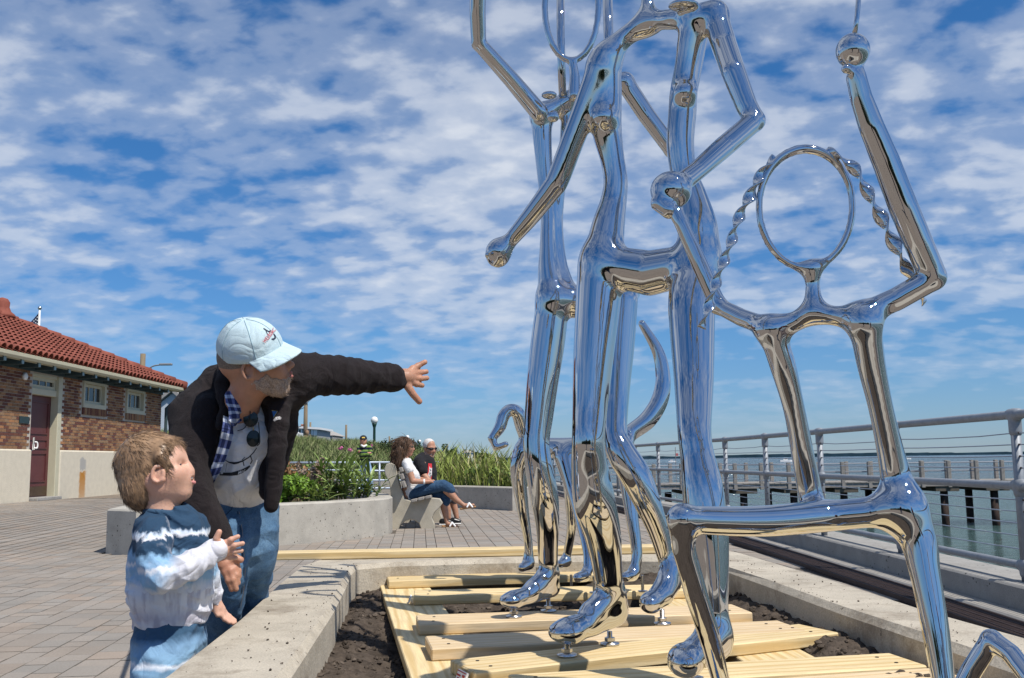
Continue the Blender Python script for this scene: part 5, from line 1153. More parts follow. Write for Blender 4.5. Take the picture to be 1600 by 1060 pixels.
# --- seated girl with braids
def figC(s):
    th = np.linspace(0, 2 * pi, 33); s.chain(pc([(1259 + 73 * sin(a) * (1 - .03 * cos(a)), 326 + 93 * cos(a), 2.1, 5.6 + 2.0 * max(0, -cos(a)) ** 3) for a in th]), .012)
    s.chain(pc([(1269, 420, 2.1, 11), (1270, 448, 2.1, 11), (1271, 485, 2.1, 15)]), .035)
    s.chain(pc([(1198, 512, 2.14, 15), (1235, 505, 2.12, 16), (1271, 492, 2.10, 15), (1312, 494, 2.07, 16), (1345, 492, 2.05, 18)]), .03, sub=8)
    s.chain(pc([(1199, 511, 2.14, 15), (1160, 497, 2.19, 14), (1122, 478, 2.24, 12.5)]), .015)
    s.chain(pc([(1122, 477, 2.24, 13.5), (1092, 410, 2.25, 13), (1064, 348, 2.26, 11), (1056, 332, 2.27, 12)]), .012)
    s.chain(pc([(1345, 492, 2.05, 18), (1400, 468, 2.04, 18.5), (1457, 436, 2.02, 19)]), .025)
    s.chain(pc([(1458, 432, 2.02, 20.5), (1436, 382, 2.01, 22), (1412, 325, 2.0, 22.5), (1384, 252, 1.99, 21.5), (1362, 200, 1.98, 20), (1346, 155, 1.975, 17.5), (1338, 122, 1.97, 16)]), .008)
    s.e(W(1332.5, 80, 1.97), (27 * 1.97 / FPX, .036, 29 * 1.97 / FPX), None, .025); s.e(W(1322, 108, 1.95), .010, None, .012)
    s.chain(pc([(1205, 518, 2.13, 20), (1222, 568, 2.14, 20), (1240, 636, 2.16, 16.5), (1253, 704, 2.18, 17), (1266, 772, 2.20, 18.5), (1272, 800, 2.18, 20)]), .035, sub=8)
    s.chain(pc([(1352, 512, 2.04, 24), (1361, 568, 2.06, 21.5), (1376, 636, 2.08, 18.5), (1391, 704, 2.10, 20), (1402, 755, 2.11, 24), (1408, 790, 2.10, 27)]), .04, sub=8)
    s.chain(pc([(1067, 811, 2.02, 21), (1120, 814, 2.05, 22), (1200, 814, 2.09, 23.5), (1285, 807, 2.13, 24), (1345, 802, 2.12, 23), (1408, 796, 2.10, 27)]), .04, sub=8)
    s.chain(pc([(1066, 812, 2.02, 20.5), (1069, 860, 2.03, 17.5), (1088, 930, 2.05, 17.5), (1106, 986, 2.07, 16.5), (1126, 1062, 2.09, 13.5), (1138, 1110, 2.11, 12)]), .02)
    s.chain(pc([(1410, 796, 2.10, 30), (1434, 843, 2.08, 27), (1446, 900, 2.06, 22), (1460, 975, 2.04, 20), (1473, 1058, 2.02, 17), (1482, 1130, 2.0, 14)]), .04, sub=8)
    for px, py, Y in ((1134, 1128, 2.06), (1484, 1140, 1.96)): p = W(px, py, Y); p[2] = TOP + .06; s.chain([(p[0], p[1] + .05, p[2], .025), (p[0] - .05, p[1] - .10, p[2] - .01, .028)], .03)
fc = sculpt('steel_figure', 'seated polished steel girl with ring head, twisted braids and one raised arm', (.6, 2.1, TOP), figC, .0045)
MB().tube([W(1334, 60, 1.97), W(1339, 30, 1.97), W(1346, -60, 1.97)], .0055, 12).obj('rod', STEEL, fc, True)
def braid(P, label=None, turns=6.):
    Q = spline(pc(P), 14)[:, :3]; wd = np.interp(np.linspace(0, 1, len(Q)), np.linspace(0, 1, len(P)), [p[3] for p in P]) * 2.15 / FPX
    T = np.gradient(Q, axis=0); T /= np.linalg.norm(T, axis=1)[:, None]; v = np.array([0, -1., 0]); V = []; F = []
    dl = np.r_[0, np.cumsum(np.linalg.norm(np.diff(Q, axis=0), axis=1))]; dl /= dl[-1]
    for i in range(len(Q)):
        u = np.cross(T[i], v); u /= np.linalg.norm(u); w_ = np.cross(T[i], u); a = pi * turns * dl[i]; e1 = cos(a) * u + sin(a) * w_; e2 = -sin(a) * u + cos(a) * w_
        for sx_, sz_ in ((-1, 0), (-.8, .16), (0, .22), (.8, .16), (1, 0), (.8, -.16), (0, -.22), (-.8, -.16)): V.append(Q[i] + e1 * wd[i] * sx_ + e2 * wd[i] * sz_)
    n = 8
    for i in range(len(Q) - 1):
        for k in range(n): k2 = (k + 1) % n; F.append((i * n + k, i * n + k2, (i + 1) * n + k2, (i + 1) * n + k))
    F += [tuple(range(n - 1, -1, -1)), tuple((len(Q) - 1) * n + k for k in range(n))]
    put('braid', mk('braid', V, F, STEEL, True), fc)
braid([(1290, 236, 2.10, 9), (1320, 250, 2.08, 9), (1340, 270, 2.07, 10.5), (1355, 298, 2.06, 10), (1370, 326, 2.05, 11), (1390, 365, 2.04, 12), (1407, 400, 2.03, 11), (1422, 432, 2.05, 9), (1444, 474, 2.12, 7)], None, 7.)
braid([(1212, 246, 2.10, 8), (1193, 268, 2.10, 9.5), (1172, 308, 2.09, 10.5), (1154, 343, 2.08, 9.5), (1143, 378, 2.07, 9), (1131, 410, 2.06, 9.5), (1119, 443, 2.05, 9), (1109, 475, 2.04, 9.5), (1096, 513, 2.03, 7)], None, 8.)

# --- animal with a curved tail
def figE(s):
    s.chain(pc([(826, 694, 4.62, 13), (850, 699, 4.58, 15), (890, 701, 4.5, 17), (940, 699, 4.42, 18), (972, 693, 4.36, 17)]), .04, sub=8)
    s.chain(pc([(828, 694, 4.62, 12), (817, 668, 4.60, 11.5), (809, 646, 4.58, 10.5), (797, 641, 4.57, 9.5), (787, 650, 4.56, 9.5), (781, 668, 4.55, 9), (769, 685, 4.54, 6.5)]), .02, sub=8)
    s.chain(pc([(769, 685, 4.54, 6), (775, 700, 4.53, 4.8), (790, 694.5, 4.53, 4.6)]), .006)
    s.chain(pc([(818, 705, 4.60, 16), (810, 735, 4.60, 13), (816, 790, 4.62, 9.5), (825, 845, 4.64, 6.5), (826, 878, 4.65, 9)]), .03, sub=8); s.chain(pc([(826, 882, 4.65, 8), (816, 887, 4.60, 6.5)]), .02)
    s.chain(pc([(878, 706, 4.62, 16), (889, 740, 4.66, 12), (892, 790, 4.70, 9), (893, 825, 4.72, 7.5), (886, 868, 4.76, 6.5), (884, 876, 4.76, 8)]), .03, sub=8); s.chain(pc([(884, 878, 4.76, 8), (876, 881, 4.72, 6)]), .02)
    s.chain(pc([(884, 715, 4.48, 18), (896, 765, 4.42, 12), (907, 808, 4.36, 9.5), (918, 862, 4.28, 7.5), (919, 888, 4.26, 8)]), .03, sub=8); s.chain(pc([(914, 900, 4.24, 9), (902, 903, 4.18, 7)]), .025)
    s.chain(pc([(968, 700, 4.38, 17), (980, 750, 4.34, 13), (987, 805, 4.31, 10), (995, 862, 4.29, 8.5), (992, 890, 4.28, 8.5)]), .03, sub=8); s.chain(pc([(988, 899, 4.27, 9), (977, 902, 4.21, 7)]), .025)
    s.chain(pc([(960, 696, 4.38, 14), (986, 676, 4.40, 13), (1012, 656, 4.42, 14), (1030, 627, 4.44, 13.5), (1036, 593, 4.46, 12), (1028.5, 551, 4.47, 9.5), (1003, 506, 4.48, 5.8)]), .03, sub=8)
fe = sculpt('steel_animal', 'polished steel animal with a long curled tail standing behind the tall figures', (.1, 4.5, TOP), figE, .006)
for k, (x, y) in enumerate(((.105, 4.60), (.27, 4.72), (.34, 4.22), (.55, 4.24))): MB().lathe([(.022, 0), (.022, .005), (.007, .007), (.007, .07)], (x, y, TOP - .05 if k in (1,) else TOP - .0), 10).obj('mounting_bolt', BOLT, fe)
# --- crouched figure, only a knee in view
def figD(s):
    s.chain(pc([(1498, 1090, 1.93, 15), (1518, 1048, 1.92, 15), (1549, 1000, 1.90, 15)]), .01); s.chain(pc([(1549, 1000, 1.90, 15), (1580, 1022, 1.86, 14.5), (1622, 1078, 1.80, 14)]), .006)
    a, b2 = W(1498, 1090, 1.93), W(1622, 1078, 1.80); s.chain([(*a, .019), (a[0] - .06, a[1] + .0, TOP + .04, .018), (a[0] - .12, a[1] - .05, TOP + .03, .022)], .01); s.chain([(*b2, .017), (b2[0] + .12, b2[1] - .05, TOP + .05, .018), (b2[0] + .22, b2[1] - .10, TOP + .03, .022)], .01)
fd = sculpt('steel_figure', 'bent polished steel knee poking into the bottom right corner', (1., 1.85, TOP), figD, .0045)

# screw heads near the ends of the cross planks
SCREW = MB().lathe([(.0055, 0), (.0055, .0012), (.002, .0015)], (0, 0, 0), 8).mesh('screw', M('dark_screw', (.05, .035, .025), .5, metal=.6))
for k_, (o, A, ang, w, l) in PL.items():
    if k_ > 7: continue
    for dx in (.06, l - .07):
        for dy in (.28, .72): q_ = bpy.data.objects.new('screw', SCREW); COL.objects.link(q_); q_.parent = o; q_.location = (dx + rr.uniform(-.012, .012), w * dy, .0005)

# ================================================================ PEOPLE
def skin(name, col, var=.10):
    m = M(name, col, .48, var=var, scale=22, spec=.35, sss=.12, bump=.12, bscale=160); t, b = nodes_of(m); c = in_color(m); tc = N(t, 'ShaderNodeTexCoord')
    n_ = N(t, 'ShaderNodeTexNoise', i_Scale=9.0, i_Detail=3.0); L(t, tc.outputs['Object'], n_.inputs['Vector'])
    c = mixc(t, ramp(t, n_.outputs[0], [(.45, 0.0), (.75, .35)]), c, tuple(np.array(col) * np.array([1.08, .72, .66]))); L(t, c, b.inputs['Base Color']); return m
SK_B = skin('child_skin', (.60, .355, .255), .06); SK_M = skin('tanned_skin', (.43, .225, .145), .16); SK_W = skin('couple_skin', (.42, .225, .145))  # the last is the seated couple's own skin tone
LIP = M('lip', (.46, .16, .14), .4, var=.08); TOOTH = M('tooth', (.78, .74, .66), .25, var=.02); EYEW = M('eye_white', (.55, .52, .50), .2, var=.02); IRIS = M('iris', (.04, .05, .06), .1, var=.1)
EARIN = M('ear_shadow', (.30, .11, .08), .6)
def fabric(name, col, bscale=700., var=.10, rough=.85, bump=.3, scale=14):
    m = M(name, col, rough, var=var, scale=scale, spec=.15, bump=bump, bscale=bscale); t, b = nodes_of(m)
    tc = N(t, 'ShaderNodeTexCoord'); w_ = N(t, 'ShaderNodeTexNoise', i_Scale=8.5, i_Detail=2.5, i_Roughness=.5, i_Distortion=1.3); L(t, tc.outputs['Object'], w_.inputs['Vector'])
    rg = math_(t, 'ABSOLUTE', math_(t, 'SUBTRACT', w_.outputs[0], .5)); bp2 = N(t, 'ShaderNodeBump', i_Strength=.55, i_Distance=.045); L(t, rg, bp2.inputs['Height'])
    old = b.inputs['Normal'].links[0].from_node if b.inputs['Normal'].links else None
    if old: L(t, bp2.outputs[0], old.inputs['Normal'])
    else: L(t, bp2.outputs[0], b.inputs['Normal'])
    b.inputs['Sheen Weight'].default_value = .03; b.inputs['Sheen Roughness'].default_value = .6; return m
FLEECE = fabric('dark_fleece', (.019, .0145, .0155), 380, .25, .95, .7, 30); FLEECE.node_tree.nodes['Principled BSDF'].inputs['Sheen Weight'].default_value = .04
TEE = fabric('white_cotton', (.70, .69, .68)); CAPF = fabric('pale_blue_cotton', (.50, .63, .67), 900, .06)
def denim(name, c0, c1):
    m = fabric(name, c0, 900, .2, .9, .35, 10); t, b = nodes_of(m); c = in_color(m); tc = N(t, 'ShaderNodeTexCoord')
    n_ = N(t, 'ShaderNodeTexNoise', i_Scale=7.0, i_Detail=5.0, i_Roughness=.65); L(t, tc.outputs['Object'], n_.inputs['Vector']); c = mixc(t, ramp(t, n_.outputs[0], [(.42, 0.0), (.72, .9)]), c, c1)
    n2_ = N(t, 'ShaderNodeTexNoise', i_Scale=260.0, i_Detail=2.0); L(t, tc.outputs['Object'], n2_.inputs['Vector']); c = mixc(t, 1.0, c, ramp(t, n2_.outputs[0], [(.3, .8), (.7, 1.2)]), 'MULTIPLY'); L(t, c, b.inputs['Base Color']); return m
JEAN = denim('blue_denim', (.055, .125, .225), (.16, .27, .39)); JEAN2 = denim('dark_denim', (.028, .065, .125), (.06, .12, .2)); JEAN3 = denim('faded_denim', (.16, .27, .42), (.35, .46, .6))
def frame(f, up=(0, 0, 1)):
    f = np.array(f, float); f /= np.linalg.norm(f); u = np.array(up, float); u -= f * (u @ f); u /= np.linalg.norm(u); return np.c_[f, np.cross(u, f), u]
def head(s, c, R, sc=1., fs=1., fzs=1., nose=1., sockets=True, ears=True, jaw=1., mouth_open=0., ex=0., ez=0.):
    """skull centre c; R columns: forward, left, up; fs face depth scale, fzs face height scale"""
    c = np.asarray(c, float)
    def p(x, y, z): z = z * (fzs if z < 0 else 1); return c + R @ (np.array([x * (fs if x > .04 else 1), y, z]) * sc)
    def C(pts, k, op=1): s.chain([(*p(*q[:3]), q[3] * sc) for q in pts], k * sc, op)
    def E(q, r, k, op=1): s.e(p(*q), np.array(r) * sc * np.array([1, 1, fzs if q[2] < 0 else 1]), R, k * sc, op)
    E((-.012, 0, .038), (.100, .078, .092), .02); E((.030, 0, -.030), (.066, .062, .082 * jaw), .04)
    C([(.066, -.012, -.108, .019), (.066, .012, -.108, .019)], .035)
    for y in (-1, 1):
        C([(-.004, .055 * y, -.040, .018), (.010, .052 * y, -.075, .016), (.060, .016 * y, -.106, .015)], .035)
        E((.060, .040 * y, -.030), (.032, .027, .034), .045); C([(.086, .012 * y, .026, .010), (.080, .040 * y, .028, .011), (.062, .060 * y, .018, .010)], .02)
    C([(.092, 0, .018, .008), (.104, 0, -.008, .0095), (.117 * nose, 0, -.030, .0115 * nose)], .022); 
    for y in (-1, 1): E((.104 * nose, .013 * y, -.034), (.014, .010, .010), .008)
    if sockets:
        for y in (-1, 1): E((.096, .034 * y, .003), (.016, .017, .0085), .016, -1); E((.078, .033 * y, .009), (.0145, .0155, .0095), .003); E((.078, .033 * y, -.005), (.0140, .0150, .0070), .003)
    E((.080, 0, -.062), (.026, .030, .028), .025)
    if mouth_open: E((.108, 0, -.068), (.026, .020, .011 * mouth_open), .004, -1)
    else: C([(.113, -.024, -.0655, .0016), (.117, 0, -.0655, .0022), (.113, .024, -.0655, .0016)], .008, -1)
    if ears:
        for y in (-1, 1):
            th = np.linspace(-.4, 5.0, 11); C([(ex - .012 - .017 * sin(a) * 1.0 + .004 * cos(a), (.078 + .008 * (1 if sin(a) > 0 else .4)) * y, ez - .006 + .030 * cos(a), .0055) for a in th], .006)
            E((ex - .010, .075 * y, ez - .010), (.014, .007, .022), .008); E((ex - .004, .080 * y, ez - .034), (.008, .006, .009), .006)
    return p
def features(par, p, R, sc, eyes=True, lips=True, LIPM=None, open_=0.):
    if eyes:
        for y in (-1, 1):
            e_ = S(); e_.e(p(.0795, .033 * y, .003), .0118 * sc, None, 0.); eo = e_.obj('eye', EYEW, .0022, par)
            i_ = S(); i_.e(p(.0865, .033 * y, .003), np.array([.0062, .0082, .0080]) * sc, R, 0.); i_.obj('iris', IRIS, .0016, eo)
    if lips:
        l = S(); o = open_ * .010
        l.chain([(*p(.0985, -.020, -.0625 + o * .6), .0028 * sc), (*p(.1090, -.006, -.0585 + o), .0050 * sc), (*p(.1090, .006, -.0585 + o), .0050 * sc), (*p(.0985, .020, -.0625 + o * .6), .0028 * sc)], .004)
        l.chain([(*p(.0975, -.019, -.0705 - o * .8), .0028 * sc), (*p(.1085, 0, -.0735 - o * 1.3), .0060 * sc), (*p(.0975, .019, -.0705 - o * .8), .0028 * sc)], .004); l.obj('lips', LIPM or LIP, .0022, par)
        if open_:
            t_ = S(); t_.chain([(*p(.102, -.013, -.0635), .0042 * sc), (*p(.1045, 0, -.0630), .0045 * sc), (*p(.102, .013, -.0635), .0042 * sc)], .002); t_.obj('teeth', TOOTH, .002, par)
def wr(amp, fx_, fy_, fz_, ph=0., amp2=0., f2=40.):
    """irregular cloth folds: ridged waves in several directions, each fading in and out"""
    g_ = np.random.default_rng(int(1000 * (amp + ph)) + int(fx_)); K = sqrt(fx_ ** 2 + fz_ ** 2)
    wv_ = []
    for i in range(6):
        d = g_.normal(size=3) * [1, .6, 1] + np.array([fx_, fy_, fz_]) / K * .8; d /= np.linalg.norm(d); wv_.append((d * K * g_.uniform(.6, 1.3), g_.normal(size=3) * K * .28, g_.normal(size=3) * K * .22, g_.uniform(0, 6, 3)))
    def d(x, y, z):
        v = 0
        for k1, k2, k3, p_ in wv_:
            warp = 1.7 * np.sin(k2[0] * x + k2[1] * y + k2[2] * z + p_[1]); m_ = np.clip(.15 + np.sin(k3[0] * x + k3[1] * y + k3[2] * z + p_[2]), 0, 1)
            v = v + m_ * (np.abs(np.sin(k1[0] * x + k1[1] * y + k1[2] * z + p_[0] + warp)) ** .8 - .55)
        return amp * .8 * v
    return d
def hair_strands(Sf, P, Nn, n, dirf, length, r, m, name, par, lift=.12, jit=.25):
    k = RNG.integers(0, len(P), n); mb_V = []; mb_F = []; q = 0
    base = P[k]; nn = Nn[k]; d = dirf(base); d = d - nn * (d * nn).sum(1)[:, None]; d /= np.linalg.norm(d, axis=1)[:, None] + 1e-9; d = d + RNG.normal(0, jit, d.shape); d /= np.linalg.norm(d, axis=1)[:, None]
    l = length * RNG.uniform(.6, 1.25, n)[:, None]; pts = []
    x = base - nn * .003
    for j in range(5):
        pts.append(x.copy()); x = x + d * l / 4 + nn * lift * l * (.25 if j < 2 else -.22)
    pts = np.stack(pts, 1); T = np.gradient(pts, axis=1); u = np.cross(T, nn[:, None, :]); u /= np.linalg.norm(u, axis=2, keepdims=True) + 1e-9; w_ = np.cross(T, u); w_ /= np.linalg.norm(w_, axis=2, keepdims=True) + 1e-9
    rad = r * np.array([.8, 1, .9, .6, .12])[None, :, None]; ring = np.stack([pts + rad * (cos(a) * u + sin(a) * w_) for a in (0, 2.094, 4.189)], 2); V = ring.reshape(-1, 3)
    F = []
    for j in range(4):
        for a in range(3): b2 = (a + 1) % 3; F.append((3 * j + a, 3 * j + b2, 3 * j + 3 + b2, 3 * j + 3 + a))
    F = (np.array(F)[None] + 15 * np.arange(n)[:, None, None]).reshape(-1, 4); o = put(name, mk(name, V, F, m, True), par); o['kind'] = 'stuff'; return o
def hand_px(s, wrist, palm, fingers, thumb, rp, rf, Y, k=.006):
    """wrist, palm and finger points in (px, py, dY)"""
    s.chain(pc([(wrist[0], wrist[1], Y + wrist[2], rp * .85), (palm[0], palm[1], Y + palm[2], rp)]), .012)
    for f in fingers:
        s.chain(pc([(palm[0] * .55 + f[0][0] * .45, palm[1] * .55 + f[0][1] * .45, Y + palm[2] * .5 + f[0][2] * .5, rf * 1.5), (*f[0][:2], Y + f[0][2], rf * 1.22)]), .008)
        s.chain(pc([(q[0], q[1], Y + q[2], rf * (1.12 - .12 * i)) for i, q in enumerate(f)]), k)
        q = f[len(f) // 2]; s.e(W(q[0], q[1], Y + q[2]), rf * 1.16 * Y / FPX, None, .003)
    s.chain(pc([(q[0], q[1], Y + q[2], rf * (1.45 - .18 * i)) for i, q in enumerate(thumb)]), .010)

# ---------------------------------------------------------------- the boy
YB = 2.85
boy = tag(empty('person', (-1.0, 2.9, 0)), 'small boy in tie-dye sweatshirt and matching pants, mouth open, touching the curb', 'person')
Rb = frame((.94, .10, .31), (-.33, .02, .94)); hb_ = W(245.5, 741.5, YB) 
s = S(); pbh = head(s, hb_, Rb, .93, .93, .72, .92, jaw=.92, mouth_open=.9, ex=.034, ez=-.010); s.e(hb_ + Rb @ np.array([.048, 0, .045]) * .93, np.array([.050, .062, .050]) * .93, Rb, .02)
s.chain(pc([(247, 765, YB, 26), (252, 800, YB, 27), (258, 850, YB + .02, 42), (262, 960, YB + .03, 42)]), .03)
s.chain(pc([(250, 845, YB - .06, 14), (250, 895, YB - .12, 15), (300, 880, YB - .08, 14), (338, 859, YB - .04, 11.5)]), .02)
s.chain(pc([(290, 830, YB + .14, 20), (320, 890, YB + .20, 16), (333, 935, YB + .24, 11), (338, 947, YB + .245, 9.5)]), .02)
Yh = YB - .04
hand_px(s, (338, 859, 0), (347, 859, .0), [[(352, 849, .0), (361, 843.5, -.005), (371.7, 838.7, 0)], [(354, 856, .005), (366, 852.5, 0), (379, 849.4, .005)], [(355, 863, .012), (366, 862, .008), (377, 860.8, .012)], [(352, 869, .02), (360, 871, .018), (368, 872, .02)]], [(343, 851, -.012), (338, 842, -.02), (342.5, 831.5, -.02)], 11.0, 4.0, Yh)
Yh = YB + .25
hand_px(s, (337.5, 946, 0), (344, 953, .005), [[(350, 956, .02), (358, 963, .02), (367, 969.5, .028)], [(349, 958, .01), (357, 967, .012), (367.5, 972.5, .018)], [(347, 960, .0), (355, 969, .002), (364, 974.5, .008)], [(345, 960, -.008), (351, 968, -.008), (358, 973, -.004)]], [(340, 952, -.012), (338.5, 957, -.018), (340, 961.5, -.02)], 8.0, 3.1, Yh)
s.chain(pc([(268, 1000, YB + .03, 44), (262, 1060, YB, 36), (258, 1150, YB, 30), (256, 1235, YB + .02, 20)]), .03)
s.obj('body', SK_B, .0036, boy, newton=1); features(boy, pbh, Rb, .93, True, True, M('child_lip', (.55, .22, .20), .4, var=.05), .9)
eb = S()
for y in (-1, 1): eb.chain([(*pbh(.092, .016 * y, .030), .0032), (*pbh(.092, .034 * y, .034), .0042), (*pbh(.080, .050 * y, .029), .0030)], .002)
ls = S()
for y in (-1, 1): ls.chain([(*pbh(.0905, .022 * y, .0075), .0016), (*pbh(.0925, .033 * y, .0100), .0026), (*pbh(.0850, .046 * y, .0070), .0016)], .001)
ls.obj('eyelashes', M('lash', (.05, .03, .02), .6), .0016, boy)
eb.obj('eyebrow', M('brow_hair', (.17, .105, .06), .8), .0022, boy)
# hair
HB = M('light_brown_hair', (.215, .132, .072), .46, var=.35, scale=60, stretch=(1, 1, .35), spec=.55, island=.55)
hs = S(); c_ = lambda x, y, z: hb_ + Rb @ (np.array([x, y, z]) * .93)
hs.e(c_(-.016, 0, .042), np.array([.103, .084, .103]) * .93, Rb, 0.); hs.chain([(*c_(.050, -.052, .060), .020), (*c_(.071, 0, .073), .021), (*c_(.050, .052, .060), .020)], .03); hs.chain([(*c_(-.066, -.03, -.03), .040), (*c_(-.066, .03, -.03), .040)], .04); hs.chain([(*c_(-.060, -.02, -.060), .032), (*c_(-.060, .02, -.060), .032)], .03)
hs.e(c_(.128, 0, -.082), np.array([.086, .13, .116]) * .93, Rb, .010, -1)
for y in (-1, 1): hs.e(c_(.026, .092 * y, -.036), np.array([.024, .034, .036]) * .93, Rb, .006, -1); hs.e(c_(.062, .09 * y, -.105), np.array([.05, .04, .075]) * .93, Rb, .01, -1)
for y in (-1, 1): hs.chain([(*c_(.040, .070 * y, .040), .020), (*c_(.052, .068 * y, .012), .014), (*c_(.046, .0715 * y, -.012), .007)], .012)
hs.disp = lambda x, y, z: .0005 * np.sin(70 * x + 12 * np.sin(23 * z)) * np.sin(55 * z + 40 * y)
ho = hs.obj('hair', HB, .004, boy); Pn, Fn = hs.surf(.006); Nn = hs.grad(Pn)
crown = c_(-.065, -.01, .125)
def comb(P):
    d = P - crown; d = d / (np.linalg.norm(d, axis=1)[:, None] + 1e-9); return d + Rb[:, 0] * .35 - Rb[:, 2] * .5
okh = (Pn - c_(0, 0, 0)) @ Rb; k = ~((okh[:, 0] > .045) & (okh[:, 2] < .012)); hair_strands(hs, Pn[k], Nn[k], 9000, comb, .032, .0006, HB, 'hair_strands', ho, .05, .10)
# sweatshirt
TD = fabric('tie_dye_fleece', (.7, .7, .72), 500, .05, .9, .4)
t, b = nodes_of(TD); g = N(t, 'ShaderNodeNewGeometry'); sp = N(t, 'ShaderNodeSeparateXYZ'); L(t, g.outputs['Position'], sp.inputs[0])
nA = N(t, 'ShaderNodeTexNoise', i_Scale=11.0, i_Detail=5.0, i_Roughness=.65); L(t, g.outputs['Position'], nA.inputs['Vector'])
mpn = N(t, 'ShaderNodeMapping'); mpn.inputs['Scale'].default_value = (46, 46, 7); L(t, g.outputs['Position'], mpn.inputs[0]); nB = N(t, 'ShaderNodeTexNoise', i_Scale=1.0, i_Detail=3.0); L(t, mpn.outputs[0], nB.inputs['Vector'])
zt = math_(t, 'ADD', sp.outputs[2], math_(t, 'ADD', math_(t, 'MULTIPLY', math_(t, 'SUBTRACT', nA.outputs[0], .5), .035), math_(t, 'MULTIPLY', math_(t, 'SUBTRACT', nB.outputs[0], .5), .05)))
f = math_(t, 'DIVIDE', math_(t, 'SUBTRACT', zt, .46), .46)
NV, LB, WH, GR = (.026, .062, .115), (.27, .46, .66), (.74, .75, .79), (.52, .50, .56)
col = ramp(t, f, [(.0, WH), (.16, WH), (.22, GR), (.29, WH), (.42, (.62, .68, .77)), (.47, LB), (.53, LB), (.555, WH), (.575, (.24, .40, .58)), (.61, LB), (.645, NV), (.715, NV), (.733, WH), (.750, (.55, .64, .75)), (.768, NV), (1, NV)])
nC = N(t, 'ShaderNodeTexNoise', i_Scale=16.0, i_Detail=4.0); L(t, g.outputs['Position'], nC.inputs['Vector']); col = mixc(t, math_(t, 'MULTIPLY', ramp(t, nB.outputs[0], [(.48, 0.0), (.62, .75)]), math_(t, 'LESS_THAN', f, .40)), col, (.40, .385, .46))
col = mixc(t, math_(t, 'MULTIPLY', ramp(t, nC.outputs[0], [(.50, 0.0), (.72, .6)]), math_(t, 'LESS_THAN', f, .60)), col, (.66, .70, .77))
L(t, col, b.inputs['Base Color']); TD2 = TD.copy(); TD2.name = 'tie_dye_sleeve'; t, b = nodes_of(TD2); col = b.inputs['Base Color'].links[0].from_socket
g = N(t, 'ShaderNodeNewGeometry'); sp = N(t, 'ShaderNodeSeparateXYZ'); L(t, g.outputs['Position'], sp.inputs[0]); nA = N(t, 'ShaderNodeTexNoise', i_Scale=13.0, i_Detail=5.0, i_Roughness=.6); L(t, g.outputs['Position'], nA.inputs['Vector'])
xx = math_(t, 'SUBTRACT', math_(t, 'ADD', sp.outputs[0], math_(t, 'MULTIPLY', math_(t, 'SUBTRACT', nA.outputs[0], .5), .16)), -.985)
col = mixc(t, ramp(t, math_(t, 'MULTIPLY', xx, 10.0, clamp=True), [(0, 0.0), (.6, .95)]), col, (.67, .67, .72)); L(t, col, b.inputs['Base Color'])
sw = S(wr(.0060, 44, 18, 62, .5, .0030, 85))
sw.chain(pc([(262, 826, YB + .02, 38), (258, 870, YB + .02, 54), (258, 920, YB + .02, 57), (262, 955, YB + .03, 52)]), .03)
sw.chain(pc([(236, 826, YB - .03, 24), (262, 806, YB, 26), (300, 826, YB + .10, 26)]), .04)
sw.chain(pc([(286, 835, YB - .0, 30), (300, 880, YB + .02, 36), (300, 940, YB + .04, 30)]), .05)
sw.chain(pc([(263, 944, YB + .03, 53), (264, 962, YB + .03, 50)]), .012)
sv = S(wr(.0060, 44, 18, 62, .9, .0030, 85))
sv.chain(pc([(242, 832, YB - .06, 27), (239, 868, YB - .12, 29), (250, 902, YB - .155, 26)]), .018); sv.chain(pc([(250, 902, YB - .155, 26), (290, 888, YB - .12, 24), (318, 872, YB - .07, 20), (330, 863, YB - .05, 18)]), .010)
sv.chain(pc([(330, 863, YB - .05, 17), (339, 859, YB - .045, 16.5)]), .006)
sw.chain(pc([(240, 832, YB - .05, 26), (240, 850, YB - .08, 24)]), .03)
sw.chain(pc([(296, 835, YB + .13, 26), (318, 885, YB + .19, 22), (328, 918, YB + .23, 18.5), (333, 936, YB + .24, 14)]), .03)
sw.e(W(255, 785, YB), (.052, .052, .055), None, .012, -1)
RIB = fabric('pale_rib', (.66, .65, .69), 500)
swo = sw.obj('sweatshirt', TD, .0045, boy); sv.obj('sleeve', TD2, .0042, swo); cf = S(); cf.chain(pc([(333, 861.5, YB - .048, 18.2), (338, 859.3, YB - .046, 18)]), .004); cf.obj('cuff', RIB, .0042, swo)
for f_ in ([(247.5, 803), (260, 808.5), (275, 809.5), (288, 808), (296, 804)],):
    pass
ck = S(); th = np.linspace(0, 2 * pi, 17); cc = W(258, 799, YB + .005); ck.chain([(cc[0] + .060 * cos(a), cc[1] + .056 * sin(a), cc[2] - .006 * cos(a), .0085) for a in th], .004); ck.obj('collar', fabric('navy_rib', (.040, .085, .145), 400), .0035, boy)
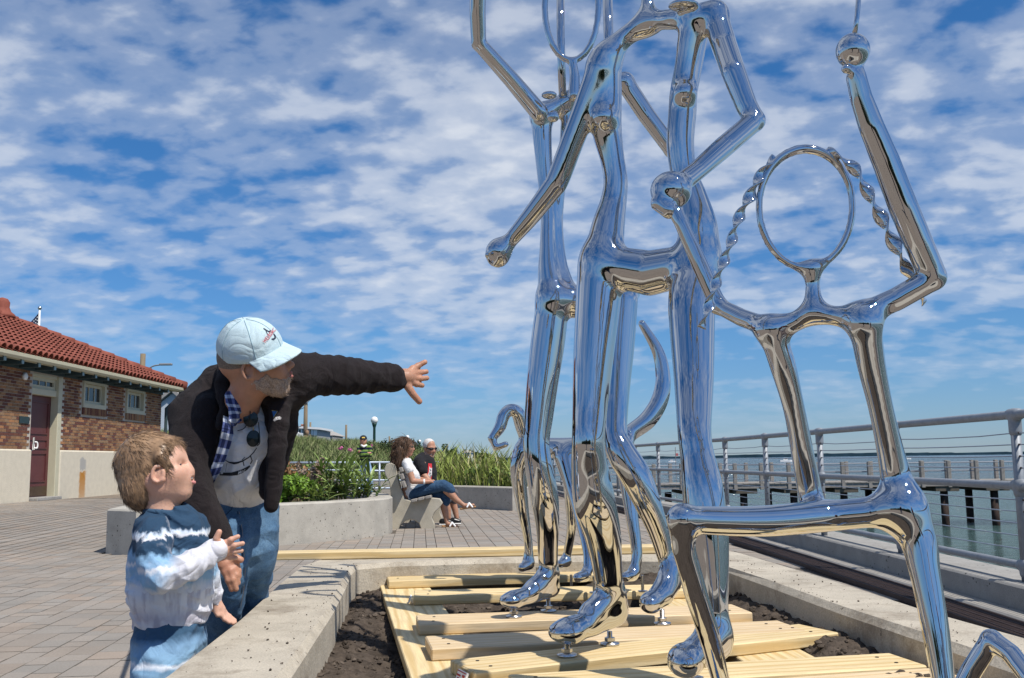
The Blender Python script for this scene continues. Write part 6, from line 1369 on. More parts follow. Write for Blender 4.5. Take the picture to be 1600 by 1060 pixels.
# pants
TP = fabric('tie_dye_pants', (.2, .3, .4), 600, .05); t, b = nodes_of(TP); g = N(t, 'ShaderNodeNewGeometry'); sp = N(t, 'ShaderNodeSeparateXYZ'); L(t, g.outputs['Position'], sp.inputs[0]); nA = N(t, 'ShaderNodeTexNoise', i_Scale=14.0, i_Detail=5.0); L(t, g.outputs['Position'], nA.inputs['Vector'])
f = math_(t, 'DIVIDE', math_(t, 'ADD', sp.outputs[2], math_(t, 'MULTIPLY', math_(t, 'SUBTRACT', nA.outputs[0], .5), .06)), .6)
L(t, ramp(t, f, [(0, (.05, .11, .19)), (.35, (.2, .36, .53)), (.55, (.24, .41, .58)), (.66, (.28, .45, .62)), (.725, (.16, .29, .43)), (.75, (.66, .70, .76)), (.765, (.22, .38, .54)), (.82, (.18, .31, .46)), (.86, (.045, .10, .17)), (1, (.045, .10, .17))]), b.inputs['Base Color'])
pt = S(wr(.005, 40, 18, 36, 0, .0015, 70)); pt.chain(pc([(264, 965, YB + .03, 49), (262, 1000, YB + .02, 52), (250, 1060, YB - .05, 44), (248, 1140, YB - .05, 36), (246, 1225, YB - .05, 27)]), .03); pt.chain(pc([(275, 975, YB + .06, 42), (285, 1040, YB + .10, 36), (285, 1130, YB + .12, 30), (283, 1218, YB + .12, 25)]), .035); pt.obj('pants', TP, .006, boy)
for dx, dy in ((247, -.05), (284, .12)):
    p = W(dx, 1200, YB + dy); so = S(); so.chain([(p[0] - .03, p[1], .035, .034), (p[0] + .10, p[1] - .01, .032, .030)], .02); so.obj('shoe', fabric('navy_canvas', (.03, .04, .07)), .007, boy)

# ---------------------------------------------------------------- the bending man
YM = 3.35
man = tag(empty('person', (-1.1, 3.6, 0)), 'bearded man in pale blue cap and dark fleece jacket, bending and pointing', 'person')
Rm = frame((.945, .12, .26), (-.26, -.20, .93)); hm = W(396, 573, 3.28); sm = S(); pm_ = head(sm, hm, Rm, 1.0, 1.06, .90, 1.0)
sm.chain([(*pm_(-.02, 0, -.06), .058), (*W(378, 628, 3.33), .062), (*W(376, 662, 3.42), .062)], .03)
sm.chain(pc([(380, 660, 3.46, 26), (385, 720, 3.50, 36), (372, 780, 3.55, 42)]), .05)
sm.chain(pc([(440, 600, 3.42, 26), (500, 588, 3.52, 25), (560, 587, 3.62, 20), (612, 590, 3.72, 15), (632, 591, 3.76, 14)]), .03)
sm.chain(pc([(315, 640, 3.42, 28), (295, 720, 3.33, 24), (315, 790, 3.26, 19), (340, 860, 3.22, 13), (346, 880, 3.22, 11)]), .03)
# pointing hand
hand_px(sm, (620, 590, 0), (634, 590, .02), [[(642, 597.5, .03), (651, 600.5, .055), (659.5, 602.5, .075)], [(646, 590.5, .045), (656, 592, .065), (667, 591, .085)], [(647, 583, .05), (656, 582.5, .075), (666, 581, .09)], [(645, 576.5, .05), (653, 572, .07), (664, 566, .08)]], [(637, 604, .01), (645, 616, .015), (655, 627.5, .03)], 13.5, 4.5, 3.72)
# hand on the knee
hand_px(sm, (344, 876, 0), (354, 884, -.01), [[(352, 894, -.03), (357, 907, -.035), (362, 921, -.03)], [(360, 892, -.03), (364, 906, -.035), (369, 920.5, -.03)], [(366, 889, -.02), (369, 899, -.025), (372, 911, -.02)], [(369, 884, -.01), (372, 892, -.012), (373.5, 901, -.01)]], [(361, 876, -.015), (369, 872, -.02), (376, 875, -.02)], 13.5, 4.6, 3.24)
sm.chain(pc([(372, 780, 3.55, 44), (352, 880, 3.45, 30), (338, 980, 3.58, 26), (330, 1090, 3.66, 18)]), .03); sm.chain(pc([(385, 790, 3.6, 40), (394, 870, 3.60, 30), (372, 1000, 3.74, 26), (365, 1100, 3.78, 18)]), .03)
sm.obj('body', SK_M, .0042, man); features(man, pm_, Rm, 1.0, True, True, M('man_lip', (.34, .13, .11), .5, var=.1))
# beard, grey hair
BEARD = M('grey_beard', (.43, .33, .265), .7, var=.6, scale=260, spec=.2, island=.35, bump=.5, bscale=400)
P_ = lambda x, y, z: pm_(x, y, z); b0_ = S(); head(b0_, hm, Rm, 1.0, 1.06, .90, 1.0, sockets=False, ears=False); bs = b0_.copy(.0026)
bs.e(P_(-.035, 0, .044), (.160, .14, .110), Rm, .004, -1); bs.e(P_(.078, 0, -.018), (.068, .10, .054), Rm, .006, -1); bs.e(P_(.112, 0, -.0675), (.030, .020, .0075), Rm, .003, -1); bs.e(P_(-.055, 0, -.03), (.05, .12, .12), Rm, .004, -1)
bs.chain([(*P_(.104, 0, -.0535), .0058), (*P_(.098, .018, -.0555), .0065), (*P_(.088, .030, -.064), .0065)], .005); bs.chain([(*P_(.104, 0, -.0535), .0058), (*P_(.098, -.018, -.0555), .0065), (*P_(.088, -.030, -.064), .0065)], .005)
bs.disp = lambda x, y, z: .0014 * np.sin(230 * x) * np.sin(210 * z + 90 * y)
bo = bs.obj('beard', BEARD, .0032, man); Pn, Fn = bs.surf(.005); Nn = bs.grad(Pn); hair_strands(bs, Pn, Nn, 2600, lambda P: np.tile(Rm[:, 0] * .5 - Rm[:, 2], (len(P), 1)), .012, .0005, BEARD, 'beard_strands', bo, .5, .35)
hg = S(); hg.e(hm + Rm @ np.array([-.013, 0, .042]), (.0995, .0795, .090), Rm, 0.); hg.e(P_(.095, 0, -.02), (.095, .12, .15), Rm, .006, -1)
for y in (-1, 1): hg.e(P_(-.006, .088 * y, -.016), (.024, .026, .034), Rm, .006, -1)
hg.obj('hair', M('cropped_grey_hair', (.20, .16, .13), .8, var=.4, scale=200, bump=.5, bscale=400), .0045, man)
# cap
cp_ = S(); cu_c = W(398, 566, 3.28) + frame((.945, .16, .16), (-.17, -.20, .93)) @ np.array([-.006, 0, .046]); Rh = Rm; Rm = frame((.87, -.40, -.14), (-.05, -.53, .85))
cp_.e(cu_c, (.116, .102, .100), Rm, 0.); cp_.e(cu_c + Rm @ np.array([-.004, 0, .01]), (.110, .097, .100), Rm, .02)
cp_.e(cu_c - Rm @ np.array([0, 0, .122]), (.22, .22, .126), Rm, .006, -1)
cp_.disp = lambda x, y, z: .0012 * np.sin(48 * x + 25 * z + 2 * np.sin(30 * y)) * np.sin(30 * z + 20 * y)
capo = cp_.obj('cap', CAPF, .0038, man)
bill_v = []; nb_, na_ = 7, 15
def billpt(i, j, lift):
    a = -1.15 + 2.30 * j / (na_ - 1); r0 = np.array([.108 * cos(a), .093 * sin(a)]); ext = .086 * (cos(a * .70)) ** .7 * i / (nb_ - 1)
    x, y = r0[0] + ext * 1.0, r0[1] * (1 + .10 * i / (nb_ - 1)); z = .010 - .18 * ext - .026 * (y / .09) ** 2 * (i / (nb_ - 1)) ** .7 + lift
    return cu_c + Rm @ np.array([x, y, z])
V = [billpt(i, j, l_) for l_ in (.0025, -.0025) for i in range(nb_) for j in range(na_)]; F = []; q = nb_ * na_
for i in range(nb_ - 1):
    for j in range(na_ - 1): a = i * na_ + j; F.append((a, a + na_, a + na_ + 1, a + 1)); F.append((q + a, q + a + 1, q + a + na_ + 1, q + a + na_))
for j in range(na_ - 1): a = (nb_ - 1) * na_ + j; F.append((a, a + q, a + q + 1, a + 1))
put('bill', mk('bill', V, F, CAPF, True), capo)
SEAM = fabric('cap_stitching', (.30, .44, .50), 900)
bt = S(); bt.e(cu_c + Rm @ np.array([0, 0, .100]), (.010, .010, .005), Rm, 0.); bt.obj('button', CAPF, .003, capo)
mb = MB()
for k in range(6):
    a0 = k * pi / 3 + .25
    pts = np.array([cu_c + Rm @ np.array([.118 * cos(a0) * sin(b2), .1 * sin(a0) * sin(b2), .102 * cos(b2)]) for b2 in np.linspace(.08, 1.62, 14)]); 
    for _ in range(3): g_ = cp_.grad(pts); pts = pts - g_ * cp_.eval(pts)[:, None]
    mb.tube(pts + cp_.grad(pts) * .0005, .0013, 5)
mb.obj('seam', SEAM, capo, True)
# lettering and hook emblem on the cap front
def letter_px(Sf, body, cx, cy, size, ang, sh, m, name, par, d0=2.6, bold=.02, off=.0016, arc=0., cond=1.):
    V, F = text_tris(body, size, bold); V[:, 0] *= cond; ca, sa = cos(ang), sin(ang); x, y = V[:, 0], V[:, 1]; y = y - arc * x * x
    px = cx + x * ca + y * sh[0]; py = cy + x * sa + y * sh[1]; P = Sf.hit(px, py, d0, off); return put(name, mk(name, P, F, m), par)
RED = M('red_thread', (.50, .035, .05), .7); NAVYT = M('navy_thread', (.012, .02, .05), .7)
letter_px(cp_, 'WELBSIAC', 420, 525.5, 8.2, radians(-51), (-.70, -.70), RED, 'lettering', capo, 2.6, .05, .0042, 0., .70)
hk = [(411.5, 513.5), (415, 516), (419.5, 518.5), (422.5, 518)]; mbp = strip_px(hk, [1.4, 1.6, 1.6, 3.2]) + strip_px([(414.5, 515.5), (416.5, 520), (418, 523)], .9) + strip_px([(427, 522), (429.3, 525), (429.5, 528.5), (427, 530.5), (424, 530)], [1.2, 2, 2.6, 2.8, 1.6])
decal(cp_, mbp, NAVYT, 'hook_emblem', capo, .0018, 2.6)
Rm = Rh
# T-shirt
te = S(wr(.005, 38, 14, 46, 1., .0015, 60)); te.chain(pc([(384, 655, 3.42, 40), (390, 690, 3.42, 48), (384, 730, 3.46, 50), (374, 760, 3.52, 47)]), .04); te.chain(pc([(372, 735, 3.45, 46), (366, 752, 3.50, 45)]), .03); te.e(W(377, 622, 3.33), (.070, .062, .055), Rm, .012, -1)
te.obj('t_shirt', TEE, .0055, man)
tk = S(); 
INKS = M('black_print', (.02, .02, .022), .8)
bandq = strip_px([(343.5, 740.5), (352, 740.8), (362, 741), (370, 739.5), (378, 736.5), (385, 732.5), (390.5, 728)], [4.6, 4.8, 5.2, 6.5, 5.5, 4.6, 2.5]) + strip_px([(352, 719), (358, 722.5), (366, 724), (372, 723), (380, 720), (389, 714.5), (396, 707), (401, 700)], [.8, 1.6, 3.6, 3.0, 1.8, 1.6, 1.4, 1.2]) + strip_px([(379.5, 720), (381.3, 728)], 1.5) + strip_px([(391.5, 713), (394, 720), (391, 725)], 1.6) + strip_px([(378, 719), (383, 714.5)], .9)
bandq += strip_px([(355, 724), (352.5, 737)], .5)
decal(te, bandq, INKS, 'shirt_print', man, .0016, 2.6); letter_px(te, 'Mer', 377.5, 736.8, 7.5, radians(-27), (.25, -1), TEE, 'shirt_lettering', man, 2.6, .02, .0032)
# jacket
_jw = wr(.0065, 34, 17, 30, .8)
jk = S(lambda x, y, z: _jw(x, y, z) * .8 + .0038 * (np.abs(np.sin(38 * x + 26 * z + 4 * np.sin(13 * z + 5 * x))) ** .7 - .6) * (.4 + .6 * np.sin(9 * x + 14 * z + 1.) ** 2) * np.clip((x + .80) / .1, 0, 1))
jk.chain(pc([(352, 612, 3.52, 38), (338, 660, 3.53, 54), (346, 720, 3.57, 54), (352, 770, 3.60, 50)]), .06)
jk.chain(pc([(430, 612, 3.46, 38), (420, 660, 3.52, 46), (405, 720, 3.58, 44)]), .06)
jk.chain(pc([(308, 648, 3.46, 38), (346, 608, 3.50, 35), (400, 600, 3.48, 36), (452, 592, 3.44, 38)]), .06)
jk.chain(pc([(446, 594, 3.43, 37), (490, 586, 3.50, 34), (535, 587, 3.57, 31), (575, 589, 3.65, 27), (612, 591, 3.72, 22.5)]), .05, sub=2)
jk.chain(pc([(604, 590.5, 3.705, 23), (615, 591.5, 3.725, 22)]), .006)
# hanging right front panel
jk.chain(pc([(438, 618, 3.38, 20), (436, 660, 3.33, 16), (432, 710, 3.31, 15), (428, 755, 3.31, 14), (424, 790, 3.31, 12)]), .035, sub=2); jk.chain(pc([(424, 650, 3.40, 20), (418, 710, 3.40, 18), (420, 770, 3.38, 14)]), .03)
jk.chain(pc([(325, 640, 3.36, 22), (318, 690, 3.35, 24), (312, 740, 3.38, 22)]), .05)
# front opening
jk.chain(pc([(384, 618, 3.22, 22), (384, 660, 3.24, 29), (376, 700, 3.24, 35), (362, 745, 3.26, 41), (350, 800, 3.3, 54)]), .012, -1); jk.chain(pc([(384, 622, 3.30, 24), (384, 660, 3.36, 28), (376, 700, 3.38, 34), (362, 745, 3.42, 40), (352, 800, 3.5, 54)]), .012, -1)
jk.chain(pc([(309, 648, 3.44, 38), (296, 700, 3.36, 34), (300, 750, 3.30, 31), (312, 790, 3.26, 29), (335, 832, 3.23, 25), (343, 853, 3.22, 22)]), .05, sub=4)
jk.e(W(382, 600, 3.30), (.088, .10, .085), Rm, .015, -1)
jk.chain(pc([(352, 572, 3.42, 10), (345, 600, 3.34, 11), (352, 640, 3.30, 9), (345, 665, 3.30, 9)]), .02); jk.chain(pc([(352, 572, 3.42, 10), (372, 574, 3.50, 9), (404, 592, 3.50, 9)]), .02); jk.chain(pc([(412, 622, 3.34, 10), (428, 606, 3.36, 10), (436, 588, 3.42, 9)]), .02)
jko = jk.obj('jacket', FLEECE, .0055, man)
# plaid overshirt strip showing at the opening
PLAID = fabric('blue_plaid', (.05, .07, .2), 600); t, b = nodes_of(PLAID); tc = N(t, 'ShaderNodeTexCoord'); su = N(t, 'ShaderNodeSeparateXYZ'); L(t, tc.outputs['UV'], su.inputs[0])
def stripe(o, w_, ph): return math_(t, 'LESS_THAN', math_(t, 'FRACT', math_(t, 'ADD', math_(t, 'MULTIPLY', o, w_), ph)), .42)
a1, b1 = stripe(su.outputs[0], 2.0, .1), stripe(su.outputs[1], 5.0, .0); c = mixc(t, a1, (.020, .030, .095), (.10, .13, .30)); c = mixc(t, math_(t, 'MULTIPLY', b1, .7), c, (.32, .38, .52)); c = mixc(t, math_(t, 'MULTIPLY', math_(t, 'MULTIPLY', a1, b1), .8), c, (.62, .66, .74)); L(t, c, b.inputs['Base Color'])
uni = te.copy(.004)
def ribbon(Lp, Rp, name, par, off=.006, n=16):
    A, B = spline(np.array([(x, y, 0) for x, y in Lp]), 5)[:, :2], spline(np.array([(x, y, 0) for x, y in Rp]), 5)[:, :2]; m_ = 6; V = []; uv = []
    for i in range(len(A)):
        for j in range(m_): q = A[i] + (B[i] - A[i]) * j / (m_ - 1); V.append(q); uv.append((j / (m_ - 1), i / (len(A) - 1)))
    V = np.array(V); P = cov_s.hit(V[:, 0], V[:, 1], 2.6, off); P2 = cov_s.hit(V[:, 0], V[:, 1], 2.6, off - .004); nV = len(P); F = []
    for i in range(len(A) - 1):
        for j in range(m_ - 1): a = i * m_ + j; F.append((a, a + m_, a + m_ + 1, a + 1))
    top = list(F); F = top + [tuple(x + nV for x in f[::-1]) for f in top]
    rim = [i * m_ for i in range(len(A))] + [(len(A) - 1) * m_ + j for j in range(1, m_)] + [i * m_ + m_ - 1 for i in range(len(A) - 2, -1, -1)] + [j for j in range(m_ - 2, 0, -1)]
    for x, y in zip(rim, rim[1:] + rim[:1]): F.append((x, y, y + nV, x + nV))
    me = mk(name, np.r_[P, P2], F, PLAID, True); ul = me.uv_layers.new(name='UVMap'); uv2 = uv + uv
    for lp in me.loops: ul.data[lp.index].uv = uv2[lp.vertex_index]
    return put(name, me, par)
cov_s = te.copy(.010); cov_s.chain(pc([(366, 625, 3.30, 14), (352, 665, 3.27, 10), (338, 740, 3.34, 12)]), .04)
ribbon([(350, 650), (346, 680), (338, 710), (329, 740), (322, 765)], [(366, 655), (362, 685), (354, 712), (344, 735), (332, 760)], 'plaid_shirt', man, .005)
ribbon([(354, 606), (356, 628), (357, 648), (359, 666)], [(366, 606), (371, 628), (375, 645), (377.5, 660)], 'plaid_collar', man, .012)
# jacket emblem
decal(jk, [[(425.5, 642.5), (433.5, 643.5), (427.5, 653)]], M('blue_patch', (.03, .12, .30), .6), 'emblem', jko, .0018, 2.6); decal(jk, strip_px([(425, 642), (434, 643), (427.5, 654)], .7), M('gold_thread', (.5, .42, .12), .6), 'emblem_border', jko, .002, 2.6)
decal(jk, strip_px([(428, 658), (432, 654.5), (437, 653.5), (439, 655)], [3, 5, 5, 3]), M('grey_patch', (.22, .21, .21), .7), 'emblem_ribbon', jko, .0018, 2.6); letter_px(jk, 'ICE', 434, 654.6, 4.4, radians(-10), (0, -1), WHITE, 'emblem_lettering', jko, 2.6, .02, .003)
# jeans and shoes
jn = S(wr(.0065, 34, 15, 38, 2.1, .002, 60)); jn.chain(pc([(370, 755, 3.56, 50), (372, 785, 3.58, 52)]), .03)
jn.chain(pc([(385, 785, 3.58, 46), (394, 830, 3.54, 41), (393, 870, 3.55, 38), (384, 915, 3.66, 36), (374, 1000, 3.74, 34), (366, 1100, 3.78, 28)]), .04, sub=2); jn.chain(pc([(358, 785, 3.55, 44), (350, 840, 3.46, 40), (350, 890, 3.40, 36), (344, 940, 3.48, 36), (334, 1010, 3.58, 34), (328, 1105, 3.66, 28)]), .04, sub=2)
jno = jn.obj('jeans', JEAN, .006, man)
SEAMD = fabric('seam_thread', (.02, .045, .085)); decal(jn, strip_px([(371, 800), (376, 830), (378, 862), (380, 890), (378, 920), (373, 950)], 1.6), SEAMD, 'seam', jno, .002, 2.6); decal(jn, strip_px([(362, 768), (364, 785), (362, 796), (352, 806)], 1.3), SEAMD, 'seam', jno, .002, 2.6)
decal(jn, strip_px([(373.5, 800), (378.5, 830), (380.5, 862), (382.5, 890), (380.5, 920), (375.5, 950)], .5), M('orange_thread', (.30, .20, .10), .7), 'topstitch', jno, .002, 2.6)
for px, Y in ((366, 3.78), (328, 3.66)):
    p = W(px, 1100, Y); so = S(); so.chain([(p[0] - .05, p[1] + .03, .05, .045), (p[0] + .06, p[1] - .05, .045, .042), (p[0] + .13, p[1] - .10, .035, .032)], .02); so.obj('shoe', fabric('grey_canvas', (.08, .08, .085)), .008, man)
# sunglasses hanging from the T-shirt neck
sg = tag(empty('sunglasses', tuple(W(393, 665, 3.3))), 'dark aviator sunglasses hanging from the neck of the white T-shirt', 'sunglasses')
sgS = te.copy(.012)
def disc_px(cx, cy, rx, ry, rot, off, n=18): return [(cx + rx * cos(a) * cos(rot) - ry * sin(a) * sin(rot), cy + rx * cos(a) * sin(rot) + ry * sin(a) * cos(rot)) for a in np.linspace(0, 2 * pi, n, endpoint=False)]
SGL = M('smoked_lens', (.010, .016, .016), .12, var=.1, spec=.35)
for (cx, cy, rx, ry) in ((392, 655, 11, 12), (396, 685.5, 10, 12.5)):
    o_ = np.array(disc_px(cx, cy, rx, ry, .15, 0)); c0 = sgS.hit(np.array([cx]), np.array([cy]), 2.6, .010)[0]; P = np.array([W(x, y, c0[1] + (x - cx) * .0006) for x, y in o_]); V = np.r_[P, P - [0, .004, 0]]; n = len(P)
    put('lens', mk('lens', np.r_[V, [P.mean(0) - [0, .007, 0]]], [tuple(range(n))] + [(k, k + n, (k + 1) % n + n, (k + 1) % n) for k in range(n)] + [(k + n, 2 * n, (k + 1) % n + n) for k in range(n)], SGL, False), sg); MB().tube(np.r_[P, P[:1]] - [0, .002, 0], .0018, 6).obj('rim', BLACK, sg, True)
yb_ = c0[1] - .008; MB().tube([W(394, 666, yb_), W(396, 669, yb_ - .004), W(396, 673, yb_)], .002, 6).obj('bridge', M('brass', (.5, .38, .18), .3, metal=1.), sg, True); MB().tube(spline([W(388, 640, yb_ + .02), W(391, 646, yb_), W(383, 668, yb_), W(371, 673.5, yb_ - .004)], 4), .0018, 6).obj('temple', BLACK, sg, True); MB().tube(spline([W(404, 660, yb_ + .0), W(406, 690, yb_ - .004), W(402, 697, yb_)], 4), .0018, 6).obj('temple', BLACK, sg, True)

# ---------------------------------------------------------------- seated couple
def Z(x, y): return (590 + x / 5.3, 660 + y / 5.3)
YW = 14.75
def zc(L_, Y): return pc([(*Z(a, b2), Y + c_, r / 5.3) for a, b2, c_, r in L_])
wo = tag(empty('person', (-1.5, 14.75, 0)), 'woman with long brown hair, white T-shirt and rolled jeans seated on the bench', 'person')
Rw = frame((1, -.05, -.05)); hw = np.array(W(*Z(240, 205), YW)); s = S(); pw = head(s, hw, Rw, 1.02, sockets=False)
s.chain([(*pw(-.02, 0, -.06), .055), (*W(*Z(222, 300), YW), .055)], .03); s.chain(zc([(225, 340, 0, 55), (260, 470, 0, 62), (270, 590, 0, 65)], YW), .04)
s.chain(zc([(255, 370, -.18, 26), (292, 488, -.22, 25), (380, 492, -.20, 19), (425, 492, -.16, 15)], YW), .02); s.chain(zc([(425, 490, -.16, 15), (440, 492, -.14, 12), (458, 498, -.13, 7)], YW), .01)
s.chain(zc([(270, 380, .18, 28), (330, 470, .18, 22), (430, 485, .05, 15)], YW), .02)
s.chain(zc([(575, 560, -.06, 38), (650, 640, -.06, 25), (695, 672, -.06, 17), (718, 690, -.06, 18), (760, 690, -.07, 15), (795, 684, -.07, 9)], YW), .015); s.chain(zc([(540, 660, .05, 32), (562, 760, .05, 25), (572, 820, .05, 17), (580, 838, .05, 19), (620, 850, .05, 15), (655, 858, .05, 10)], YW), .015)
s.obj('body', SK_W, .009, wo)
hr = S(lambda x, y, z: .006 * np.sin(60 * x + 25 * z) * np.sin(40 * y + 18 * z)); hr.e(hw + [-.025, 0, .035], (.118, .10, .115), None, 0.); hr.chain(zc([(205, 190, 0, 58), (172, 260, -.02, 50), (155, 320, -.03, 40), (150, 365, -.04, 20)], YW), .05); hr.chain(zc([(190, 240, -.09, 34), (180, 320, -.1, 30)], YW), .04); hr.e(pw(.10, 0, -.045), (.075, .13, .10), Rw, .02, -1)
ho = hr.obj('hair', M('brown_hair', (.105, .058, .032), .5, var=.4, scale=40, stretch=(1, 1, .25), island=.3), .011, wo); Pn, _ = hr.surf(.016); Nn = hr.grad(Pn); hair_strands(hr, Pn, Nn, 1600, lambda P: np.tile(np.array([-.25, 0, -1.]), (len(P), 1)), .14, .0026, bpy.data.materials['brown_hair'], 'hair_strands', ho, .15, .25)
ts = S(wr(.006, 12, 5, 18)); ts.chain(zc([(225, 345, 0, 62), (255, 420, 0, 68), (272, 500, 0, 72), (272, 590, 0, 66)], YW), .05); ts.chain(zc([(300, 440, -.03, 45), (310, 470, .02, 42)], YW), .06); ts.chain(zc([(240, 345, -.12, 44), (262, 395, -.19, 37)], YW), .04); ts.chain(zc([(240, 345, .12, 44), (285, 395, .19, 36)], YW), .04); ts.obj('t_shirt', TEE, .011, wo)
jw = S(wr(.005, 10, 5, 12)); jw.chain(zc([(285, 590, -.02, 60), (420, 545, -.07, 52), (540, 522, -.08, 46), (590, 548, -.07, 44), (606, 566, -.06, 38)], YW), .04); jw.chain(zc([(300, 600, .10, 56), (430, 600, .09, 46), (530, 600, .06, 44), (560, 645, .05, 42), (562, 662, .05, 37)], YW), .04); jw.obj('jeans', JEAN2, .010, wo)
for A_, dy in (((690, 716, 808, 700), -.06), ((540, 862, 672, 868), .05)):
    a, b2 = W(*Z(A_[0], A_[1]), YW + dy), W(*Z(A_[2], A_[3]), YW + dy); so = S(); so.chain([(*a, .018), (*b2, .014)], .01); sd = so.obj('sandal', M('cork_sole', (.40, .22, .10), .8), .007, wo)
    st = S(); m_ = a + (b2 - a) * .58; st.chain([(m_[0] - .03, m_[1] - .045, m_[2] + .01, .013), (m_[0], m_[1] - .02, m_[2] + .065, .015), (m_[0] + .03, m_[1] + .045, m_[2] + .03, .013)], .01); st.chain([(m_[0] + .05, m_[1] - .045, m_[2] + .01, .013), (m_[0] + .01, m_[1] - .02, m_[2] + .055, .015), (m_[0] - .03, m_[1] + .03, m_[2] + .05, .013)], .01); st.obj('strap', WHITE, .007, sd)
gl = S(); gl.chain([(*pw(.092, -.012, .006), .016), (*pw(.088, -.05, .006), .017), (*pw(.01, -.082, .008), .006)], .004); gl.chain([(*pw(.092, .012, .006), .016), (*pw(.088, .05, .006), .017)], .004); gl.obj('sunglasses', BLACK, .006, wo)
wt = S(); p_ = W(*Z(385, 492), YW - .2); wt.e(p_, (.022, .04, .04), None, 0.); wt.obj('wristwatch', WHITE, .007, wo)

YG = 15.35
mn = tag(empty('person', (-1.2, 15.35, 0)), 'white-haired man in black T-shirt and dark sunglasses seated on the bench', 'person')
Rg = frame((.70, -.70, -.22), (.05, -.15, 1)); hgm = np.array(W(*Z(430, 212), YG)); s = S(); pg = head(s, hgm, Rg, 1.06, sockets=False)
s.chain([(*pg(-.02, 0, -.06), .062), (*W(*Z(405, 290), YG), .068)], .03); s.chain(zc([(390, 340, 0, 80), (400, 470, 0, 80), (400, 580, 0, 76)], YG), .04)
s.chain(zc([(375, 350, -.22, 28), (385, 440, -.28, 28), (430, 490, -.34, 22), (458, 500, -.38, 17), (470, 505, -.38, 12)], YG), .02); s.chain(zc([(440, 340, .16, 26), (452, 430, .12, 26), (455, 490, -.10, 20), (465, 498, -.2, 14)], YG), .02)
s.chain(zc([(560, 650, .0, 32), (580, 720, .02, 27), (590, 790, .03, 18)], YG), .02); s.chain(zc([(620, 650, .15, 30), (640, 720, .16, 26), (655, 790, .16, 18)], YG), .02); s.obj('body', SK_W, .009, mn)
tb = S(wr(.006, 11, 6, 15)); tb.chain(zc([(385, 340, 0, 90), (400, 430, -.02, 92), (405, 540, 0, 86)], YG), .05); tb.chain(zc([(345, 330, -.16, 50), (368, 375, -.24, 46), (378, 405, -.27, 41)], YG), .05); tb.chain(zc([(425, 325, .14, 46), (447, 390, .16, 40)], YG), .05); tb.e(W(*Z(412, 268), YG), (.075, .075, .05), None, .01, -1); tb.obj('t_shirt', fabric('black_cotton', (.016, .016, .019)), .011, mn)
q = lambda *a: [Z(x, y) for x, y in a]
decal(tb, [q((418, 340), (446, 344), (449, 400), (446, 470), (408, 440), (412, 390))], M('red_print', (.55, .03, .04), .8), 'shirt_print', mn, .008, 13.5); decal(tb, [q((428, 365), (436, 385), (448, 378), (446, 440), (436, 458), (415, 440), (424, 410))], TEE, 'shirt_print', mn, .012, 13.5); decal(tb, [q((430, 390), (440, 396), (434, 410)), q((424, 418), (440, 420), (436, 432)), q((430, 440), (444, 436), (440, 448))], INKS, 'shirt_print', mn, .016, 13.5)
sh = S(wr(.005, 10, 5, 12)); sh.chain(zc([(400, 580, 0, 78), (500, 570, -.02, 56), (570, 585, 0, 46), (572, 640, 0, 42)], YG), .04); sh.chain(zc([(420, 580, .12, 70), (530, 575, .15, 52), (625, 590, .15, 44), (630, 640, .15, 42)], YG), .04); sh.obj('shorts', fabric('grey_shorts', (.10, .10, .11)), .012, mn)
hh_ = S(); hh_.e(hgm + Rg @ np.array([-.018, 0, .042]), (.114, .091, .1035), Rg, 0.); hh_.e(hgm + Rg @ np.array([.10, 0, .01]), (.095, .14, .12), Rg, .015, -1); hh_.e(hgm + Rg @ np.array([-.02, 0, -.10]), (.2, .2, .10), Rg, .01, -1); hh_.obj('hair', M('white_hair', (.58, .55, .52), .8, var=.2, scale=60), .008, mn)
bd = S(); bd.chain([(*pg(.088, -.028, -.060), .012), (*pg(.078, -.024, -.095), .014), (*pg(.078, 0, -.112), .018), (*pg(.078, .024, -.095), .014), (*pg(.088, .028, -.060), .012)], .01); bd.obj('goatee', M('white_beard', (.55, .50, .47), .8, var=.2, scale=80), .007, mn)
gl = S(); 
for y in (-1, 1): gl.chain([(*pg(.098, .010 * y, .006), .015), (*pg(.092, .052 * y, .006), .019), (*pg(.02, .086 * y, .010), .007)], .004)
gl.obj('sunglasses', BLACK, .006, mn)
for A_, dy in (((535, 812, 600, 838), -.02), ((595, 800, 672, 842), .12)):
    a, b2 = W(*Z(A_[0], A_[1]), YG + dy), W(*Z(A_[2], A_[3]), YG + dy); a[2] = .05; b2[2] = .04; so = S(); so.chain([(*a, .05), (*((a + b2) / 2 + [0, 0, .01]), .05), (*b2, .038)], .03); so_ = so.obj('shoe', BLACK, .009, mn); b_ = MB(); b_.box((a[0] - .05, a[1] - .045, .0), (b2[0] + .035, a[1] + .045, .02), .008); b_.obj('sole', WHITE, so_)

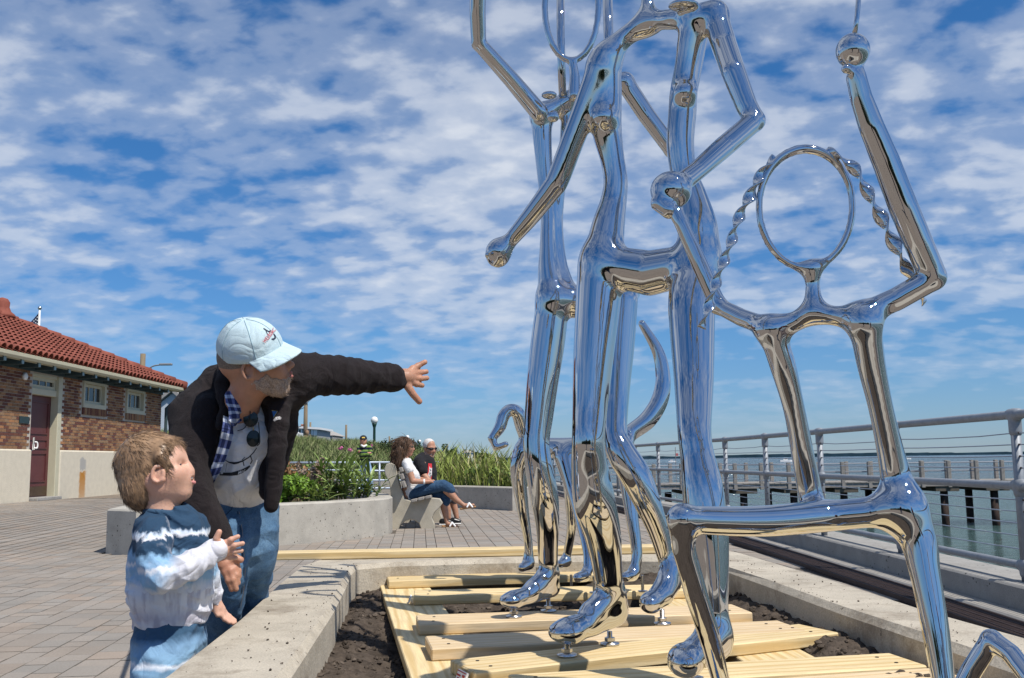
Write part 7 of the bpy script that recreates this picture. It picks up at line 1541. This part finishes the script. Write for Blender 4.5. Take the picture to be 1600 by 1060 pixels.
# ---------------------------------------------------------------- standing man by the handrail
def Z8(x, y): return (430 + x / 6.624, 640 + y / 6.624)
YS = 26.2
st_ = tag(empty('person', (-4, 26.2, 0)), 'man in striped green and navy pullover, arms crossed, by the handrail', 'person')
z8 = lambda L_, Y=YS: pc([(*Z8(a, b2), Y + c_, r / 6.624) for a, b2, c_, r in L_])
Rs = frame((.15, -1, -.12)); hs_ = W(*Z8(912, 322), YS); s = S(); ph = head(s, hs_, Rs, 1.1, sockets=False); s.chain([(*ph(-.02, 0, -.06), .065), (*W(*Z8(915, 385), YS), .07)], .03); s.chain(z8([(918, 400, 0, 40), (925, 520, 0, 44)]), .04)
s.chain(z8([(960, 455, -.27, 14), (985, 452, -.25, 12)]), .01); s.chain(z8([(885, 440, -.24, 13), (868, 436, -.22, 12)]), .01); s.chain(z8([(905, 580, 0, 28), (905, 700, 0, 24), (905, 900, 0, 16)]), .03); s.chain(z8([(960, 580, 0, 28), (980, 690, -.1, 24), (985, 900, -.05, 16)]), .03); s.obj('body', SK_M, .013, st_)
STR = fabric('striped_knit', (.1, .2, .05), 300); t, b = nodes_of(STR); g = N(t, 'ShaderNodeNewGeometry'); sp = N(t, 'ShaderNodeSeparateXYZ'); L(t, g.outputs['Position'], sp.inputs[0]); z_hi, z_lo = float(W(*Z8(915, 375), YS)[2]), float(W(*Z8(915, 570), YS)[2])
f = math_(t, 'DIVIDE', math_(t, 'SUBTRACT', sp.outputs[2], z_lo), z_hi - z_lo); LG, DN = (.16, .26, .055), (.010, .014, .035)
L(t, ramp(t, f, [(0, LG), (.14, DN), (.30, LG), (.40, DN), (.47, LG), (.60, DN), (.68, LG), (.78, DN), (.90, LG)], 'CONSTANT'), b.inputs['Base Color'])
pv = S(wr(.008, 8, 4, 10)); pv.chain(z8([(922, 395, 0, 44), (924, 470, -.02, 52), (928, 560, 0, 52)]), .06); pv.chain(z8([(868, 398, -.02, 24), (862, 450, -.08, 21), (900, 476, -.25, 19), (955, 462, -.28, 17)]), .04); pv.chain(z8([(975, 398, -.02, 24), (990, 450, -.06, 22), (985, 476, -.14, 19), (930, 462, -.25, 17), (890, 445, -.26, 15)]), .04); pv.obj('pullover', STR, .014, st_)
cl = S(); cl.chain(z8([(892, 370, -.10, 10), (915, 386, -.14, 11), (942, 372, -.10, 10)]), .02); cl.obj('collar', WHITE, .012, st_)
jb = S(wr(.008, 8, 4, 9)); jb.chain(z8([(928, 560, 0, 46), (905, 640, 0, 34), (905, 760, 0, 30), (905, 905, 0, 26)]), .06); jb.chain(z8([(940, 565, 0, 44), (975, 650, -.12, 34), (985, 760, -.10, 30), (985, 905, -.05, 26)]), .06); jb.obj('jeans', JEAN3, .016, st_)
cpm = S(); cpm.e(hs_ + Rs @ np.array([-.01, 0, .06]), (.125, .10, .085), Rs, 0.); cpm.e(hs_ + Rs @ np.array([0, 0, -.06]), (.2, .2, .095), Rs, .01, -1); cpm.chain([(*(hs_ + Rs @ np.array([.10, -.06, .045])), .012), (*(hs_ + Rs @ np.array([.17, 0, .045])), .012), (*(hs_ + Rs @ np.array([.10, .06, .045])), .012)], .03); cpo = cpm.obj('cap', BLACK, .012, st_)
decal(cpm, [q2 for q2 in [[Z8(x, y) for x, y in ((898, 288), (928, 288), (926, 298), (900, 298))]]], M('yellow_patch', (.62, .42, .05), .6), 'cap_patch', cpo, .01, 24.)
for px, dy in ((905, 0), (985, -.05)):
    p = W(*Z8(px, 905), YS + dy); so = S(); so.chain([(p[0], p[1] + .04, .05, .05), (p[0], p[1] - .15, .04, .04)], .03); so.obj('shoe', BLACK, .012, st_)
# person far off, head and shoulders above the dune crest
Yp = 44.5; pz = float(dune_z(np.array([W(478, 680, Yp)[0]]), np.array([Yp]))[0])
fp = tag(empty('person', (W(478, 680, Yp)[0], Yp, pz)), 'brown-haired person in tan sitting low on the dune crest by the tall pole', 'person')
s = S(); hp = W(479.5, 676.5, Yp); s.e(hp, (.10, .11, .13), None, 0.); s.chain([(hp[0], Yp, hp[2] - .1, .06), (hp[0] - .05, Yp, hp[2] - .22, .12), (hp[0] - .1, Yp, hp[2] - .6, .2)], .06); s.obj('body', M('tan_top', (.25, .16, .10), .8), .02, fp); h_ = S(); h_.e(hp + np.array([-.02, .03, .03]), (.115, .12, .13), None, 0.); h_.obj('hair', bpy.data.materials['brown_hair'], .02, fp)

# ---------------------------------------------------------------- onlookers behind the viewpoint, seen mirrored in the steel
def onlooker(x, y, h, ang, shirt, pants, label):
    e_ = tag(empty('person', (x, y, 0)), label, 'person'); c_, s_ = cos(ang), sin(ang); q = h / 1.75
    def p(a, b2, z, r): return (x + (a * c_ - b2 * s_) * q, y + (a * s_ + b2 * c_) * q, z * q, r * q)
    R = frame((-s_, c_, 0)); b_ = S(); head(b_, np.array(p(0, .02, 1.62, 0)[:3]), R, q, sockets=False); b_.chain([p(0, 0, 1.56, .055), p(0, -.01, 1.42, .06), p(0, 0, 1.0, .09)], .03)
    for sd in (-1, 1):
        b_.chain([p(.17 * sd, 0, 1.38, .045), p(.24 * sd, -.02, 1.10, .04), p(.25 * sd, .06, .86, .03)], .03); b_.chain([p(.252 * sd, .08, .83, .03), p(.25 * sd, .10, .74, .022)], .02); b_.chain([p(.10 * sd, 0, .9, .06), p(.11 * sd, 0, .1, .045)], .03)
    b_.obj('body', SK_M, .014, e_); t_ = S(wr(.006, 20, 8, 22)); t_.chain([p(0, 0, 1.36, .13), p(0, .02, 1.1, .14), p(0, 0, .88, .15)], .05); t_.chain([p(-.15, 0, 1.40, .07), p(.15, 0, 1.40, .07)], .06)
    for sd in (-1, 1): t_.chain([p(.17 * sd, 0, 1.38, .07), p(.24 * sd, -.02, 1.10, .06), p(.25 * sd, .05, .90, .05)], .04)
    t_.obj('jacket', shirt, .015, e_); l_ = S(wr(.006, 18, 8, 18)); l_.chain([p(-.07, 0, .9, .12), p(.07, 0, .9, .12)], .05)
    for sd in (-1, 1): l_.chain([p(.09 * sd, 0, .86, .095), p(.11 * sd, .02, .48, .075), p(.11 * sd, 0, .08, .06)], .05)
    l_.obj('trousers', pants, .015, e_)
    for sd in (-1, 1): so = S(); so.chain([p(.11 * sd, -.03, .05, .05), p(.12 * sd, .16, .04, .04)], .02); so.obj('shoe', BLACK, .014, e_)
onlooker(-.95, -1.9, 1.76, .25, FLEECE, JEAN2, 'onlooker in dark jacket and jeans, only seen mirrored in the steel legs')
onlooker(2.0, -1.6, 1.68, -.5, fabric('dark_red_knit', (.20, .025, .03)), fabric('dark_trousers', (.02, .02, .024)), 'onlooker in red top and dark trousers, only seen mirrored in the steel legs')
